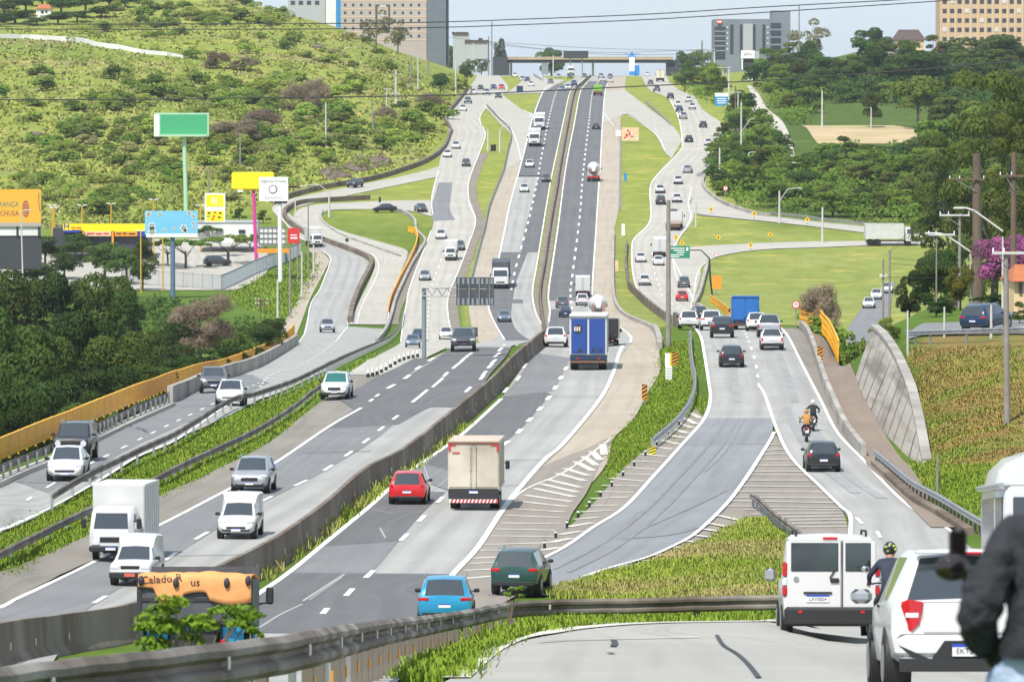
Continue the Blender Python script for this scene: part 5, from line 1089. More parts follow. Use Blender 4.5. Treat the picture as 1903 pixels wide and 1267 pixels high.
def near_hatch():
 st=[(-1.96,.74,.46,.70,.66,.74,'B'),(-1.93,.84,.34,.92,.72,.99,'R'),(-1.52,.86,.26,1.0,.55,1.44,'B'),(-1.36,.865,.23,1.0,.55,1.50,'B'),(-1.1,.865,.22,.98,.57,1.52,'G'),(-.50,.87,.22,.96,.62,1.53,'B'),(-.42,.87,.22,.96,.62,1.53,'G'),(.36,.865,.22,.95,.60,1.48,'W'),(1.1,.85,.22,.92,.70,.97,'B'),(1.6,.82,.24,.82,.62,.87,'B'),(1.94,.64,.36,.55,.46,.6,'B')]
 g=G(1803,1289,O3);root=thing('hatchback','white hatchback close by at lower right seen from behind, partly hidden by the rider','car',group='vehicles on the near road',mtx=vmatrix(g.x,g.y+1.95,(.0,1),3.9))
 d=loft_car(st);d['body'].build('body','paint_white',root,38)
 for k in('windscreen','rear_window'):d[k].build(k,'car_glass',root,30)
 for s in d['side_window']:s.build('side_window','green_glass',root,30)
 t,ri=wheel_meshes(.31,.20)
 for y in(-1.25,1.22):
  for sx in(-1,1):
   w=put('wheel',t,root,mtx=Matrix.Translation((sx*.785,y,.31)));put('rim',ri,w)
   MB().cyl((sx*.6,y,.33),(sx*.873,y,.33),.375,.375,22).build('wheel_arch','trim_black',root)
 yb=-1.95
 MB().rbox((0,yb+.0,.80),(1.02,.05,.34),.05).build('tailgate','paint_white',root)
 for sx in(-1,1):
  L=MB();ring=[(.50,.97),(.66,1.0),(.80,.94),(.835,.82),(.80,.68),(.62,.66),(.54,.74)]
  L.loft([[(sx*x,-1.88-.10+(.10 if x>.7 else 0),z)for x,z in ring],[(sx*x,-1.80,z)for x,z in ring]],0,True,False)
  L.box((sx*.62,-1.976,.83),(.14,.012,.05),1);L.build('taillight',['taillight','headlight'],root)
 MB().rbox((0,yb-.03,.50),(1.60,.16,.26),.06).build('rear_bumper','paint_white',root)
 low=MB();poly=[(-.42,.36),(-.28,.56),(.28,.56),(.42,.36)]
 low.add([(x,yb-.122,z)for x,z in poly]+[(x,yb-.02,z)for x,z in poly],[(0,3,2,1),(0,1,5,4),(1,2,6,5),(2,3,7,6),(3,0,4,7)]);low.build('plate_recess','trim_black',root)
 for sx in(-1,1):MB().add([(sx*.74,yb-.115,.50),(sx*.78,yb-.11,.52),(sx*.62,yb-.118,.38),(sx*.42,yb-.12,.36)],[(0,1,2,3)if sx>0 else(3,2,1,0)]).build('bumper_slot','trim_black',root)
 MB().box((0,yb-.04,.30),(1.5,.2,.14)).build('under_bumper','trim_black',root)
 MB().rbox((0,yb-.06,.355),(1.5,.12,.06),.02).build('lower_lip','paint_silver',root)
 pl=put('number_plate',PLATE,root,mtx=Matrix.Translation((0,yb-.145,.46)));put('plate_lettering',platetext('EKT3C18'),pl)
 MB().rbox((0,-1.56,1.50),(1.1,.22,.035),.01).build('roof_spoiler','paint_white',root);MB().rbox((0,-1.685,1.49),(.3,.03,.03),.01).build('brake_light','taillight',root)
 MB().cyl((0,yb-.03,.86),(0,yb-.04,.86),.05,.05,14).build('badge','chrome',root)
 w3=MB().tube([(0,-1.96,1.02),(.15,-1.90,1.10),(.4,-1.89,1.12)],.012,6);w3.build('rear_wiper','trim_black',root)
 for sx in(-1,1):
  MB().rbox((sx*1.0,.62,1.02),(.24,.12,.16),.05).build('wing_mirror','paint_silver',root)
  MB().box((sx*.873,-.3,.92),(.02,.18,.035)).build('door_handle','trim_black',root)
 MB().cyl((0,-1.2,1.53),(0,-1.45,1.68),.012,.006,6).build('aerial','trim_black',root)
near_hatch()
def white_bus():
 g=G(2008,1208,O3);root=thing('bus','white bus with a domed roof and dark windows at the right edge','bus',group='vehicles on the near road',mtx=vmatrix(g.x,g.y+2.5,(.0,1),5)@Matrix.Diagonal((1,.62,.95,1)))
 R=[];W=1.22
 sec=[(-W,.5),(-W-.01,1.2),(-W,2.55),(-W+.03,2.82)]
 dome=[(-W+.06,2.86),(-W+.12,3.10),(-W+.36,3.34),(-W+.75,3.47),(0,3.52)]
 half=sec+dome;full=half+[(-x,z)for x,z in reversed(half[:-1])]
 for y,k,dz in((-3.8,.95,-.08),(-3.7,.99,0),(3.6,.99,0),(3.8,.92,-.1)):R.append([(x*k,y,z+(dz if z>2 else 0))for x,z in full])
 MB().loft(R,0,True,True).build('body','paint_white',root,35)
 MB().tube([(-W-.03,-3.75,2.80),(-W-.03,3.6,2.80)],.05,8).build('gutter','paint_silver',root);MB().tube([(W+.03,-3.75,2.80),(W+.03,3.6,2.80)],.05,8).build('gutter','paint_silver',root)
 MB().tube([(-W,-3.76,2.80),(W,-3.76,2.80)],.045,8).build('gutter','paint_silver',root)
 for sx in(-1,1):
  MB().box((sx*(W+.004),-.3,2.1),(.02,6.2,1.0)).build('side_window','car_glass',root)
  MB().box((sx*(W+.006),-1.2,2.1),(.022,.3,1.02)).build('window_pillar','paint_white',root)
  MB().rbox((sx*.95,-3.83,2.05),(.24,.05,1.1),.05).build('rear_corner_window','car_glass',root)
  MB().rbox((sx*1.0,-3.84,.95),(.16,.05,.3),.03).build('taillight','taillight',root)
 MB().rbox((0,-3.82,2.1),(1.45,.05,1.05),.08).build('rear_window','car_glass',root)
 MB().rbox((-.72,-3.55,3.22),(.5,.4,.14),.05,M=Matrix.Rotation(-.55,3,'Y')).build('roof_window','car_glass',root)
 MB().rbox((0,-3.8,.62),(2.35,.25,.3),.08).build('rear_bumper','trim_black',root)
 t,ri=wheel_meshes(.42,.26)
 for y in(-2.2,2.3):
  for sx in(-1,1):w=put('wheel',t,root,mtx=Matrix.Translation((sx*1.05,y,.42)));put('rim',ri,w)
white_bus()
def dump_truck():
 d=116.0;c=PT(361,1250,d);x,y=c.x,d;root=thing('dump_truck','dump truck with dark steel body under an orange tarpaulin, behind the leafy branch','truck',group='vehicles on the highway',mtx=vmatrix(x,y+3.2,(.0,1),6.4)@Matrix.Scale(.92,4))
 W=1.25;yb=-3.3
 b=MB();z0,z1=1.02,2.0
 b.box((0,yb,(z0+z1)/2),(2*W,.08,z1-z0)).box((-W+.04,yb+2.2,(z0+z1)/2),(.08,4.3,z1-z0)).box((W-.04,yb+2.2,(z0+z1)/2),(.08,4.3,z1-z0)).box((0,yb+2.2,z0+.05),(2*W-.16,4.3,.1)).box((0,yb+4.3,(z0+z1)/2+.2),(2*W,.08,z1-z0+.4))
 b.build('dump_body','dark_steel',root)
 r=MB()
 for xx in(-W,W):r.box((xx,yb-.05,(z0+z1)/2),(.1,.06,z1-z0+.1))
 for zz in(z0+.05,z1-.42):r.box((0,yb-.055,zz),(2*W,.04,.07))
 r.build('gate_frame','chassis',root)
 n,m=30,14;vs=[];fs=[];rr=random.Random(3)
 for j in range(m+1):
  for i in range(n+1):
   u=i/n;xx=(-W-.02+(2*W+.04)*u)
   if j<5:
    drop=.44+.05*math.sin(u*9)+(.22 if.18<u<.40 else 0)+(.16 if u>.6 else 0)-(.18 if u<.16 else 0)
    t=1-j/5;yy=yb-.12-.005*math.sin(u*30+j)*t;zz=z1+.12-drop*t+.02*math.sin(u*14)
   else:
    t=(j-5)/(m-5);yy=yb-.06+4.2*t;zz=z1+.15+.05*math.sin(PI*u)+.02*math.sin(u*11+t*7)+.015*math.sin(u*23-t*5)
   vs.append((xx,yy,zz))
 for j in range(m):
  for i in range(n):a=j*(n+1)+i;fs.append((a,a+1,a+n+2,a+n+1))
 tp=MB().add(vs,fs,0,True).build('tarpaulin','tarp_orange',root);sm=tp.modifiers.new('thick','SOLIDIFY');sm.thickness=.015
 tx=text_mesh('Calado R',.25,'letter_dark',.002,'LEFT');tx.transform(Matrix.Translation((-W+.04,yb-.131,z1+.0))@Matrix.Rotation(math.radians(-4),4,'Y')@RX90);put('lettering',tx,tp)
 tx=text_mesh('us',.25,'letter_dark',.002,'LEFT');tx.transform(Matrix.Translation((-.10,yb-.131,z1-.04))@RX90);put('lettering',tx,tp)
 for xx in(-1.2,-.42,.72,1.2):MB().ball((xx,yb-.16,z1+(.0 if abs(xx)>1 else-.05)),(.07,.06,.12),8,5).build('tarp_knot','letter_dark',tp)
 t,ri=wheel_meshes(.5,.5)
 for yy in(-2.4,-1.2):
  for sx in(-1,1):w=put('wheel',t,root,mtx=Matrix.Translation((sx*.95,yy,.5)));put('rim',ri,w)
 t2,r2=wheel_meshes(.5,.28)
 for sx in(-1,1):
  w=put('wheel',t2,root,mtx=Matrix.Translation((sx*1.0,2.6,.5)));put('rim',r2,w)
  MB().rbox((sx*.85,yb+.2,.72),(.48,.06,.55),.02).build('mudguard','paint_blue',root)
  MB().rbox((sx*.66,yb+.05,.62),(.18,.08,.14),.02).build('taillight','taillight',root)
  MB().rbox((sx*1.42,2.7,1.75),(.18,.1,.4),.04).cyl((sx*1.15,2.7,1.55),(sx*1.42,2.7,1.6),.025,.025,6).build('wing_mirror','trim_black',root)
 MB().box((0,0,.75),(.9,6.4,.25)).box((0,yb+.1,.55),(2.2,.1,.16)).build('chassis','chassis',root)
 cab_mesh(2.3,1.5,3.3,.7,2.25).build('cab','paint_blue',root,40)
 MB().ball((1.0,yb+.1,.95),(.13,.13,.16),10,6).build('water_jug','paint_blue',root)
dump_truck()
# ---------------------------------------------------------------- people and motorcycles
mat('black_cloth',(0.012,0.013,0.017),0.85,(0.022,0.023,0.028),12,bump=.35,bscale=16);mat('navy_cloth',(0.02,0.026,0.05),0.85,(0.03,0.036,0.06),10)
mat('jeans',(0.17,0.27,0.44),0.9,(0.32,0.42,0.58),9,c3=(0.40,0.48,0.60),s3=5,bump=.3,bscale=22);mat('brown_cloth',(0.45,0.22,0.06),0.85,(0.36,0.17,0.045),8);mat('dark_trousers',(0.03,0.032,0.04),0.9)
mat('skin',(0.36,0.19,0.12),0.55,(0.30,0.15,0.09),20);mat('shoe',(0.03,0.028,0.026),0.6);mat('helmet_white',(0.75,0.75,0.75),0.2,coat=.6);mat('helmet_black',(0.012,0.013,0.015),0.2,coat=.6)
mat('helmet_graphic',(0.30,0.36,0.04),0.25,coat=.5);mat('visor',(0.02,0.02,0.025),0.08);mat('mirror_glass',(0.10,0.085,0.08),0.03,metal=0.9);mat('hair_dark',(0.015,0.012,0.01),0.7)
def skin_body(J,bones,mats,bone_mat,name,parent,sub=2,folds=0.0):
 """J: joint -> (pos, radius). bones: pairs. One continuous surface; faces take the cloth of the nearest bone"""
 names=list(J);me=bpy.data.meshes.new(name);me.from_pydata([tuple(J[n][0])for n in names],[(names.index(a),names.index(b))for a,b in bones],[])
 o=bpy.data.objects.new(name,me);COL.objects.link(o);sk=o.modifiers.new('skin','SKIN');sk.use_smooth_shade=True
 sv=me.skin_vertices[0].data
 for i,n in enumerate(names):r=J[n][1];sv[i].radius=(r,r)if not isinstance(r,tuple)else r
 sv[0].use_root=True
 ss=o.modifiers.new('sub','SUBSURF');ss.levels=sub;ss.render_levels=sub
 dg=bpy.context.evaluated_depsgraph_get();m2=bpy.data.meshes.new_from_object(o.evaluated_get(dg));bpy.data.objects.remove(o);m2.name=name
 m2.materials.clear()
 for k in mats:m2.materials.append(MATS[k])
 seg=[(Vector(J[a][0]),Vector(J[b][0]),bone_mat(a,b))for a,b in bones]
 for p in m2.polygons:
  c=p.center;best=None
  for a,b,k in seg:
   ab=b-a;t=max(0,min(1,(c-a).dot(ab)/max(ab.length_squared,1e-9)));dd=(a+ab*t-c).length
   if best is None or dd<best[0]:best=(dd,k)
  p.material_index=best[1];p.use_smooth=True
 if folds:
  from mathutils import noise
  m2.update();cs=[(v.index,noise.noise(Vector((v.co.x*9,v.co.y*9,v.co.z*15)))+.6*noise.noise(v.co*26),Vector(v.normal))for v in m2.vertices]
  for i,q,nv in cs:m2.vertices[i].co+=nv*(q-.1)*folds
 return put(name,m2,parent)
def fingers(J,bones,side,wrist,dirv,palm,k=1.0):
 """five finger chains rooted in the palm; dirv finger direction, palm = palm normal"""
 dirv=Vector(dirv).normalized();palm=Vector(palm).normalized();across=dirv.cross(palm).normalized();base=Vector(wrist)+dirv*.085*k
 J[side+'palm']=(Vector(wrist)+dirv*.05*k,(.036*k,.02*k));bones.append((side+'wrist',side+'palm'))
 for i,(off,L)in enumerate(((-.03,.062),(-.010,.078),(.011,.072),(.031,.056))):
  a=base+across*off*k;b=a+(dirv*.55+palm*.35)*L*k;c=b+(dirv*.05+palm*.95).normalized()*L*.7*k
  for q,p,r in(('a',a,.0095),('b',b,.0088),('c',c,.0075)):J[f'{side}f{i}{q}']=(p,r*k)
  bones+=[(side+'palm',f'{side}f{i}a'),(f'{side}f{i}a',f'{side}f{i}b'),(f'{side}f{i}b',f'{side}f{i}c')]
 a=Vector(wrist)+dirv*.04*k-across*.042*k;b=a+(dirv*.6-across*.5+palm*.5).normalized()*.045*k;c=b+(dirv*.6+palm*.8).normalized()*.03*k
 for q,p,r in(('a',a,.011),('b',b,.010),('c',c,.0085)):J[f'{side}t{q}']=(p,r*k)
 bones+=[(side+'palm',side+'ta'),(side+'ta',side+'tb'),(side+'tb',side+'tc')]
def helmet(parent,c,r,m,m2=None,fwd=1):
 h=MB().ball(c,(r*.98,r*1.12,r*1.08),18,12,0).build('helmet',m,parent)
 MB().add([tuple(Vector(c)+Vector((r*1.0*math.sin(a),fwd*r*1.14*math.cos(a),z)))for z in(-.25*r,.38*r)for a in[(-1.1+.22*i)for i in range(11)]],[(i,i+1,i+12,i+11)for i in range(10)],0,True).build('visor','visor',h)
 if m2:
  for sx,z in((-.6,.25),(.5,.35),(0,.62),(-.3,-.3),(.75,-.1)):MB().ball((c[0]+sx*r*.95,c[1]-r*.72,c[2]+z*r),(r*.32,r*.38,r*.24),8,6).build('helmet_graphic',m2,h)
 return h
def motorcycle(px,py,label,body='paint_wine',d=None):
 g=G(px,py,O3)if d is None else Vector((PT(px,py,d).x,d,0));t=steer_dir(g.x,g.y)if d is None else np.array((0.,1.))
 root=thing('motorcycle',label,'motorcycle',group='motorcycles',mtx=vmatrix(g.x+t[0],g.y+t[1],t,2.0))
 wm=MB().cyl((-.06,0,0),(.06,0,0),.30,.30,18).mesh('wheel','tyre');hub=MB().cyl((-.065,0,0),(.065,0,0),.19,.19,14).mesh('rim','rim')
 for y in(-.66,.66):w=put('wheel',wm,root,mtx=Matrix.Translation((0,y,.30)));put('rim',hub,w)
 MB().tube([(0,-.6,.45),(0,-.3,.55),(0,.15,.5),(0,.45,.8)],.07,8).ball((0,0,.42),(.16,.22,.17),10,6).build('frame','chassis',root)
 MB().ball((0,.18,.80),(.15,.30,.14),12,8).build('fuel_tank',body,root)
 MB().rbox((0,-.34,.80),(.26,.75,.09),.04).build('seat','trim_black',root)
 MB().rbox((0,-.72,.78),(.2,.28,.12),.04).build('tail',body,root)
 MB().rbox((0,-.87,.76),(.16,.05,.07),.02).build('taillight','taillight',root)
 MB().box((0,-.90,.58),(.19,.015,.15)).build('number_plate','plate_white',root)
 for sx in(-1,1):
  MB().cyl((sx*.08,.66,.3),(sx*.07,.48,.98),.03,.03,8).build('fork','galvanised',root)
  mi=MB().cyl((sx*.30,.42,1.06),(sx*.40,.40,1.25),.008,.008,6).ball((sx*.41,.40,1.30),(.075,.025,.05),10,6);mi.build('mirror','chrome',root)
  MB().rbox((sx*.17,-.78,.66),(.05,.07,.05),.015).build('indicator','indicator',root)
 MB().tube([(-.38,.30,1.03),(-.2,.44,1.05),(.2,.44,1.05),(.38,.30,1.03)],.016,8).build('handlebar','chassis',root)
 MB().tube([(.14,.1,.3),(.17,-.4,.34),(.18,-.8,.42)],[.03,.05,.055],10).build('exhaust','chrome',root)
 MB().ball((0,.70,.92),(.11,.09,.12),10,8).build('headlight','headlight',root)
 return root
def rider(bike,label,top,hel,graphic=None,legs='dark_trousers',lean=.18,fine=True):
 M=bike.matrix_world.copy();root=thing('person',label,'person',group='motorcycle riders',mtx=M)
 Vv=Vector;J={};B=[]
 J['pelvis']=(Vv((0,-.28,.92)),(.165,.13));J['waist']=(Vv((0,-.26,1.08)),(.155,.115));J['chest']=(Vv((0,-.18+lean*.4,1.30)),(.185,.125));J['neck']=(Vv((0,-.12+lean*.6,1.47)),.062);J['head']=(Vv((0,-.08+lean*.7,1.60)),.085);J['crown']=(Vv((0,-.08+lean*.7,1.70)),.07)
 B+=[('pelvis','waist'),('waist','chest'),('chest','neck'),('neck','head'),('head','crown')]
 for s,sx in(('L',-1),('R',1)):
  J[s+'sh']=(Vv((sx*.19,-.14+lean*.5,1.40)),.075);J[s+'el']=(Vv((sx*.36,.04,1.18)),.055);J[s+'wrist']=(Vv((sx*.35,.24,1.06)),.034)
  B+=[('chest',s+'sh'),(s+'sh',s+'el'),(s+'el',s+'wrist')];fingers(J,B,s,J[s+'wrist'][0],(0,1,-.1),(0,.2,-1),1.0)
  J[s+'hip']=(Vv((sx*.11,-.22,.88)),.095);J[s+'knee']=(Vv((sx*.23,.20,.72)),.07);J[s+'ankle']=(Vv((sx*.18,-.05,.36)),.045);J[s+'toe']=(Vv((sx*.19,.14,.30)),.038)
  B+=[('pelvis',s+'hip'),(s+'hip',s+'knee'),(s+'knee',s+'ankle'),(s+'ankle',s+'toe')]
 def bm(a,b):
  for q in(a,b):
   if 'hip' in q or 'knee' in q:return 1
  if 'toe' in b:return 2
  if 'wrist' in a or 'palm' in a or b[1:2]in 'ft' and len(b)<=4 and b[0]in 'LR' and b not in('Lel','Rel')and('f' in b[1:2]or 't' in b[1:2]):return 3
  if b in('head','crown'):return 3
  return 0
 skin_body(J,B,[top,legs,'shoe','skin'],bm,'body',root,1)
 helmet(root,tuple(J['head'][0]+Vv((0,.01,.045))),.125,hel,graphic)
 return root
b1=motorcycle(1500,822,'red and black motorcycle behind the black hatchback, nearer of two','paint_wine');rider(b1,'motorcycle rider in brown jacket on the nearer of two motorcycles','brown_cloth','brown_cloth')
b2=motorcycle(1512,802,'dark motorcycle just ahead of another motorcycle on the right ramp','paint_black');rider(b2,'motorcycle rider in black jacket and white helmet on the right ramp','black_cloth','helmet_white')
b3=motorcycle(1662,1182,'motorcycle squeezed between the white van and the white hatchback','paint_black',d=97.0);rider(b3,'rider in navy jacket with black and yellow helmet between van and hatchback','navy_cloth','helmet_black','helmet_graphic')
def near_rider():
 d=19.0;P_=lambda px,py,dd=0.0:PT(px,py,d+dd)
 base=P_(1975,1250);root=thing('person','motorcyclist in black jacket and blue jeans standing astride at the right edge','person',(base.x,base.y,gz(base.x,base.y)),0,'motorcycle riders')
 o=Vector(root.location);J={};B=[]
 q=lambda px,py,dd=0.0:P_(px,py,dd)-o
 J['pelvis']=(q(1968,1246),(.175,.14));J['waist']=(q(1968,1165,.02),(.16,.125));J['chest']=(q(1962,1060,.06),(.20,.14));J['neck']=(q(1980,950,.10),.065);J['head']=(q(1992,890,.13),.09);J['crown']=(q(1992,835,.13),.075)
 B+=[('pelvis','waist'),('waist','chest'),('chest','neck'),('neck','head'),('head','crown')]
 J['Lsh']=(q(1874,1022,.05),.105);J['Lua']=(q(1832,1090,-.02),.086);J['Lel']=(q(1814,1150,-.06),.072);J['Lfa']=(q(1826,1192,.06),.062);J['Lwrist']=(q(1846,1222,.34),.036)
 B+=[('chest','Lsh'),('Lsh','Lua'),('Lua','Lel'),('Lel','Lfa'),('Lfa','Lwrist')];fingers(J,B,'L',J['Lwrist'][0],(.35,.6,-.6),(.7,.1,-.5),1.0)
 J['Rsh']=(q(2050,1022,.05),.10);J['Rel']=(q(2110,1150,0),.07);J['Rwrist']=(q(2080,1236,.25),.036)
 B+=[('chest','Rsh'),('Rsh','Rel'),('Rel','Rwrist')];fingers(J,B,'R',J['Rwrist'][0],(-.35,.6,-.6),(-.7,.1,-.5),1.0)
 for s,sx in(('L',-1),('R',1)):
  J[s+'hip']=(q(1968+sx*66,1262,.0),.125);J[s+'knee']=(q(1968+sx*158,1390,.22),.085);J[s+'ankle']=(Vector((q(1968,1300).x+sx*.33,.10,.10)),.05);J[s+'toe']=(Vector((q(1968,1300).x+sx*.35,.32,.045)),.04)
  B+=[('pelvis',s+'hip'),(s+'hip',s+'knee'),(s+'knee',s+'ankle'),(s+'ankle',s+'toe')]
 def bm(a,b):
  if any('hip' in v or 'knee' in v for v in(a,b)):return 1
  if 'toe' in b:return 2
  if 'wrist' in a or 'palm' in a or(len(b)==4 and b[1]=='f' and b[3]in 'abc')or(len(b)==3 and b[1]=='t')or b in('head','crown'):return 3
  if(a,b)==('pelvis','waist'):return 0
  return 0
 skin_body(J,B,['black_cloth','jeans','shoe','skin'],bm,'body',root,4,.016)
 hc=J['head'][0]+Vector((0,.02,.03));helmet(root,tuple(hc),.14,'helmet_white')
 hem=MB();c=J['pelvis'][0];c2=J['waist'][0]
 hem.loft([[(p.x+r*math.cos(k*PI/9),p.y+r*.8*math.sin(k*PI/9),z)for k in range(18)]for p,r,z in((c,.205,c.z+.05),(c,.21,c.z+.09),(c2,.185,c2.z))],0,False,True)
 hem.build('jacket_hem','black_cloth',root)
 bike=thing('motorcycle','black motorcycle of the standing rider with its mirrors showing','motorcycle',(base.x,base.y+.35,gz(base.x,base.y+.35)),0,'motorcycles')
 ob=Vector(bike.location);w=lambda px,py,dd:PT(px,py,d+dd)-ob
 wm=MB().cyl((-.06,0,0),(.06,0,0),.30,.30,18).mesh('wheel','tyre');hub=MB().cyl((-.065,0,0),(.065,0,0),.19,.19,14).mesh('rim','rim')
 for y in(-.75,.75):ww=put('wheel',wm,bike,mtx=Matrix.Translation((0,y,.30)));put('rim',hub,ww)
 MB().tube([(0,-.7,.45),(0,-.3,.5),(0,.25,.5),(0,.5,.85)],.08,8).ball((0,0,.4),(.17,.24,.18),10,6).build('frame','chassis',bike)
 MB().ball((0,.3,.78),(.16,.32,.15),12,8).build('fuel_tank','paint_black',bike);MB().rbox((0,-.3,.72),(.28,.8,.1),.05).build('seat','trim_black',bike)
 hx=w(1800,1120,.9)
 MB().tube([hx,hx+Vector((.12,.12,.02)),Vector((-.1,.6,hx.z)),Vector((.1,.6,hx.z)),Vector((.42,.45,hx.z))],.016,8).build('handlebar','chassis',bike)
 MB().cyl((0,.75,.3),(0,.6,hx.z),.045,.04,8).build('fork','chassis',bike)
 c1=w(1780,1010,.85);c2=w(1770,1054,.7)
 m1=MB().rbox(c1,(.064,.03,.104),.014).tube([c1-Vector((-.01,0,.05)),c1-Vector((-.03,0,.16)),hx+Vector((.05,.05,0))],.008,6).build('mirror','trim_black',bike);MB().rbox(c1-Vector((0,.014,0)),(.052,.006,.088),.012).build('mirror_glass','mirror_glass',m1)
 m2=MB().ball(c2,(.064,.028,.047),16,10).tube([c2+Vector((.04,.01,-.02)),c2+Vector((.1,.05,-.1)),hx+Vector((.1,.1,0))],.008,6).build('mirror','trim_black',bike);MB().ball(c2-Vector((0,.016,0)),(.056,.016,.040),16,10).build('mirror_glass','mirror_glass',m2)
near_rider()
# ---------------------------------------------------------------- trees, bushes, grass
def leafmat(name,c,c2,c3=None,rnd=1.0,scale=1.1):
 return mat(name,c,0.75,c2,scale,spec=0.15,coord='Object',lo=0.3,hi=0.7,c3=c3,s3=2.3,rnd=rnd,trans=0.42)
leafmat('leaf_green',(0.11,0.185,0.026),(0.19,0.25,0.038));leafmat('leaf_dark',(0.055,0.108,0.024),(0.10,0.155,0.03));leafmat('leaf_olive',(0.085,0.125,0.026),(0.15,0.165,0.034))
leafmat('leaf_lime',(0.16,0.24,0.028),(0.25,0.29,0.04));leafmat('leaf_yellow',(0.15,0.13,0.016),(0.09,0.11,0.02));leafmat('leaf_magenta',(0.56,0.16,0.42),(0.40,0.12,0.30),(0.06,0.08,0.025));leafmat('twig_dry',(0.30,0.235,0.17),(0.21,0.165,0.11))
leafmat('leaf_bush',(0.14,0.225,0.035),(0.22,0.29,0.05));leafmat('leaf_near',(0.060,0.098,0.020),(0.105,0.15,0.028));leafmat('leaf_near_dark',(0.036,0.072,0.018),(0.066,0.108,0.023));leafmat('leaf_pale',(0.17,0.17,0.075),(0.22,0.20,0.11));leafmat('leaf_scrub',(0.20,0.30,0.045),(0.34,0.40,0.065),(0.34,0.29,0.13));leafmat('leaf_scrub_dry',(0.42,0.37,0.20),(0.34,0.36,0.10))
mat('bark',(0.13,0.105,0.08),0.9,(0.075,0.06,0.047),3.0);mat('bark_pale',(0.26,0.23,0.19),0.9,(0.16,0.14,0.115),3.0)
def cloud(name,blobs,n,size,m,seed,flat=0.0,twig=False,shell=(0.70,1.06)):
 """leaf clumps over ellipsoid lobes: blobs = (x,y,z,rx,ry,rz) in unit-tree space"""
 r=np.random.default_rng(seed);B=np.array(blobs,float)
 w=(B[:,3]*B[:,5]+B[:,3]*B[:,4]);w=w/w.sum();k=r.choice(len(B),n,p=w);b=B[k]
 u=r.normal(size=(n,3));u/=np.linalg.norm(u,axis=1)[:,None];u[:,2]=np.where(u[:,2]<-.55,-u[:,2],u[:,2])
 rad=r.uniform(shell[0],shell[1],(n,1));P=b[:,:3]+u*b[:,3:]*rad
 nrm=u/b[:,3:]*b[:,3:].mean(axis=1)[:,None]+r.normal(size=(n,3))*.75+np.array([0,0,.25+flat]);nrm/=np.linalg.norm(nrm,axis=1)[:,None]
 a=np.cross(nrm,r.normal(size=(n,3)));a/=np.linalg.norm(a,axis=1)[:,None];c=np.cross(nrm,a)
 s=size*r.uniform(.55,1.35,(n,1));la=a*s*(.85 if not twig else 1.5);lc=c*s*(.55 if not twig else.12)
 droop=-np.abs(nrm[:,2:3])*s*.18*np.array([[0,0,1.]])
 on=u*.9+nrm*.45+np.array([0,0,.35]);on/=np.linalg.norm(on,axis=1)[:,None]
 fl=(np.cross(2*la-0,2*lc)*on).sum(1)<0;lc=np.where(fl[:,None],-lc,lc)
 V=np.stack([P-la+droop,P-lc,P+la+droop,P+lc],axis=1).reshape(-1,3)
 me=bpy.data.meshes.new(name);me.vertices.add(4*n);me.vertices.foreach_set('co',V.ravel())
 me.loops.add(4*n);me.loops.foreach_set('vertex_index',np.arange(4*n,dtype=np.int32));me.polygons.add(n);me.polygons.foreach_set('loop_start',np.arange(0,4*n,4,dtype=np.int32))
 me.polygons.foreach_set('use_smooth',np.ones(n,bool));me.update(calc_edges=True);me.normals_split_custom_set_from_vertices(np.repeat(on,4,0).tolist());me.materials.append(MATS[m]);return me
def lobes(kind,seed):
 r=random.Random(seed);out=[]
 if kind=='round':
  for i in range(15):
   a=r.uniform(0,6.28);q=r.uniform(.05,.33);z=r.uniform(.40,.86);k=math.sqrt(max(.05,1-((z-.6)/.42)**2));s=r.uniform(.11,.19)
   out.append((q*k*math.cos(a),q*k*math.sin(a),z,s,s,s*.8))
 elif kind=='tall':
  for i in range(14):
   a=r.uniform(0,6.28);z=r.uniform(.25,.90);q=(.34*(1-abs(z-.5)*1.1))*r.uniform(.3,1);s=r.uniform(.09,.17)
   out.append((q*math.cos(a),q*math.sin(a),z,s,s,s*.75))
 elif kind=='umbrella':
  for i in range(14):
   a=r.uniform(0,6.28);q=.40*math.sqrt(r.random());s=r.uniform(.09,.15);out.append((q*math.cos(a),q*math.sin(a),.84-q*q*.8+r.uniform(-.05,.05),s,s,s*.5))
 elif kind=='layered':
  for i in range(52):
   a=r.uniform(0,6.28);z=r.uniform(.22,.94);q=.40*math.sqrt(r.random())*(1.15-z*.5);s=r.uniform(.08,.15);out.append((q*math.cos(a),q*math.sin(a),z,s,s,s*.30))
 elif kind=='mass':
  for i in range(18):
   a=r.uniform(0,6.28);z=r.uniform(.10,.84);q=.36*math.sqrt(r.random())*(1.1-.45*z);s=r.uniform(.12,.19);out.append((q*math.cos(a),q*math.sin(a),z,s,s,s*.8))
 elif kind=='bush':
  for i in range(11):
   a=r.uniform(0,6.28);q=.36*math.sqrt(r.random());s=r.uniform(.13,.22);out.append((q*math.cos(a),q*math.sin(a),r.uniform(.15,.72)*(1.15-q),s,s,s*1.15))
 return out
def trunk_mesh(lob,base_r,seed,m='bark',h0=.0,n=7):
 r=random.Random(seed);mb=MB();zt=min(.55,min(b[2]for b in lob)+.12)
 mb.tube([(0,0,-.06),(r.uniform(-.01,.01),0,zt*.5),(r.uniform(-.02,.02),r.uniform(-.02,.02),zt)],[base_r*1.25,base_r,base_r*.8],8)
 for b in r.sample(lob,min(n,len(lob))):
  p0=Vector((0,0,zt*r.uniform(.6,.95)));p1=Vector(b[:3]);mid=p0.lerp(p1,.5)+Vector((0,0,-.03));mb.tube([p0,mid,p1],[base_r*.5,base_r*.35,base_r*.12],5)
 return mb.mesh('trunk',m)
PLANT={}
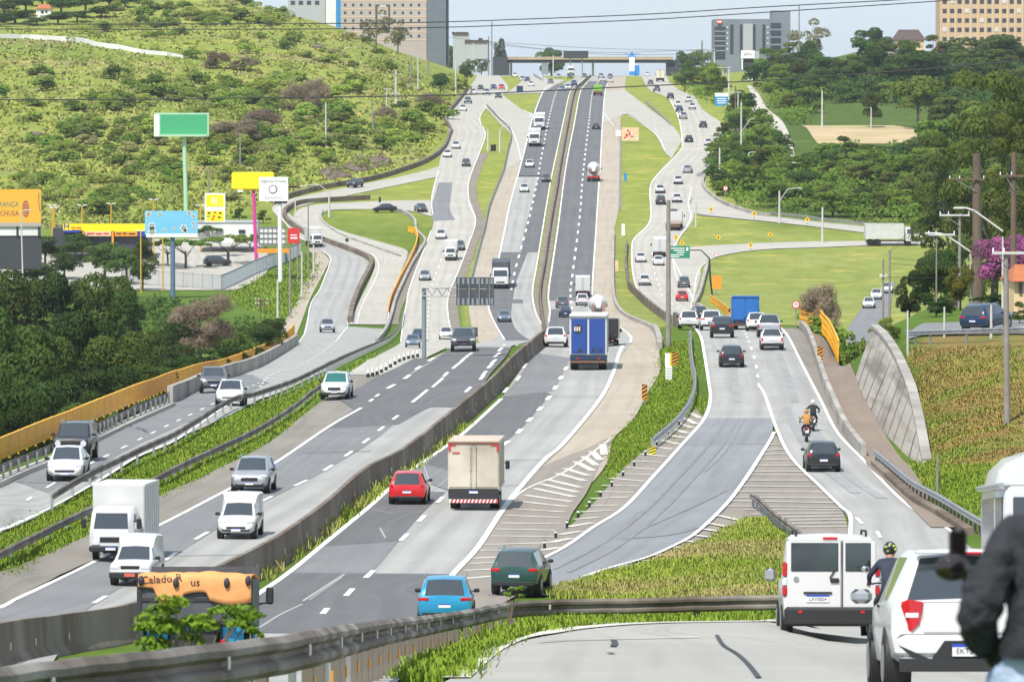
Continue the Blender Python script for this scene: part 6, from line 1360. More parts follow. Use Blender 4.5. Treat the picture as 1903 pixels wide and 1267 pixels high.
def plant_kind(key,shape,m,n,size,seed,base_r=.022,trunk='bark',flat=0.,twig=False,shell=(.70,1.06)):
 lb=lobes(shape,seed);PLANT[key]=(cloud('crown',lb,n,size,m,seed,flat,twig,shell),trunk_mesh(lb,base_r,seed,trunk))
for i in range(3):
 plant_kind(f'round{i}','round','leaf_green',3400,.030,20+i);plant_kind(f'dark{i}','round','leaf_dark',3400,.030,30+i);plant_kind(f'olive{i}','tall','leaf_olive',3000,.030,40+i)
 plant_kind(f'mass{i}','mass','leaf_green',3600,.034,120+i);plant_kind(f'massdark{i}','mass','leaf_dark',3600,.034,130+i)
 plant_kind(f'lime{i}','round','leaf_lime',3000,.032,50+i);plant_kind(f'scrub{i}','bush','leaf_scrub',1500,.055,60+i,.02);plant_kind(f'green_bush{i}','bush','leaf_bush',1500,.055,70+i,.02)
 plant_kind(f'near{i}','tall','leaf_near_dark',9000,.017,80+i,.02);plant_kind(f'nearolive{i}','round','leaf_near',9000,.018,90+i,.02)
plant_kind('umbrella0','umbrella','leaf_dark',2600,.028,101,.022);plant_kind('umbrella1','umbrella','leaf_green',2600,.028,102,.022)
plant_kind('layer0','layered','leaf_olive',20000,.013,103,.03,flat=.8);plant_kind('layer1','layered','leaf_olive',20000,.013,104,.03,flat=.8)
plant_kind('dry','bush','twig_dry',5200,.045,105,.015,twig=True,shell=(.2,1.0));plant_kind('drytree','round','twig_dry',9000,.028,106,.02,twig=True,shell=(.2,1.05));plant_kind('dryscrub','bush','leaf_scrub_dry',1500,.05,107,.015)
plant_kind('magenta','round','leaf_magenta',6000,.022,108,.02);plant_kind('yellow','tall','leaf_yellow',6000,.022,109,.02);plant_kind('pale','tall','leaf_pale',1900,.028,110,.02,trunk='bark_pale');plant_kind('darkbig','round','leaf_dark',6000,.024,111,.03)
_pr=random.Random(12)
def plant(key,px,d,top,wpx,label,group=None,name='tree',cat='tree',zoff=0.0,base=None):
 """tree at photo column px and distance d, its top at photo row top, wpx wide in the photo"""
 b=PT(px,600,d);x=b.x;zb=gz(x,d)-.1;zt=PT(px,top,d).z;h=max(zt-zb,1.2);w=wpx*d/F
 cr,tr=PLANT[key];rz=_pr.uniform(0,6.28)
 root=thing(name,label,cat,(x,d,zb),rz,group);root.scale=(w/.92,w/.92,h)
 put('crown',cr,root);put('trunk',tr,root);return root
def plant_g(key,px,py,hpx,wpx,label,group=None,name='bush',cat='bush'):
 g=G(px,py);return plant(key,px,g.y,py-hpx,wpx,label,group,name,cat)
L1='dark dense tree in the thick row below the yellow railing at left';L2='olive green tree in the thick row below the yellow railing at left'
for i,(px,d,top,w)in enumerate([(-60,520,480,170),(30,560,490,160),(112,560,498,150),(190,545,503,150),(252,520,538,120),(292,480,605,100),(-20,440,560,180),(70,430,595,190),(150,440,570,190),(232,430,615,160),(305,455,598,150),(430,520,612,100),(400,470,645,110),(484,570,598,80),(340,440,660,110),(20,380,680,170),(110,362,705,140),(-60,345,650,180),(200,380,680,150),(272,395,672,120),(460,540,636,80),(508,610,590,64),(440,500,648,70),(150,345,745,110),(40,330,750,120)]):
 k=i%2 if i!=6 else 1;plant(('near%d' if k==0 else 'nearolive%d')%(i%3),px,d,top,w*1.12,L1 if k==0 else L2,'dark trees below the left railing' if k==0 else 'olive trees below the left railing')
plant('drytree',372,500,540,150,'bare brownish tree standing out of the green row behind the left railing')
U='young tree with an umbrella crown standing in the pale parking lot'
for px,py,h,w in((345,500,62,92),(392,470,55,60),(425,492,62,100),(465,470,40,60),(312,495,55,70)):plant_g('umbrella%d'%(px%2),px,py,h,w,U,'umbrella trees in the parking lot','tree','tree')
for px,py,h,w in((30,510,70,110),(85,500,62,90),(140,488,55,80),(120,520,50,80),(195,520,70,100),(235,530,72,90),(180,480,45,80),(262,500,55,60),(70,535,50,110),(265,540,60,70),(-30,530,80,120)):
 plant_g('dark%d'%(px%3),px,py,h,w,'dark tree in front of the yellow shop front at left','trees in front of the shops','tree','tree')
for px,py in((445,412),(490,415)):plant_g('olive0',px,py,26,34,'small palm-like tree behind the white low building' if px<460 else 'small palm-like tree right of the pink post',None,'tree','tree')
r=random.Random(31);HB=[]
def inpoly(x,y,P):
 c=False;j=len(P)-1
 for i in range(len(P)):
  if(P[i][1]>y)!=(P[j][1]>y)and x<(P[j][0]-P[i][0])*(y-P[i][1])/(P[j][1]-P[i][1])+P[i][0]:c=not c
  j=i
 return c
HILL=[(-60,66),(-60,425),(330,425),(520,372),(680,330),(790,295),(825,240),(828,215),(862,150),(800,130),(740,90),(640,70),(560,24),(480,4),(250,6),(130,40)]
BANDS=[(300,175,330,38,70),(220,262,180,50,45),(520,275,110,45,45),(460,185,110,35,30),(120,380,130,30,30),(600,235,70,60,25),(740,260,80,40,18),(330,330,200,35,30),(600,90,150,30,24),(330,35,190,26,50),(500,30,80,20,20),(800,200,40,50,12)]
for bx,by,sx,sy,n in BANDS:
 for _ in range(n):
  px=r.gauss(bx,sx*.6);py=r.gauss(by,sy*.6)
  if inpoly(px,py,HILL):HB.append((px,py))
r.shuffle(HB);HB=HB[:290];HB.sort(key=lambda q:q[1])
for i,(px,py)in enumerate(HB):
 dry=(i%9==4);big=r.uniform(.75,1.35)*(1.0 if py>130 else.7)
 if dry:plant_g('dryscrub',px,py,20*big,44*big,'dry straw coloured bush on the grassy hillside at left','dry bushes on the left hill')
 elif i%3==0:plant_g('green_bush%d'%(i%2),px,py,27*big,48*big,'darker green bush on the grassy hillside at left','dark bushes on the left hill')
 else:plant_g('scrub%d'%(i%3),px,py,25*big,52*big,'bright green bush on the grassy hillside at left','bright bushes on the left hill')
for px,py,h,w,l in((562,208,62,70,'tall bare reddish brown thicket on the left hill'),(590,190,50,50,'smaller bare brown thicket beside the tall one on the left hill'),(405,128,36,50,'bare brown bush below the pale path on the hill'),(455,130,26,60,'low bare brown bush near the hilltop'),(440,262,44,110,'wide grey brown bush right of the green billboard'),(490,235,36,80,'bare brown bush above the yellow billboard'),(720,225,30,60,'dry bush behind the white cross pole'),(800,200,30,60,'dry bush near the bend of the brown wall')):
 plant_g('dry',px,py,h,w,l)
for px,py,h,w,l in((818,175,40,45,'dark round tree beside the leaning pole at the hill foot'),(868,160,48,44,'dark green tree at the top of the left frontage road'),(855,108,38,46,'sunlit tree below the small grey house'),(895,112,30,36,'small green tree between lamp posts near the overpass'),(840,112,28,40,'green tree at the foot of the grey tower'),(930,103,32,32,'round dark tree on the skyline left of the overpass'),(800,112,26,44,'palm clump below the grey tower')):
 plant_g('dark%d'%(px%3)if 'dark' in l else 'round%d'%(px%3),px,py,h,w,l,None,'tree','tree')
plant_g('darkbig',1025,141,56,64,'big dark tree in front of the overpass beside the black board',None,'tree','tree')
for px,py,h,w in((10,30,34,90),(50,24,34,80),(115,26,34,80),(160,24,34,80),(205,18,30,80),(30,44,26,100),(110,46,24,80),(0,50,24,90),(145,42,22,70),(190,34,24,70),(235,14,26,70),(70,48,16,60),(80,12,30,80),(140,8,30,80),(20,8,30,80),(270,8,22,60)):plant_g('dark%d'%(px%3),px,py,h,w,'dark blue green tree on the hilltop by the small white house','dark hilltop trees at upper left','tree','tree')
plant('pale',700,1640,10,70,'pale feathery tree in front of the beige tower');plant('pale',740,1660,30,60,'second pale feathery tree in front of the beige tower, lower than the other')
FOREST=[([(1238,122),(1330,108),(1345,205),(1300,185),(1262,165)],7,24,'round',34,54,'tree in the wood between the right frontage road and the pole line','trees by the upper right frontage road'),([(1338,265),(1352,215),(1375,195),(1400,215),(1440,262),(1462,325),(1440,380),(1390,395),(1340,360),(1330,310)],9,24,'round',44,64,'rounded tree between the right frontage road and the pale dirt track','trees left of the dirt track'),([(1400,150),(1450,110),(1540,120),(1530,215),(1470,240),(1425,185)],9,26,'dark',50,66,'dark tree right of the upper end of the dirt track','dark trees right of the dirt track'),([(1482,300),(1540,285),(1700,290),(1740,300),(1740,425),(1620,415),(1500,398),(1440,398),(1470,345)],11,24,'round',50,80,'bushy tree in the dense wood below the sandy field','trees below the sandy field'),([(1530,130),(1610,125),(1900,110),(1930,205),(1760,210),(1660,200),(1540,190)],13,26,'dark',56,80,'dark tree in the wood above the sandy field','trees above the sandy field'),([(1740,250),(1930,230),(1930,470),(1740,430)],10,30,'olive',80,100,'olive tree in the wood at the right edge','trees at the right edge')]
for poly,stepn,sy,kind,h,w,lab,grp in FOREST:
 x0,x1=min(p[0]for p in poly),max(p[0]for p in poly);y0,y1=min(p[1]for p in poly),max(p[1]for p in poly);y=y0
 while y<=y1:
  x=x0+r.uniform(0,20)
  while x<=x1:
   if inpoly(x,y,poly):
    k=r.choice([kind,kind,'round','dark','olive']if kind!='olive' else['olive','round']);f=r.uniform(.75,1.2)
    plant_g('%s%d'%({'round':'mass','dark':'massdark'}.get(k,k),r.randrange(3)),x,y,h*f,w*r.uniform(.8,1.15),{'round':'mid green ','dark':'deep green ','olive':'olive toned '}[k]+lab.replace('dark ','').replace('olive ',''),grp+{'round':', mid green','dark':', deep green','olive':', olive'}[k],'tree','tree')
   x+=w*r.uniform(.42,.68)
  y+=sy*r.uniform(.65,.95)
for key,px,py,h,w,l in(('lime0',1705,240,108,112,'broad yellow green tree on a slim trunk above the sandy field'),('olive1',1618,238,70,60,'slender olive tree at the edge of the sandy field'),('pale',1500,120,96,84,'pale tall tree in front of the grey office block'),('darkbig',1622,110,62,76,'dark domed tree on the right skyline beside the brown roof'),('dark1',1370,98,50,90,'dark tree in front of the grey office block'),('pale',1795,70,42,44,'pale tree in front of the orange apartment block'),('lime1',1870,70,60,40,'thin yellowish tree in front of the orange apartment block'),('darkbig',1850,140,80,190,'wide flat dark tree below the orange apartment block'),('darkbig',1720,170,80,160,'wide flat dark tree below the house roofs at upper right'),('lime2',1330,175,60,50,'yellow green tree left of the blue road sign')):
 plant_g(key,px,py,h,w,l,None,'tree','tree')
plant('layer0',1850,560,118,230,'big layered olive conifer towering behind the brown poles at right');plant('layer1',1775,600,225,170,'lower layered olive conifer left of the thick brown pole');plant('layer1',1900,520,190,150,'layered olive conifer at the right edge behind the poles')
plant('near0',1740,470,470,130,'dark green tree between the grass field and the magenta tree');plant('nearolive0',1740,440,480,120,'brownish olive tree behind the yellow tree');plant('near1',1690,430,500,70,'dark tree left of the yellow tree on the upper street')
plant('yellow',1785,400,492,84,'yellow flecked tree left of the magenta tree');plant('magenta',1845,398,428,116,'magenta flowering tree behind the pale crossarm pole');plant('magenta',1908,400,422,90,'second magenta flowering tree at the right edge');plant('near2',1850,394,566,130,'dark hedge tree under the magenta flowers');plant('near0',1740,385,545,90,'dark hedge tree behind the upper street')
plant('near1',1895,352,560,50,'dark bush beside the parked station wagon',None,'bush','bush')
for px,d,top,w,l in((1540,470,572,90,'green bush below the round speed sign'),(1585,450,590,80,'green bush right of the yellow railing'),(1610,440,600,50,'green bush touching the far end of the retaining wall'),(1500,520,580,60,'small green bush behind the yellow railing'),(1570,432,625,60,'dark green bush in the gap beside the retaining wall')):plant('green_bush%d'%(px%3),px,d,top,w,l,None,'bush','bush')
plant('dry',1522,480,516,84,'bare grey bush on the grass field behind the speed sign',None,'bush','bush')
for px,py,w in((1625,640,30),(1645,625,34),(1660,640,30)):plant_g('lime%d'%(px%3),px,py,36,w,'bright weed clump behind the top of the retaining wall','weeds behind the retaining wall','bush','bush')
def undergrowth(polys,per,label,seed,m,rad=2.4,n=90):
 rg=random.Random(seed);B=[]
 for poly,cnt in zip(polys,per):
  xs=[p[0]for p in poly];ys=[p[1]for p in poly];k=0
  while k<cnt:
   x=rg.uniform(min(xs),max(xs));y=rg.uniform(min(ys),max(ys))
   if inpoly(x,y,poly):g=G(x,y);q=rad*rg.uniform(.6,1.4);B.append((g.x,g.y,g.z+q*.35,q,q*1.6,q*.85));k+=1
 tag(put('undergrowth',cloud('undergrowth',B,len(B)*n,.42,m,seed,shell=(.6,1.05))),label,'undergrowth',kind='stuff')
undergrowth([f[0]for f in FOREST[:4]],(40,90,60,170),'dense green undergrowth filling the woods right of the road',41,'leaf_green');undergrowth([FOREST[4][0],FOREST[5][0]],(150,120),'dark undergrowth of the wood at the upper right',42,'leaf_dark',3.0)
undergrowth([HILL],(230,),'low rounded scrub spread over the hillside at left',43,'leaf_scrub',1.7,70)
undergrowth([[(-40,560),(200,560),(420,600),(500,620),(470,655),(330,705),(200,760),(-40,850)]],(90,),'undergrowth between the dark trees below the left railing',44,'leaf_near',2.2)
mat('grass_blade',(0.33,0.46,0.06),0.8,(0.45,0.52,0.09),0.35,c3=(0.56,0.48,0.20),s3=0.10,spec=0.1,trans=0.3)
mat('grass_lush',(0.23,0.37,0.04),0.8,(0.34,0.44,0.06),0.5,spec=0.1,trans=0.3)
mat('grass_dry',(0.44,0.28,0.11),0.85,(0.34,0.34,0.08),0.35,c3=(0.26,0.36,0.055),s3=0.16,spec=0.1,trans=0.2);mat('grass_lime',(0.48,0.50,0.12),0.85,(0.38,0.47,0.09),0.06,c3=(0.50,0.43,0.21),s3=0.03,spec=0.1,trans=0.3)
def grass(name,polys,n,h,m,label,seed=1,wide=.013,world=None,clump=0.5,skip=None):
 rg=np.random.default_rng(seed);P=[]
 ar=np.array([abs(sum(p[k][0]*p[k-1][1]-p[k-1][0]*p[k][1]for k in range(len(p))))for p in polys])
 for poly,cnt in zip(polys,(ar/ar.sum()*n/6).astype(int)+1):
  xs=[p[0]for p in poly];ys=[p[1]for p in poly];k=0
  while k<cnt:
   x=rg.uniform(min(xs),max(xs));y=rg.uniform(min(ys),max(ys))
   if not inpoly(x,y,poly):continue
   g=G(x,y);g2=G(x,y-2.2);k+=1;sp=min(abs(g2.y-g.y),5)*.5+.1;P+=[(g.x+a*.12*(1+g.y/300),g.y+b,g.y)for a,b in zip(rg.normal(size=6),rg.uniform(-sp,sp,6))]
 A=np.array(P);n=len(A);z=H(A[:,0],A[:,1])+O1*0;nh=_fbm(A[:,0]*1.0,A[:,1]*1.0,5.0,seed+5)
 hh=h*rg.uniform(.5,1.2,n)*(1+clump*nh);a=rg.uniform(0,6.28,n);wv=wide*(1+A[:,2]/150)
 dx=np.cos(a)*wv;dy=np.sin(a)*wv;lx=rg.normal(size=n)*hh*.35;ly=rg.normal(size=n)*hh*.35
 V=np.stack([np.stack([A[:,0]-dx,A[:,1]-dy,z-.05],1),np.stack([A[:,0]+dx,A[:,1]+dy,z-.05],1),np.stack([A[:,0]+lx+dx*.3,A[:,1]+ly+dy*.3,z+hh],1),np.stack([A[:,0]+lx-dx*.3,A[:,1]+ly-dy*.3,z+hh*.96],1)],1).reshape(-1,3)
 me=bpy.data.meshes.new(name);me.vertices.add(4*n);me.vertices.foreach_set('co',V.ravel());me.loops.add(4*n);me.loops.foreach_set('vertex_index',np.arange(4*n,dtype=np.int32));me.polygons.add(n);me.polygons.foreach_set('loop_start',np.arange(0,4*n,4,dtype=np.int32));me.polygons.foreach_set('use_smooth',np.ones(n,bool));me.update(calc_edges=True)
 on=np.stack([rg.normal(size=n)*.35,rg.normal(size=n)*.35,np.ones(n)],1);on/=np.linalg.norm(on,axis=1)[:,None];me.normals_split_custom_set_from_vertices(np.repeat(on,4,0).tolist())
 me.materials.append(MATS[m]);return tag(put(name,me),label,'grass',kind='stuff')
grass('grass',[[(985,1105),(1090,1080),(1215,1045),(1310,1008),(1395,968),(1440,965),(1480,1010),(1475,1110),(1300,1118),(1100,1118)]],70000,.22,'grass_blade','tall grass on the mound behind the front guardrail',1)
grass('grass',[[(740,1275),(800,1205),(905,1165),(960,1145),(1450,1138),(1460,1162),(1250,1164),(1100,1170),(985,1190),(900,1225),(845,1275)]],26000,.17,'grass_lush','green grass at the foot of the front guardrail',2)
grass('grass',[[(1127,855),(1140,820),(1180,780),(1206,732),(1226,690),(1226,640),(1282,632),(1290,700),(1286,745),(1258,795),(1213,836),(1170,870),(1138,893)],[(1225,832),(1265,795),(1298,740),(1310,735),(1300,778),(1262,822)]],34000,.11,'grass_lush','grass on the wedge between the two carriageways',3)
grass('grass',[[(0,1005),(104,945),(255,868),(425,772),(560,724),(700,655),(690,668),(598,722),(545,768),(420,840),(340,878),(164,965),(0,1048)],[(0,1050),(164,968),(340,880),(545,772),(596,735),(560,776),(475,836),(260,942),(164,996),(0,1070)]],60000,.12,'grass_lush','long strip of green grass between the left guardrails',4)
grass('grass',[[(1690,648),(1903,642),(1903,860),(1725,862),(1712,790),(1700,720)]],26000,.10,'grass_dry','dry brownish grass on the bank above the retaining wall',5)
grass('grass',[[(1680,860),(1725,866),(1903,862),(1903,960),(1830,965),(1760,935)]],16000,.12,'grass_lush','mown green grass on the right verge',6)
grass('grass',[[(480,1072),(600,985),(760,868),(858,786),(866,792),(770,874),(612,990),(490,1080)]],2600,.4,'grass_blade','thin line of weeds at the foot of the median barrier',7)
grass('grass',[HILL],34000,.38,'grass_lime','tall rough grass covering the hillside at left',8,wide=.045)
grass('grass',[[(430,540),(520,500),(585,470),(592,500),(560,560),(530,600),(500,590),(430,560)]],6000,.35,'grass_lush','steep grass bank beside the left service road',10)
def sprig(px,d,y_base,y_top,spread,n,label,seed):
 rr=random.Random(seed);b=PT(px,y_base,d);t=PT(px,y_top,d);zg=gz(b.x,d);root=thing('shrub',label,'shrub',(b.x,d,zg));st=MB();s=spread*d/F;hh=t.z-b.z;B=[]
 for k in range(n):
  x=rr.uniform(-1,1)*s;z=b.z+hh*rr.uniform(.05,.95)*(1-.35*abs(x)/s)-zg;q=s*rr.uniform(.08,.17);B.append((x,rr.uniform(-.2,.2),z,q*1.5,q*.7,q*.55));B.append((x+q*1.5,0,z-q*.5,q,q*.7,q*.45))
  st.tube([(0,0,0),(x*.35,0,z*.6),(x,0,z)],[.012,.009,.004],5)
 put('leaves',cloud('leaves',B,110*n,.034,'leaf_sprig',seed,shell=(.0,1.5)),root);st.build('stem','twig_dry',root)
leafmat('leaf_sprig',(0.24,0.36,0.035),(0.15,0.27,0.03),rnd=0)
sprig(372,47,1215,1075,100,20,'feathery bright green branch in front of the dump truck',1);sprig(478,46,1190,1095,20,3,'small leafy twig right of the orange tarpaulin',3);sprig(945,108,1130,1062,26,5,'small leafy shrub in front of the dark green SUV',2)
# ---------------------------------------------------------------- buildings, boards, poles, wires
mat('sign_green',(0.02,0.22,0.13),0.5);mat('sign_blue',(0.02,0.24,0.55),0.5);mat('sign_orange',(0.75,0.29,0.02),0.5);mat('sign_yellow',(0.80,0.50,0.02),0.5);mat('sign_white',(0.78,0.78,0.76),0.5);mat('sign_red',(0.62,0.03,0.03),0.5);mat('sign_black',(0.012,0.012,0.012),0.6)
mat('board_green',(0.055,0.36,0.16),0.5);mat('board_blue',(0.16,0.48,0.72),0.5,(0.22,0.55,0.75),0.15);mat('board_yellow',(0.92,0.72,0.0),0.5);mat('board_orange',(0.82,0.42,0.035),0.5);mat('post_pink',(0.62,0.05,0.28),0.5);mat('post_green',(0.40,0.60,0.40),0.5);mat('post_blue',(0.10,0.17,0.26),0.5)
mat('letter_teal',(0.02,0.22,0.18),0.5);mat('letter_wine',(0.28,0.03,0.10),0.5);mat('letter_white',(0.8,0.8,0.8),0.5);mat('letter_grey',(0.20,0.20,0.21),0.5);mat('letter_blue',(0.02,0.05,0.40),0.5);mat('letter_red',(0.6,0.05,0.05),.5);mat('flower',(0.72,0.72,0.66),0.6)
mat('pole_concrete',(0.29,0.265,0.23),0.85,(0.21,0.19,0.165),1.5);mat('pole_pale',(0.58,0.57,0.54),0.7,(0.48,0.47,0.44),1.2);mat('pole_brown',(0.17,0.12,0.085),0.9,(0.11,0.08,0.058),2.0,stretch=(1,1,.2));mat('pole_steel',(0.25,0.285,0.285),0.5,metal=.3);mat('pole_yellow',(0.60,0.36,0.03),0.6)
mat('wire',(0.03,0.03,0.033),0.6);mat('wall_white',(0.74,0.74,0.72),0.8,(0.66,0.655,0.63),0.15);mat('wall_beige',(0.45,0.395,0.355),0.85,(0.40,0.35,0.315),0.12);mat('wall_slate',(0.15,0.175,0.21),0.8,(0.125,0.148,0.18),0.2);mat('wall_bluegrey',(0.20,0.225,0.26),0.7,(0.17,0.19,0.225),0.1);mat('wall_lightgrey',(0.40,0.42,0.43),0.7);mat('wall_orange',(0.62,0.44,0.27),0.85,(0.57,0.40,0.24),0.1);mat('wall_peach',(0.72,0.50,0.30),0.85)
mat('roof_brown',(0.10,0.07,0.062),0.85,(0.075,0.052,0.046),1.0);mat('roof_tile',(0.46,0.15,0.055),0.85,(0.36,0.11,0.04),1.2);mat('window_glass',(0.03,0.042,0.06),0.12,spec=.8);mat('window_blind',(0.62,0.62,0.60),0.7);mat('shop_dark',(0.05,0.052,0.06),0.5);mat('rock',(0.11,0.085,0.068),0.95,(0.18,0.14,0.105),0.35,bump=.8,bscale=1.2);mat('fence_mesh',(0.34,0.38,0.40),0.6,(0.26,0.30,0.32),2.0);mat('bridge_deck',(0.44,0.34,0.235),0.85,(0.37,0.285,0.195),.2);mat('bridge_dark',(0.045,0.055,0.062),0.8);mat('totem_blue',(0.03,0.25,0.62),0.5)
def base_at(px,d):b=PT(px,600,d);return b.x,d,gz(b.x,d)
class Board:
 """flat-fronted thing facing the camera; local x right, z up, -y to the viewer; sized from the photo at distance d"""
 def __init__(s,name,label,cat,px,d,py_base=None,group=None):
  p=PT(px,py_base if py_base is not None else 600,d);z=gz(p.x,d)if py_base is None else p.z
  s.px=px;s.d=d;s.o=Vector((p.x,d,z));s.root=thing(name,label,cat,tuple(s.o),0,group)
 def X(s,px):return PT(px,600,s.d).x-s.o.x
 def Z(s,py):return PT(s.px,py,s.d).z-s.o.z
 def slab(s,name,x0,x1,y0,y1,m,dy=0.0,t=.3,parent=None):
  a,b=s.X(x0),s.X(x1);z1,z0=s.Z(y0),s.Z(y1)
  return MB().box(((a+b)/2,dy,(z0+z1)/2),(abs(b-a),t,abs(z1-z0))).build(name,m,parent or s.root)
 def text(s,t,px,py,hpx,m,dy=-.2,align='CENTER',sx=1.0,parent=None):
  me=text_mesh(t,hpx*s.d/F*1.35,m,.003,align,sx=sx);me.transform(Matrix.Translation((s.X(px),dy,s.Z(py)))@RX90);return put('lettering',me,parent or s.root)
 def post(s,px,y0,y1,wpx,m,dy=.25,name='post',px1=None):
  r=wpx*s.d/F/2;z0=s.Z(y1)if y1 is not None else-.2
  return MB().cyl((s.X(px1 or px),dy,z0),(s.X(px),dy,s.Z(y0)),r*1.05,r,12).build(name,m,s.root)
  # --- billboards of the shopping strip
B=Board('billboard','plain green billboard on a tall pale green post on the hillside','billboard',345,960);fr=B.slab('frame',287,389,210,254,'post_green',.0,.8);B.slab('panel',299,386,213,250,'board_green',-.42,.06);B.slab('side_ladder',288,297,213,254,'sign_white',-.42,.06);B.post(343,252,None,8,'post_green',.2,px1=347);B.slab('catwalk',300,386,250,254,'post_green',-.8,.8)
B=Board('billboard','sky blue billboard with pale flowers on a dark blue post','billboard',320,820);B.slab('panel',270,368,392,436,'board_blue',0,.5);B.slab('white_band',272,368,434,441,'sign_white',-.02,.5);B.post(321,441,None,9,'post_blue',.4)
fl=MB();rr=random.Random(9)
for x,y,q in((277,398,5),(298,397,3.5),(352,396,4),(360,402,4),(283,420,6),(283,430,7),(306,428,3),(324,425,3),(342,424,6),(346,430,4),(360,415,3),(360,424,3)):
 for k in range(6):a=k*1.05;fl.cyl((B.X(x)+math.cos(a)*q*.05,-.27,B.Z(y)+math.sin(a)*q*.05),(B.X(x)+math.cos(a)*q*.05,-.285,B.Z(y)+math.sin(a)*q*.05),q*.04,q*.04,8)
fl.build('flowers','flower',B.root)
B=Board('billboard','blank yellow billboard on a pink post','billboard',470,890);MB().rbox(((B.X(431)+B.X(510))/2,0,(B.Z(320)+B.Z(353))/2),(B.X(510)-B.X(431),.6,B.Z(320)-B.Z(353)),.2).build('panel','board_yellow',B.root);B.post(471,352,None,6.5,'post_pink',.4,px1=477);B.slab('lamp_bar',442,452,353,357,'sign_white',-.3,.2)
B=Board('billboard','square white sign board with a dark ring on a white post','billboard',514,860);B.slab('panel',482,536,329,374,'sign_white',0,.5);B.text('Agência Direito',509,337,5.5,'letter_grey',-.27);B.text('G E N E S I S',509,368,4.5,'letter_grey',-.27)
rg=MB();n=28;cx,cz=B.X(508),B.Z(352)
for k in range(n):
 a0,a1=2*PI*k/n,2*PI*(k+1)/n;w=.12+.1*(math.sin(a0+2.3)>0);rg.add([(cx+math.cos(a0)*.68,-.27,cz+math.sin(a0)*.68),(cx+math.cos(a1)*.68,-.27,cz+math.sin(a1)*.68),(cx+math.cos(a1)*(.68-w),-.27,cz+math.sin(a1)*(.68-w)),(cx+math.cos(a0)*(.68-w),-.27,cz+math.sin(a0)*(.68-w))],[(0,1,2,3)])
rg.build('ring_emblem','letter_grey',B.root);B.post(520,374,None,8,'sign_white',.3,px1=521);B.slab('bracket',512,534,374,378,'sign_black',.1,.6)
B=Board('shop_sign','red sign board on dark legs at the edge of the parking lot','sign',546,850);B.slab('panel',535,557,424,452,'sign_red',0,.3);B.slab('letters',540,552,436,438,'letter_white',-.16,.02);B.slab('letters',540,553,441,444,'letter_white',-.16,.02);B.post(540,452,None,2.5,'pole_concrete',.1);B.post(553,452,None,2.5,'pole_concrete',.1)
B=Board('price_totem','yellow and white fuel price totem behind the blue billboard','sign',400,905);B.slab('panel',381,419,359,413,'sign_white',0,.5);B.slab('yellow_top',384,416,362,384,'board_yellow',-.27,.04);B.slab('yellow_bottom',384,416,392,411,'board_yellow',-.27,.04);B.text('BJ',399,373,11,'sign_white',-.30);
for x,y,m in((389,396,'sign_black'),(400,395,'sign_red'),(410,396,'sign_black'),(388,402,'board_green'),(398,402,'sign_red'),(408,404,'sign_black'),(396,407,'sign_red')):B.slab('price',x-2.5,x+2.5,y-1.5,y+1.5,m,-.30,.02)
B=Board('billboard','long orange billboard with teal and wine lettering at the left edge','billboard',20,840);B.slab('panel',-150,77,352,414,'board_orange',0,.6);B.text('ESPERANÇA',36,380,10,'letter_teal',-.32,'RIGHT',.8);B.text('MARCHUSA',36,397,10,'letter_wine',-.32,'RIGHT',.8)
sw=MB()
for cx_,cy_,R_s in((49,388,(9,6,3)),(92,370,(28,23))):
 for R0 in R_s:
  for k in range(24):
   a0,a1=2*PI*k/24,2*PI*(k+1)/24;q=[]
   for a,R1 in((a0,R0),(a1,R0),(a1,R0-1.6),(a0,R0-1.6)):q.append((min(B.X(cx_+R1*.7*math.cos(a)),B.X(76.5)),-.33,B.Z(cy_+R1*1.7*math.sin(a))))
   if all(B.X(-20)<p[0]<B.X(76.4)for p in q)and all(B.Z(412)<p[2]<B.Z(353)for p in q):sw.add(q,[(0,1,2,3)])
sw.build('swirl','letter_wine',B.root)
b2=B;B.slab('base',-150,77,414,421,'wall_beige',.1,.8);B.slab('lower_wall',-150,77,421,438,'wall_white',.3,.6);B.slab('pillar',71,76,421,438,'shop_dark',.0,.3);B.slab('pillar',31,35,421,438,'shop_dark',.0,.3);B.slab('lower_wall',-150,77,438,500,'shop_dark',.4,.5)
# --- shops and low buildings
B=Board('shop_building','low shop with a long yellow fascia at left','shop',190,900);B.slab('wall',98,275,424,470,'shop_dark',6,11);fa=B.slab('fascia',118,272,416,430,'board_yellow',.2,.5);B.slab('fascia_blue',118,150,428,432,'letter_blue',.1,.5);B.text('H',124,420,11,'letter_blue',-.2);
for x0,x1,m in((158,207,'wall_peach'),(214,256,'sign_orange'),(258,270,'letter_blue')):B.slab('awning',x0,x1,430,439,m,.0,.6)
for x in(175,187,199):B.slab('shop_window',x-5,x+5,440,452,'window_glass',.4,.3)
B.slab('pillar',208,212,428,470,'sign_orange',.0,.4);B.slab('pillar',154,157,428,470,'pole_yellow',.0,.4)
for x0,x1,y,m in((133,140,423,'letter_red'),(142,152,423.5,'letter_red'),(162,176,434,'letter_red'),(179,190,434.5,'letter_red'),(193,203,434,'letter_red'),(217,226,434,'letter_dark'),(229,236,434,'letter_dark'),(240,252,434.5,'letter_dark')):B.slab('letters',x0,x1,y-1.2,y+1.2,m,-.32,.05)
B=Board('shop_building','plain white low building behind the young trees','building',420,915);B.slab('wall',368,478,413,452,'wall_white',4,8);B.slab('window',444,456,427,433,'window_glass',-.05,.2);B.slab('window',402,414,429,435,'wall_lightgrey',-.05,.2);B.slab('roof_edge',367,479,411,414,'wall_lightgrey',4,8.3)
B=Board('gate_frame','white framed glass screens between the pink post and the red sign','screen',505,868);
for x in range(482,534,8):B.slab('post',x-.5,x+.5,421,470,'letter_grey',0,.15)
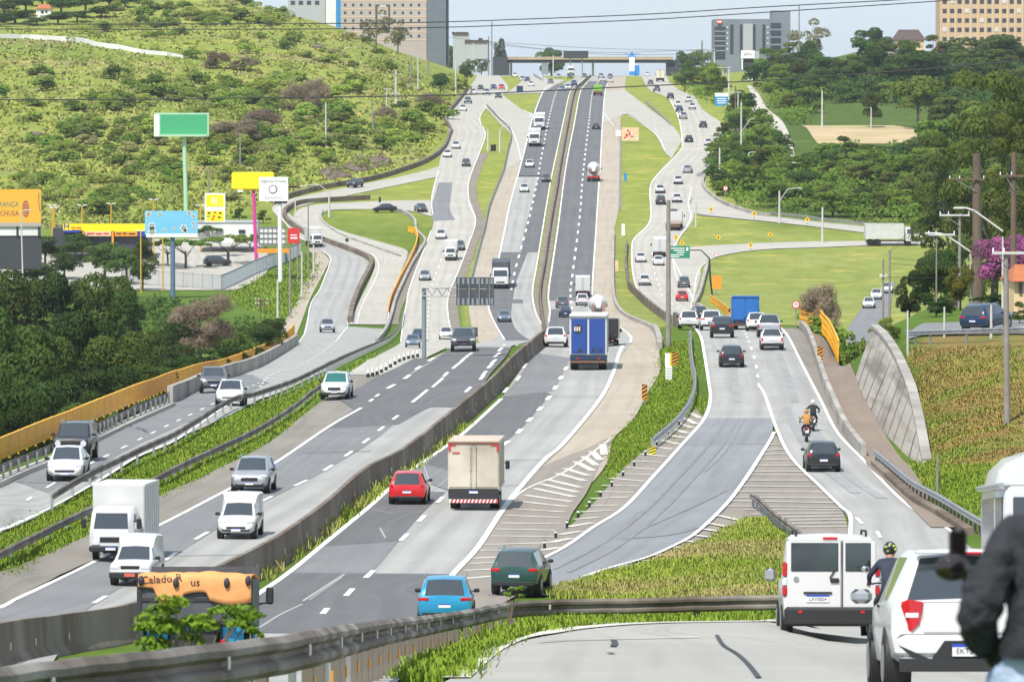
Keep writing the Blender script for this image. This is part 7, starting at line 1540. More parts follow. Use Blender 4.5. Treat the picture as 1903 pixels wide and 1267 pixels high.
for y in(422,432,442,452):B.slab('rail',481,533,y,y+1.2,'letter_grey',.0,.12)
B.slab('panel',482,532,423,456,'wall_white',.12,.06);B.slab('plinth',478,540,462,470,'sign_orange',.1,.5)
def mesh_fence(pix,h,label,m='fence_mesh'):
 W=wline(pix,6,True,1.5);p0=W[0];root=thing('fence',label,'fence',(p0[0],p0[1],gz(*p0)));inv=Matrix.Translation((-p0[0],-p0[1],-gz(*p0)))
 for x,y,a in posts_along(W,2.5)[:90]:put('post',post_mesh(.09,.09,h+.2,'galvanised'),root,mtx=inv@Matrix.Translation((x,y,gz(x,y))))
 vs=[];mb=MB()
 for x,y,a in posts_along(W,.16):mb.box((x,y,gz(x,y)+h/2),(.035,.035,h))
 o=mb.build('mesh_panel',m,root);o.matrix_local=inv
 for zz in(.1,h):o=sweep(W,[(-.03,zz),(-.03,zz+.06),(.03,zz+.06),(.03,zz)]).build('rail','galvanised',root);o.matrix_local=inv
mesh_fence([(410,540),(440,527),(470,512),(500,500),(530,489),(560,474)],2.2,'grey mesh fence running up the edge of the parking lot');mesh_fence([(222,528),(270,531),(320,533),(360,536),(410,540)],2.2,'grey mesh fence at the front of the parking lot')
# --- blocks on the skyline
def block(label,px0,px1,ytop,ybase,d,depth,m,cat='building',name='building',side=None):
 B=Board(name,label,cat,(px0+px1)/2,d);z1=B.Z(ytop);a,b=B.X(px0),B.X(px1)
 MB().box(((a+b)/2,depth/2,z1/2-4),(b-a,depth,z1+8)).build('wall',m,B.root);B.d0=d;return B
B=block('tall beige apartment tower with small square windows and a slate grey end wall',634,794,-60,90,2050,26,'wall_beige');bt=B
B.slab('end_wall',793,829,-60,130,'wall_slate',4,8);B.slab('end_strip',828,834,-60,120,'window_glass',6,8)
for row in range(9):
 y=-48+row*14.4
 for x in(642,657,672,688,734,749,764,779):
  wht=(x*7+row*5)%5==0;f=B.slab('window',x-2.2-wht,x+2.2+wht,y-2.2,y+2.4,'window_blind' if wht else 'window_glass',-.02,.2)
for y in[-41+14.4*k for k in range(9)]:B.slab('floor_band',634,794,y,y+1.2,'wall_peach',-.02,.12)
B.slab('recess',698,725,9,60,'roof_brown',-.05,.3);B.slab('recess_panel',702,722,13,60,'wall_beige',-.12,.3);B.slab('window',708,717,24,30,'window_blind',-.3,.1);B.slab('window',706,718,10,13,'window_blind',-.3,.1)
B=block('pale grey block with blue edge behind the hill left of the beige tower',536,606,-40,60,2150,20,'wall_lightgrey');B.slab('blue_edge',625,634,-40,60,'sign_blue',2,4);B.slab('wing',605,625,-10,60,'wall_white',2,4)
for x in(545,560,575,590):B.slab('window',x-4,x+4,2,9,'window_glass',-.05,.2)
B=block('small grey house with flat roofs right of the beige tower',842,872,62,110,1960,10,'wall_lightgrey');B.slab('roof',840,870,60,64,'roof_brown',5,11);B.slab('wing',866,906,78,110,'wall_lightgrey',3,8);B.slab('roof',864,908,75,79,'roof_brown',3,9);B.slab('tank',889,897,71,76,'roof_brown',3,1.5)
B=block('blue grey office block with dark glass strips and a round red emblem',1326,1468,36,120,1980,24,'wall_bluegrey');B.slab('tower',1433,1468,20,40,'wall_bluegrey',8,14);B.slab('glass',1327,1347,50,110,'window_glass',-.05,.3)
for k in range(5):B.slab('glass_rail',1327,1347,58+9*k,59.2+9*k,'wall_lightgrey',-.2,.1)
for x0,x1 in((1356,1362),(1374,1379),(1398,1403),(1416,1421)):B.slab('glass',x0,x1,46,100,'window_glass',-.05,.3)
B.slab('white_panel',1380,1398,45,100,'wall_lightgrey',-.1,.4)
for k in range(5):
 B.slab('glass',1431,1450,43+14*k,52+14*k,'window_glass',-.05,.3)
 for x in(1351,1426):B.slab('window',x-1.5,x+1.5,50+10*k,53+10*k,'window_blind',-.05,.2)
em=MB().cyl((B.X(1336),-.3,B.Z(41)),(B.X(1336),-.5,B.Z(41)),5*1980/F,5*1980/F,20);em.build('emblem','sign_red',B.root);B.slab('emblem_bar',1332,1340,39.5,42.5,'sign_white',-.5,.1)
B=block('orange apartment block with rows of dark windows at upper right',1746,1990,-80,75,1900,22,'wall_orange')
for row in range(9):
 y=-70+row*17.4
 for k in range(17):B.slab('window',1750+k*13.8,1757.5+k*13.8,y,y+7.5,'window_glass' if(k*3+row)%7 else 'window_blind',-.05,.2)
for k in range(18):B.slab('pilaster',1745.5+k*13.8,1747.5+k*13.8,-80,75,'wall_peach',-.08,.2)
def gd_(px,py):return G(px,py).y
def house(label,px0,px1,y_eave,y_ridge,y_base,d,mw,mr,depth=9,windows=()):
 B=Board('house',label,'house',(px0+px1)/2,d);a,b=B.X(px0),B.X(px1);ze,zr=B.Z(y_eave),B.Z(y_ridge)
 MB().box(((a+b)/2,depth/2,ze/2-2),(b-a,depth,ze+4)).build('wall',mw,B.root)
 e=(b-a)*.06;r=MB();v=[(a-e,-.5,ze-.1),(b+e,-.5,ze-.1),(b+e,depth+.5,ze-.1),(a-e,depth+.5,ze-.1),(a+(b-a)*.16,depth/2,zr),(b-(b-a)*.16,depth/2,zr)]
 r.add(v,[(0,1,5,4),(1,2,5),(2,3,4,5),(3,0,4),(3,2,1,0)]);r.build('roof',mr,B.root)
 for x0,x1,y0,y1 in windows:B.slab('window',x0,x1,y0,y1,'window_glass',-.05,.2)
 return B
house('small white house with a red tiled roof on the hilltop at upper left',69,96,16,8,30,gd_(82,33),'wall_white','roof_tile',7,[(78,83,20,25),(86,90,20,24)])
house('house with a dark brown hipped roof above the trees at upper right',1662,1716,74,55,90,1720,'wall_peach','roof_brown',10,[(1676,1682,78,84)])
B=house('white house with twin gables among the trees at upper right',1617,1668,92,84,110,1640,'wall_white','wall_white',8,[(1623,1627,88,98),(1658,1662,88,98)])
for x in(1622,1661):MB().prism([(B.X(x-7),B.Z(92)),(B.X(x+7),B.Z(92)),(B.X(x),B.Z(84))],-.6,3,0).build('gable','wall_white',B.root);B.slab('gable_window',x-2,x+2,87,99,'roof_brown',-.7,.2)
house('small orange tiled roof showing between trees at upper right',1738,1758,90,84,100,1600,'wall_peach','roof_tile',6)
house('house with an orange tiled roof and a white window at the right edge',1884,1960,520,494,600,372,'wall_peach','roof_tile',8,[(1893,1899,522,545)])
# --- overpass at the far crest
def overpass():
 d=2060;B=Board('overpass','road overpass with a tan parapet crossing at the far crest','bridge',1090,d);B.slab('deck',944,1250,111,117,'bridge_dark',5,12);B.slab('parapet',944,1250,106,111.5,'bridge_deck',-1.2,.5);B.slab('parapet',944,1250,106,111.5,'bridge_deck',11,.5)
 for x in(950,1102):B.slab('pier',x-2,x+2,116,150,'pole_pale',4,2.5)
 B.slab('pier',1238,1262,112,150,'bridge_dark',4,8);B.slab('abutment',916,947,106,140,'bridge_dark',6,14)
 for x in(962,1128,1150,1200):B.slab('railing_post',x-.4,x+.4,103.5,106.5,'letter_dark',-1.2,.3)
overpass()
B=Board('billboard','long dark billboard seen from behind above the overpass','billboard',1070,1990);B.slab('panel',1047,1093,95,109,'bridge_dark',0,.6);B.post(1060,108,None,2,'pole_steel',.4);B.post(1082,108,None,2,'pole_steel',.4)
B=Board('totem','white and blue totem with a blue star top beside the outbound carriageway','totem',1175,1720);B.slab('column',1169,1179,107,None or 138,'sign_white',0,1.2);B.slab('blue_base',1178,1188,122,141,'totem_blue',.3,1.0);B.slab('blue_base',1169,1180,133,140,'totem_blue',-.4,.8)
st=MB()
for k in range(5):a=2*PI*k/5+.3;st.add([(B.X(1174)+.9*math.cos(a-.5),-.2,B.Z(103)+.5*math.sin(a-.5)),(B.X(1174)+3.0*math.cos(a),-.2,B.Z(102)+1.1*math.sin(a)),(B.X(1174)+.9*math.cos(a+.5),-.2,B.Z(103)+.5*math.sin(a+.5)),(B.X(1174),.5,B.Z(103))],[(0,1,2),(0,3,1),(1,3,2),(0,2,3)])
st.build('star','totem_blue',B.root)
B=Board('roadside_sign','grey sign seen from behind on the far green mound','sign',1013,1760);B.slab('panel',1006,1019,118,138,'pole_steel',0,.2);B.post(1010,135,None,1,'pole_steel',.2);B.post(1016,135,None,1,'pole_steel',.2)
B=Board('building','white billboard hut on dark legs above the dirt track','hut',1390,1700);B.slab('panel',1376,1402,94,109,'sign_white',0,.5);B.text('gflora',1389,101,4.5,'letter_grey',-.3);B.slab('side_panel',1402,1410,95,109,'wall_lightgrey',.4,.5);B.slab('room',1377,1400,109,130,'shop_dark',3,5);B.slab('post',1377,1380,109,130,'sign_white',0,.3);B.slab('wall',1386,1400,128,152,'wall_white',1,2)
# --- traffic signs
def roadsign(label,px,py,d,poly_or_box,m,pole=None,name='traffic_sign',stripes=None,group=None,polem='galvanised',pw=1.6):
 """box sign (x0,x1,y0,y1) on a post down to the ground"""
 B=Board(name,label,'traffic sign',px,d,None,group);x0,x1,y0,y1=poly_or_box
 pn=B.slab('panel',x0,x1,y0,y1,m,0,.04)
 if stripes:
  a,b,z1,z0=B.X(x0),B.X(x1),B.Z(y0),B.Z(y1);mb=MB();n=stripes[0];hh=(z1-z0)/n
  for k in range(n+1):
   zz=z0+(k-.5)*hh;q=[(a,zz),(b,zz+hh*.8),(b,zz+hh*1.3),(a,zz+hh*.5)];q=[(x,min(max(z,z0),z1))for x,z in q];mb.add([(x,-.025,z)for x,z in q],[(0,1,2,3)])
  mb.build('stripes',stripes[1],pn)
 B.post(px if pole is None else pole,y1-2,None,pw,polem,.05);return B
def gd(px,py):return G(px,py).y
CH='yellow and black chevron panels'
roadsign('striped orange and black hazard panel at the left edge of the grass wedge',1198,0,gd(1198,752),(1193,1203,714,743),'sign_orange',stripes=(4,'sign_black'),group=CH);roadsign('striped orange and black hazard panel beside a cream cabinet on the grass wedge',1255,0,gd(1256,690),(1250,1260,654,678),'sign_orange',stripes=(4,'sign_black'),group=CH);roadsign('striped orange and black hazard panel on the right walkway',1524,0,gd(1524,682),(1519,1529,644,670),'sign_orange',stripes=(4,'sign_black'),group=CH)
B=roadsign('cream and yellow panel next to a striped hazard panel on the grass wedge',1241,0,gd(1242,700),(1236,1248,656,681),'sign_white');B.slab('yellow_edge',1245,1248,656,681,'sign_yellow',-.03,.02)
B=Board('cabinet','white slatted cabinet below the cream panel on the grass wedge','cabinet',1243,gd(1243,706));B.slab('body',1237,1249,681,706,'sign_white',.2,.5)
for k in range(4):B.slab('slat',1238,1248,684+5*k,685+5*k,'wall_lightgrey',-.06,.02)
roadsign('small yellow and black marker at the end of the curved guardrail',1213,0,gd(1213,848),(1207,1219,829,845),'board_yellow',stripes=(3,'sign_black'))
def roundsign(label,px,y,rpx,d,txt,m='sign_white',edge='sign_red',post=True):
 B=Board('traffic_sign',label,'traffic sign',px,d);r=rpx*d/F;c=(B.X(px),0,B.Z(y))
 k=MB().cyl((c[0],0,c[2]),(c[0],-.03,c[2]),r,r,24).build('rim',edge,B.root);MB().cyl((c[0],-.03,c[2]),(c[0],-.045,c[2]),r*.74,r*.74,24).build('face',m,k)
 if txt:B.text(txt,px,y,rpx*.75,'sign_black',-.05)
 B.post(px,y+rpx*.6,None,1.7,'galvanised',.06);return B
roundsign('round speed limit sign reading 70 beside the right crest',1479,566,7.5,470,'70');roundsign('small round no stopping sign at the foot of the trees',1348,350,4.5,gd(1350,368),'E','sign_white');roundsign('small round white sign beside the black arm pole',1331,474,3.6,gd(1331,482),'','sign_white','sign_red')
DI='small yellow diamond warning signs'
def diamond(px,y,yb,l):
 d=gd(px,yb);B=Board('traffic_sign',l,'traffic sign',px,d,None,DI);r=5.2*d/F;c=(B.X(px),B.Z(y));MB().prism([(c[0]-r,c[1]),(c[0],c[1]+r),(c[0]+r,c[1]),(c[0],c[1]-r)],0,.04).build('panel','sign_yellow',B.root);MB().box((c[0],-.01,c[1]),(r*.4,.02,r*.7)).build('symbol','sign_black',B.root);B.post(px,y+3,None,1.2,'galvanised',.06)
for px,y,yb,l in((1321,389,399,'yellow diamond sign at the fork of the upper exit, leftmost on the grass edge'),(1401,397,411,'yellow diamond sign on the upper exit left of the lamp post'),(1335,441,452,'yellow diamond sign on the strip between the two exits'),(1395,456,464,'yellow diamond sign low beside the lower exit road'),(1500,408,418,'yellow diamond sign right of the lamp post on the upper exit'),(1256,441,452,'yellow marker left of the green direction sign'),(1267,451,460,'yellow marker just above the green direction sign'),(1431,436,448,'yellow diamond sign in the middle of the strip between exits')):diamond(px,y,yb,l)
B=Board('direction_sign','green direction sign hung from a bent black arm over the right frontage road','direction sign',1318,gd(1318,548));B.slab('panel',1242,1282,457,480,'sign_green',0,.08)
for x0,x1,y in((1246,1272,461.5),(1252,1272,465.5),(1258,1272,469.5),(1246,1270,473.5),(1246,1262,477)):B.slab('text_line',x0,x1,y-.8,y+.8,'letter_white',-.05,.02)
B.slab('arrow',1275,1279,460,466,'letter_white',-.05,.02);r=.12;MB().tube([(B.X(1280),.1,B.Z(465)),(B.X(1303),.1,B.Z(465)),(B.X(1318),.1,B.Z(480)),(B.X(1320),.1,B.Z(520)),(B.X(1324),.1,-.2)],[.08,.09,.12,.13,.14],10).build('arm_post','sign_black',B.root)
roadsign('orange rectangular sign on the grass field below the green direction sign',1332,0,gd(1332,548),(1323,1341,512,537),'sign_orange')
B=roadsign('blue road sign with a white top among the poles at upper right',1340,0,gd(1340,205),(1328,1352,173,197),'sign_blue',pw=1.5);B.slab('white_top',1328,1352,173,180,'sign_white',-.04,.03)
for k in range(3):B.slab('text_line',1332,1349,183+4*k,184.6+4*k,'letter_white',-.03,.02)
B=roadsign('reddish map board on the grass strip beside the outbound climb',1170,0,gd(1170,266),(1155,1187,237,262),'wall_peach',pw=1.5)
for k in range(14):rx=random.Random(k);x=1158+rx.random()*26;y=240+rx.random()*19;B.slab('map_patch',x-2,x+2,y-1.5,y+1.5,'sign_red' if k%2 else 'sign_white',-.03,.02)
roadsign('small white board left of the reddish map board',1149,0,gd(1149,262),(1144,1154,242,253),'sign_white',pw=1.0);roadsign('small blue sign in the middle of the grass strip',1162,0,gd(1162,340),(1159,1165,322,336),'sign_blue',pw=1.0);roadsign('white marker post on the grass strip by the bend',1158,0,gd(1158,440),(1155,1161,416,438),'sign_white',pw=1.5);roadsign('pink marker post beside the outbound shoulder',1146,0,gd(1146,506),(1143,1149,484,505),'wall_peach',pw=1.5)
roadsign('dark sign seen from behind on the long grass island',917,0,gd(917,285),(912,922,269,281),'sign_black',pw=1.0);roadsign('dark sign seen from behind on the loop island edge',706,0,gd(706,390),(704,708,366,376),'sign_black',pw=1.0);roadsign('dark sign on a post by the winding wall',645,0,gd(645,458),(642,648,443,449),'sign_black',pw=1.0);roadsign('navy road sign seen from behind at the far junction',966,0,gd(966,172),(960,972,160,172),'paint_navy',pw=1.0)
for i,t in enumerate(np.linspace(0,1,12)):
 px=684+(776-684)*t;py=703-(703-664)*t+3*math.sin(t*7);g=G(px,py);o=MB().cyl((0,0,0),(0,0,.35),.13,.10,10,0).cyl((0,0,.35),(0,0,.6),.10,.08,10,1).build('lane_post',['sign_black','sign_white']);o.location=g;tag(o,'stubby black and white post in the row between merging lanes left of the crest','lane post','stubby posts at the merge')
for i in range(13):
 t=i/12;px=1000+(1250-1000)*t;py=1022-(1022-792)*t;g=G(px+12,py);o=MB().cyl((0,0,0),(0,0,.42),.07,.05,10,0).cyl((0,0,.3),(0,0,.38),.065,.06,10,1).build('lane_post',['sign_black','sign_white']);o.location=g;tag(o,'short black post along the striped edge left of the near right ramp','lane post','short posts on the striped gore')
def gantry():
 d=gd(788,668);B=Board('sign_gantry','cantilever gantry seen from behind with two rows of sign panels over the inbound lanes','sign gantry',788,d);B.post(788,535,None,8.5,'pole_steel',0,'column');x0,x1=B.X(784),B.X(916);za,zb=B.Z(535),B.Z(550);tr=MB()
 for yy in(-.25,.25):
  for z in(za,zb):tr.cyl((x0,yy,z),(x1,yy,z),.05,.05,6)
  n=14
  for k in range(n):xa,xb=x0+(x1-x0)*k/n,x0+(x1-x0)*(k+1)/n;tr.cyl((xa,yy,za if k%2 else zb),(xb,yy,zb if k%2 else za),.035,.035,5)
 tr.build('truss_arm','galvanised',B.root)
 for(y0,y1)in((515,535),(537,567)):
  p=B.slab('sign_panel',848,918,y0,y1,'dark_steel',-.45,.06)
  for k in range(8):B.slab('stiffener',850+k*8.8,854.5+k*8.8,y0+2 if y0<520 else 554,y0+13 if y0<520 else 566,'pole_steel',-.50,.06,p)
 for k in range(4):B.slab('hanger',852+19*k,853.5+19*k,513,568,'galvanised',-.52,.08)
 for sx in(-1,1):pass
gantry()
B=Board('roadside_sign','dark panel sign seen from behind at the median behind the wide pickup','sign',874,gd(874,628));B.slab('panel',862,888,608,623,'dark_steel',0,.1);B.post(866,622,None,1.5,'galvanised',.1);B.post(884,622,None,1.5,'galvanised',.1)
for k in range(3):B.slab('stiffener',864+8*k,866+8*k,609,622,'pole_steel',-.07,.04)
# --- poles
def pole(px,ytop,ybase,label,wpx=3.0,m='pole_concrete',arms=(),d=None,lean=0,lamp=None,group=None,cat='utility pole',name='utility_pole'):
 """arms: (y, x_left, x_right) crossarms; lamp: list of photo points of a street-light arm starting on the pole"""
 dd=gd(px,ybase)if d is None else d;B=Board(name,label,cat,px,dd,None,group);r=max(wpx*dd/F/2,.06)
 MB().cyl((B.X(px+lean),0,-.3),(B.X(px),0,B.Z(ytop)),r*1.15,r*.8,10).build('shaft',m,B.root)
 for y,a,b in arms:
  MB().box(((B.X(a)+B.X(b))/2,-r-.05,B.Z(y)),(B.X(b)-B.X(a),.12,.14)).build('crossarm','pole_pale' if m!='pole_brown' else 'pole_brown',B.root)
  for x in(a+1.5,(a+b)/2-(b-a)*.2,b-1.5):MB().cyl((B.X(x),-r-.05,B.Z(y)),(B.X(x),-r-.05,B.Z(y)+.28),.05,.04,8).build('insulator','sign_white',B.root)
  MB().cyl((B.X(a+(b-a)*.15),-r-.05,B.Z(y)),(B.X(px),-r,B.Z(y)-(B.X(b)-B.X(a))*.35),.03,.03,6).build('brace','galvanised',B.root)
 if lamp:
  MB().tube([(B.X(x),-.05,B.Z(y))for x,y in lamp],.07,8).build('lamp_arm','pole_pale',B.root);e=lamp[-1];e0=lamp[-2];s=1 if e[0]>e0[0]else-1
  MB().rbox((B.X(e[0])+s*.25,-.05,B.Z(e[1])),(.75,.28,.16),.05).build('lamp_head','pole_pale',B.root)
 return B
pole(1242,372,645,'tall grey concrete pole rising from the grass wedge at the crest',9,arms=())
pole(1869,470,838,'grey brown pole with a pale crossarm on the right bank',11,'pole_concrete',[(470,1843,1915)],d=296,lean=3)
pole(1814,285,600,'very thick brown pole with a wooden crossarm at right',19,'pole_brown',[(333,1762,1828)],d=445,lean=3);pole(1883,284,600,'brown pole with two crossarms right of the very thick pole',12,'pole_brown',[(327,1856,1930)],d=384)
pole(1783,398,560,'distant brown pole with a pale crossarm left of the thick brown pole',6,'pole_concrete',[(400,1745,1801)],d=420);pole(1740,436,560,'low crossarm pole in front of the brownish olive tree',3,'pole_concrete',[(436,1724,1774)],d=400)
pole(1653,465,645,'slim pole beside the lower street with a black round sign',4.5,'pole_concrete',[],d=440);pole(1641,482,600,'slim pole with small crossarms left of another beside the lower street',4.5,'pole_concrete',[(514,1634,1648)],d=520)
pole(1863,440,560,'street light with a long arm reaching left over the upper street',4,'pole_pale',[],d=380,lamp=[(1863,430),(1810,392),(1795,387),(1788,387)],cat='street light',name='street_light');pole(1803,470,560,'street light with an arm reaching left above the magenta tree',3,'pole_pale',[],d=400,lamp=[(1803,468),(1757,437),(1745,434),(1735,434)],cat='street light',name='street_light')
pole(1755,570,622,'short white post on the upper street',4,'pole_pale',d=345);pole(1842,566,616,'short white post in front of the parked station wagon',5,'pole_pale',d=338);pole(1687,577,640,'short pale post at the left end of the upper street',4,'pole_pale',d=340);pole(1743,848,925,'thin grey stake standing on the right verge',5,'pole_concrete')
for x,yt,yb,l,kw in((1448,355,415,'white street light by the upper exit with its arm to the right',dict(lamp=[(1448,374),(1463,352),(1478,350),(1484,350)],m='pole_pale',wpx=4,cat='street light',name='street_light')),(1528,385,452,'white pole with a box between the two exit roads',dict(m='pole_pale',wpx=4)),(1293,378,422,'white post at the nose of the upper exit',dict(m='pole_pale',wpx=3)),(1337,275,335,'pale pole on the bend of the right frontage road',dict(m='pole_pale',wpx=3.5)),(1527,168,238,'pale pole at the left end of the sandy field',dict(m='pole_pale',wpx=3.5)),(1618,200,240,'thin pale pole at the middle of the sandy field',dict(m='pole_pale',wpx=2.5)),(1708,205,246,'reddish pole at the right end of the sandy field',dict(m='pole_brown',wpx=3)),(1377,190,303,'pale pole with two lamp arms in the pole line at upper right',dict(m='pole_pale',wpx=3.5,lamp=[(1377,246),(1392,224),(1396,221)])),(1366,160,223,'brown pole in the pole line next to the blue sign',dict(m='pole_brown',wpx=3)),(1371,170,225,'pale pole in the pole line right of a brown pole',dict(m='pole_pale',wpx=2.5,arms=[(172,1356,1376)])),(1354,125,205,'tall white pole with a crossarm behind the blue sign',dict(m='pole_pale',wpx=3.5,arms=[(126,1332,1358)])),(1343,122,150,'short pale pole left of the tall white crossarm pole',dict(m='pole_pale',wpx=2.5)),(1327,96,146,'pale pole below the left corner of the office block',dict(m='pole_pale',wpx=3.5,arms=[(92,1306,1328)])),(1304,76,112,'dark grey pole on the skyline left of the office block',dict(m='pole_concrete',wpx=4)),(1391,283,315,'white street light over the tree tops, upper of two',dict(m='pole_pale',wpx=2.5,lamp=[(1391,285),(1396,283),(1418,284)])),(1386,262,285,'small pole with a crossarm among trees by the dirt track',dict(m='pole_brown',wpx=2.5,arms=[(242,1362,1388)])),(1484,10,60,'pole with a crossarm on the right skyline',dict(m='pole_concrete',wpx=2.5,arms=[(10,1478,1496)],d=1800))):
 pole(x,yt,yb,l,**kw)
for x,yt,yb,l,kw in((606,190,274,'slim pale pole on the hillside left of a leaning pole',dict(wpx=3,m='pole_pale')),(691,186,248,'leaning two toned pole on the hillside',dict(wpx=3.5,lean=3)),(719,164,219,'white pole with a short crossarm on the hill',dict(wpx=3,m='pole_pale',arms=[(166,714,728)])),(736,131,196,'white cross shaped pole with two crossarms on the hill',dict(wpx=4,m='pole_pale',arms=[(138,731,748),(174,724,744)])),(764,104,162,'grey pole near the hilltop, left of a pair',dict(wpx=3.5)),(777,107,168,'slim pole near the hilltop, right of a pair',dict(wpx=2.5,m='pole_pale')),(796,97,142,'grey pole in front of the dark foot of the beige tower',dict(wpx=3)),(847,115,175,'pale pole beside the dark round tree at the hill foot',dict(wpx=3,m='pole_pale')),(447,248,318,'thin grey pole behind the yellow billboard',dict(wpx=3)),(388,312,362,'slim pole behind the fuel price totem',dict(wpx=3)),(573,382,470,'brown grey pole beside the white van on the service road',dict(wpx=3,d=880)),(539,462,591,'dark pole on the grass bank, middle of three',dict(wpx=4)),(561,468,556,'pale pole on the grass bank, right of three',dict(wpx=3.5,m='pole_pale')),(516,520,598,'short pale pole on the grass bank, left of three',dict(wpx=4,m='pole_pale')),(583,455,516,'white pole beside the bend of the left service road',dict(wpx=4,m='pole_pale')),(484,556,620,'wooden pole with crossarms among the trees at left',dict(wpx=3,m='pole_brown',arms=[(558,474,498),(566,474,498)],d=600)),(549,366,405,'pole beside the loop ramp',dict(wpx=2.5,m='pole_pale')),(612,360,404,'white street light on the oval island with its arm to the left',dict(wpx=4,m='pole_pale',lamp=[(612,358),(594,344),(580,343),(564,346)],cat='street light',name='street_light')),(907,242,282,'white street light on the long grass island, its arm to the left',dict(wpx=3.5,m='pole_pale',lamp=[(907,242),(903,238),(892,232)],cat='street light',name='street_light')),(929,243,284,'white street light on the long grass island, its arm to the right',dict(wpx=3.5,m='pole_pale',lamp=[(929,243),(932,238),(939,234)],cat='street light',name='street_light')),(914,40,110,'thin mast on the skyline left of the overpass',dict(wpx=2.5,d=1950)),(908,68,108,'dark pole with a crossarm beside the thin mast',dict(wpx=2.5,d=1960,arms=[(75,900,912)])),(834,93,112,'lamp pole at the foot of the grey tower',dict(wpx=2,m='pole_pale',arms=[(92,831,841)])),(880,80,108,'white lamp pole beside the small grey house',dict(wpx=2,m='pole_pale',d=1940)),(1028,103,142,'pale lamp pole in front of the big dark tree',dict(wpx=2.5,m='pole_pale')),(1102,108,140,'pale lamp pole on the far median',dict(wpx=2,m='pole_pale'))):
 pole(x,yt,yb,l,**kw)
for i,(x,yt,yb)in enumerate(((98,383,470),(153,383,480),(207,380,480),(286,372,500),(303,410,540),(262,430,545),(101,387,480),(373,383,470))):
 d=gd(x,yb);B=Board('street_light','yellow parking lot lamp post with two white heads by the shops at left','street light',x,d,None,'double headed parking lamps');B.post(x,yt,None,2.6,'pole_yellow',0,'shaft')
 for sx in(-1,1):MB().rbox((sx*.45,0,B.Z(yt)+.12),(.75,.3,.14),.05,M=Matrix.Rotation(-sx*.2,3,'Y')).build('lamp_head','sign_white',B.root)
pole(40,395,505,'leaning white street light in front of the orange billboard',3,'pole_pale',[],d=800,lean=4,lamp=[(38,395),(45,391),(52,391)],cat='street light',name='street_light')
# --- overhead wires across the view
def wire(pts,d,r,label,group='overhead wires'):
 q=crom(pts,10);mb=MB();mb.tube([PT(p[0],p[1],d)for p in q],r,6);tag(mb.build('overhead_wire','wire'),label,'wire',group)
wire([(-150,186),(240,185),(475,182),(800,178),(950,172),(1200,160),(1430,149),(1700,130),(2050,100)],150,.016,'lowest dark wire sagging across the whole view at the height of the far hillside',None)
wire([(-150,46),(300,45),(640,44),(832,41),(950,37),(1200,27),(1430,13),(1750,-4),(2050,-22)],160,.014,'upper of two dark wires crossing the sky',None);wire([(-150,54),(300,55),(640,54),(832,51),(950,47),(1200,37),(1430,23),(1750,2),(2050,-20)],160,.014,'lower of two dark wires crossing the sky',None)
for a,b,s in(((905,78),(1330,95),0),((905,82),(1330,100),6),((1306,94),(1356,128),4),((835,70),(1330,92),12)):wire([a,((a[0]+b[0])/2,(a[1]+b[1])/2+s+4),b],1900,.06,'thin far wire hanging across the sky above the overpass','far wires above the overpass')
for a,b in(((1815,296),(1990,262)),((1815,306),(1990,282)),((1785,402),(1990,300)),((1870,472),(1990,430)),((1655,480),(1868,475)),((1655,490),(1868,485)),((1640,515),(1870,500)),((1764,335),(1650,470)),((1815,300),(1655,470))):wire([a,((a[0]+b[0])/2,(a[1]+b[1])/2+8),b],320,.012,'thin wire strung between the brown poles at right','wires between the right poles')
rr=random.Random(5)
for i in range(26):
 t=i/25;px=602+115*t+rr.uniform(-8,8);py=342-34*t-rr.uniform(0,22);g=G(px,py);s=rr.uniform(.5,1.5);m=MB();R=[]
 for k in range(6):
  a=-PI/2+PI*k/5;R.append([(math.cos(b*1.047)*max(math.cos(a),.05)*s*rr.uniform(.7,1.3)*1.3,math.sin(b*1.047)*max(math.cos(a),.05)*s*rr.uniform(.7,1.2),math.sin(a)*s*rr.uniform(.7,1.2))for b in range(6)])
 o=m.loft(R,0,True,False).build('rock','rock');o.location=g;tag(o,'brown rock of the broken cutting at the foot of the left hill','rock','rocks of the cutting')
for px,py,s in((150,74,.9),(255,25,1.0),(640,70,1.2),(590,90,1.0),(70,252,.8)):
 g=G(px,py);o=MB().ball((0,0,.3*s),(s*1.6,s,s*.8),9,6).build('rock','rock');o.location=g;tag(o,'single brown boulder in the scrub of the left hill','rock','boulders on the left hill')
def hill_wall():
 P=[(-60,70,7),(40,72,8),(95,76,9),(150,80,10),(180,87,9),(230,94,9),(262,100,8),(310,104,7),(345,109,5)]
 for i in range(1):pass
 q=crom(P,4);g=[(G(p[0],p[1]),p[2])for p in q];R=[]
 for a,h in g:hh=h*a.y/F;R.append([(a.x,a.y,a.z-.3),(a.x,a.y,a.z+hh),(a.x,a.y+.3,a.z+hh),(a.x,a.y+.3,a.z-.3)])
 tag(MB().loft(R,0,True,False).build('hill_wall','wall_white'),'long pale stepped wall crossing the hilltop at upper left','wall')
hill_wall()
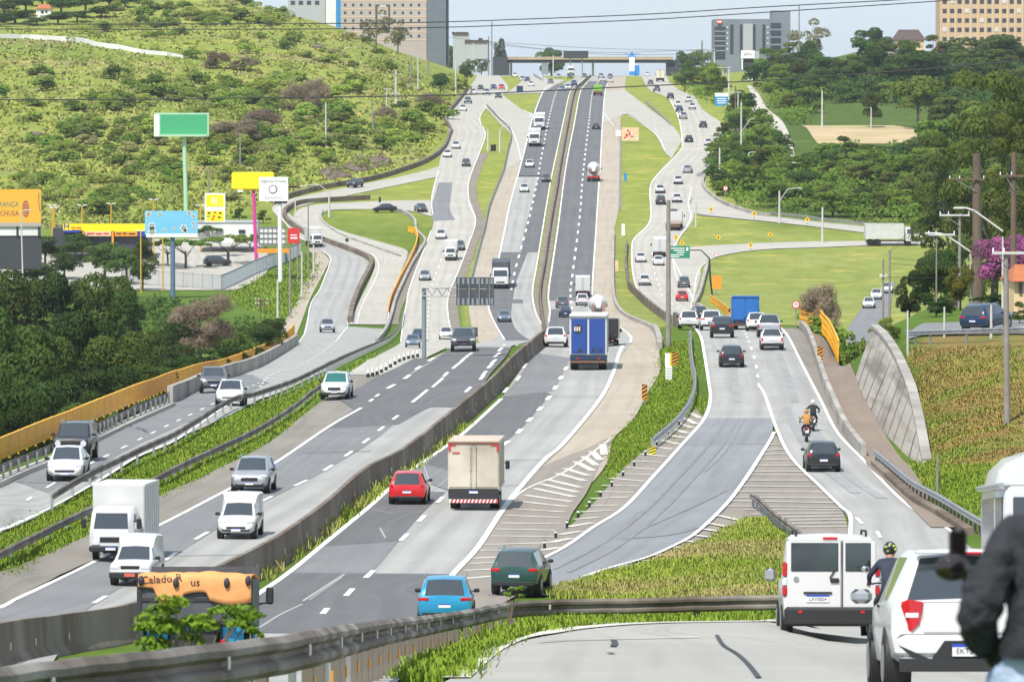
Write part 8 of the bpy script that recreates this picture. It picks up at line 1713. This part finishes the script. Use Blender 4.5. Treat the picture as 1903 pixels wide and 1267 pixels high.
# ---------------------------------------------------------------- daylight
SUN_EL,SUN_AZ=56.0,205.0
w=bpy.data.worlds.new('World');scene.world=w;w.use_nodes=True
nt=w.node_tree;N=nt.nodes;Lk=nt.links
bg=N['Background'];bg.inputs['Strength'].default_value=0.105
sky=N.new('ShaderNodeTexSky');sky.sky_type='NISHITA';sky.sun_disc=False
sky.sun_elevation=math.radians(SUN_EL);sky.sun_rotation=math.radians(SUN_AZ)
sky.air_density=1.0;sky.dust_density=1.2;sky.ozone_density=2.5;sky.altitude=600
tc=N.new('ShaderNodeTexCoord');mp=N.new('ShaderNodeMapping');mp.inputs['Scale'].default_value=(5,5,30)
Lk.new(tc.outputs['Generated'],mp.inputs[0])
nz=N.new('ShaderNodeTexNoise');nz.inputs['Scale'].default_value=1.0;nz.inputs['Detail'].default_value=6
Lk.new(mp.outputs[0],nz.inputs['Vector'])
mr=N.new('ShaderNodeMapRange');mr.inputs[1].default_value=0.3;mr.inputs[2].default_value=0.75;mr.inputs[3].default_value=0.40;mr.inputs[4].default_value=0.95
Lk.new(nz.outputs['Fac'],mr.inputs[0])
mx=N.new('ShaderNodeMix');mx.data_type='RGBA';mx.inputs[7].default_value=(5.3,6.25,7.3,1)
Lk.new(mr.outputs[0],mx.inputs[0]);Lk.new(sky.outputs[0],mx.inputs[6]);Lk.new(mx.outputs[2],bg.inputs['Color'])
sd=bpy.data.lights.new('sun','SUN');sd.energy=4.0;sd.angle=math.radians(0.6);sd.color=(1.0,0.955,0.89)
so=bpy.data.objects.new('sun',sd);COL.objects.link(so)
a,e=math.radians(SUN_AZ),math.radians(SUN_EL)
dv=Vector((math.sin(a)*math.cos(e),math.cos(a)*math.cos(e),math.sin(e)))
so.rotation_euler=dv.to_track_quat('Z','Y').to_euler();so.location=dv*200
vs_=scene.view_settings;vs_.view_transform='Standard';vs_.look='None';vs_.exposure=0.46;vs_.gamma=1.0
scene.cycles.max_bounces=6;scene.cycles.transparent_max_bounces=8
hz=bpy.data.materials.new('haze');hz.use_nodes=True;hn=hz.node_tree
hn.nodes.remove(hn.nodes['Principled BSDF']);pv=hn.nodes.new('ShaderNodeVolumePrincipled');pv.inputs['Density'].default_value=0.00005;pv.inputs['Color'].default_value=(0.86,0.92,1.0,1);pv.inputs['Anisotropy'].default_value=0.2
hn.links.new(pv.outputs[0],hn.nodes['Material Output'].inputs['Volume']);MATS['haze']=hz
hb=MB().box((0,4400,10),(5200,9400,160)).build('haze','haze');tag(hb,'thin pale haze in the air over the valley','haze',kind='stuff')
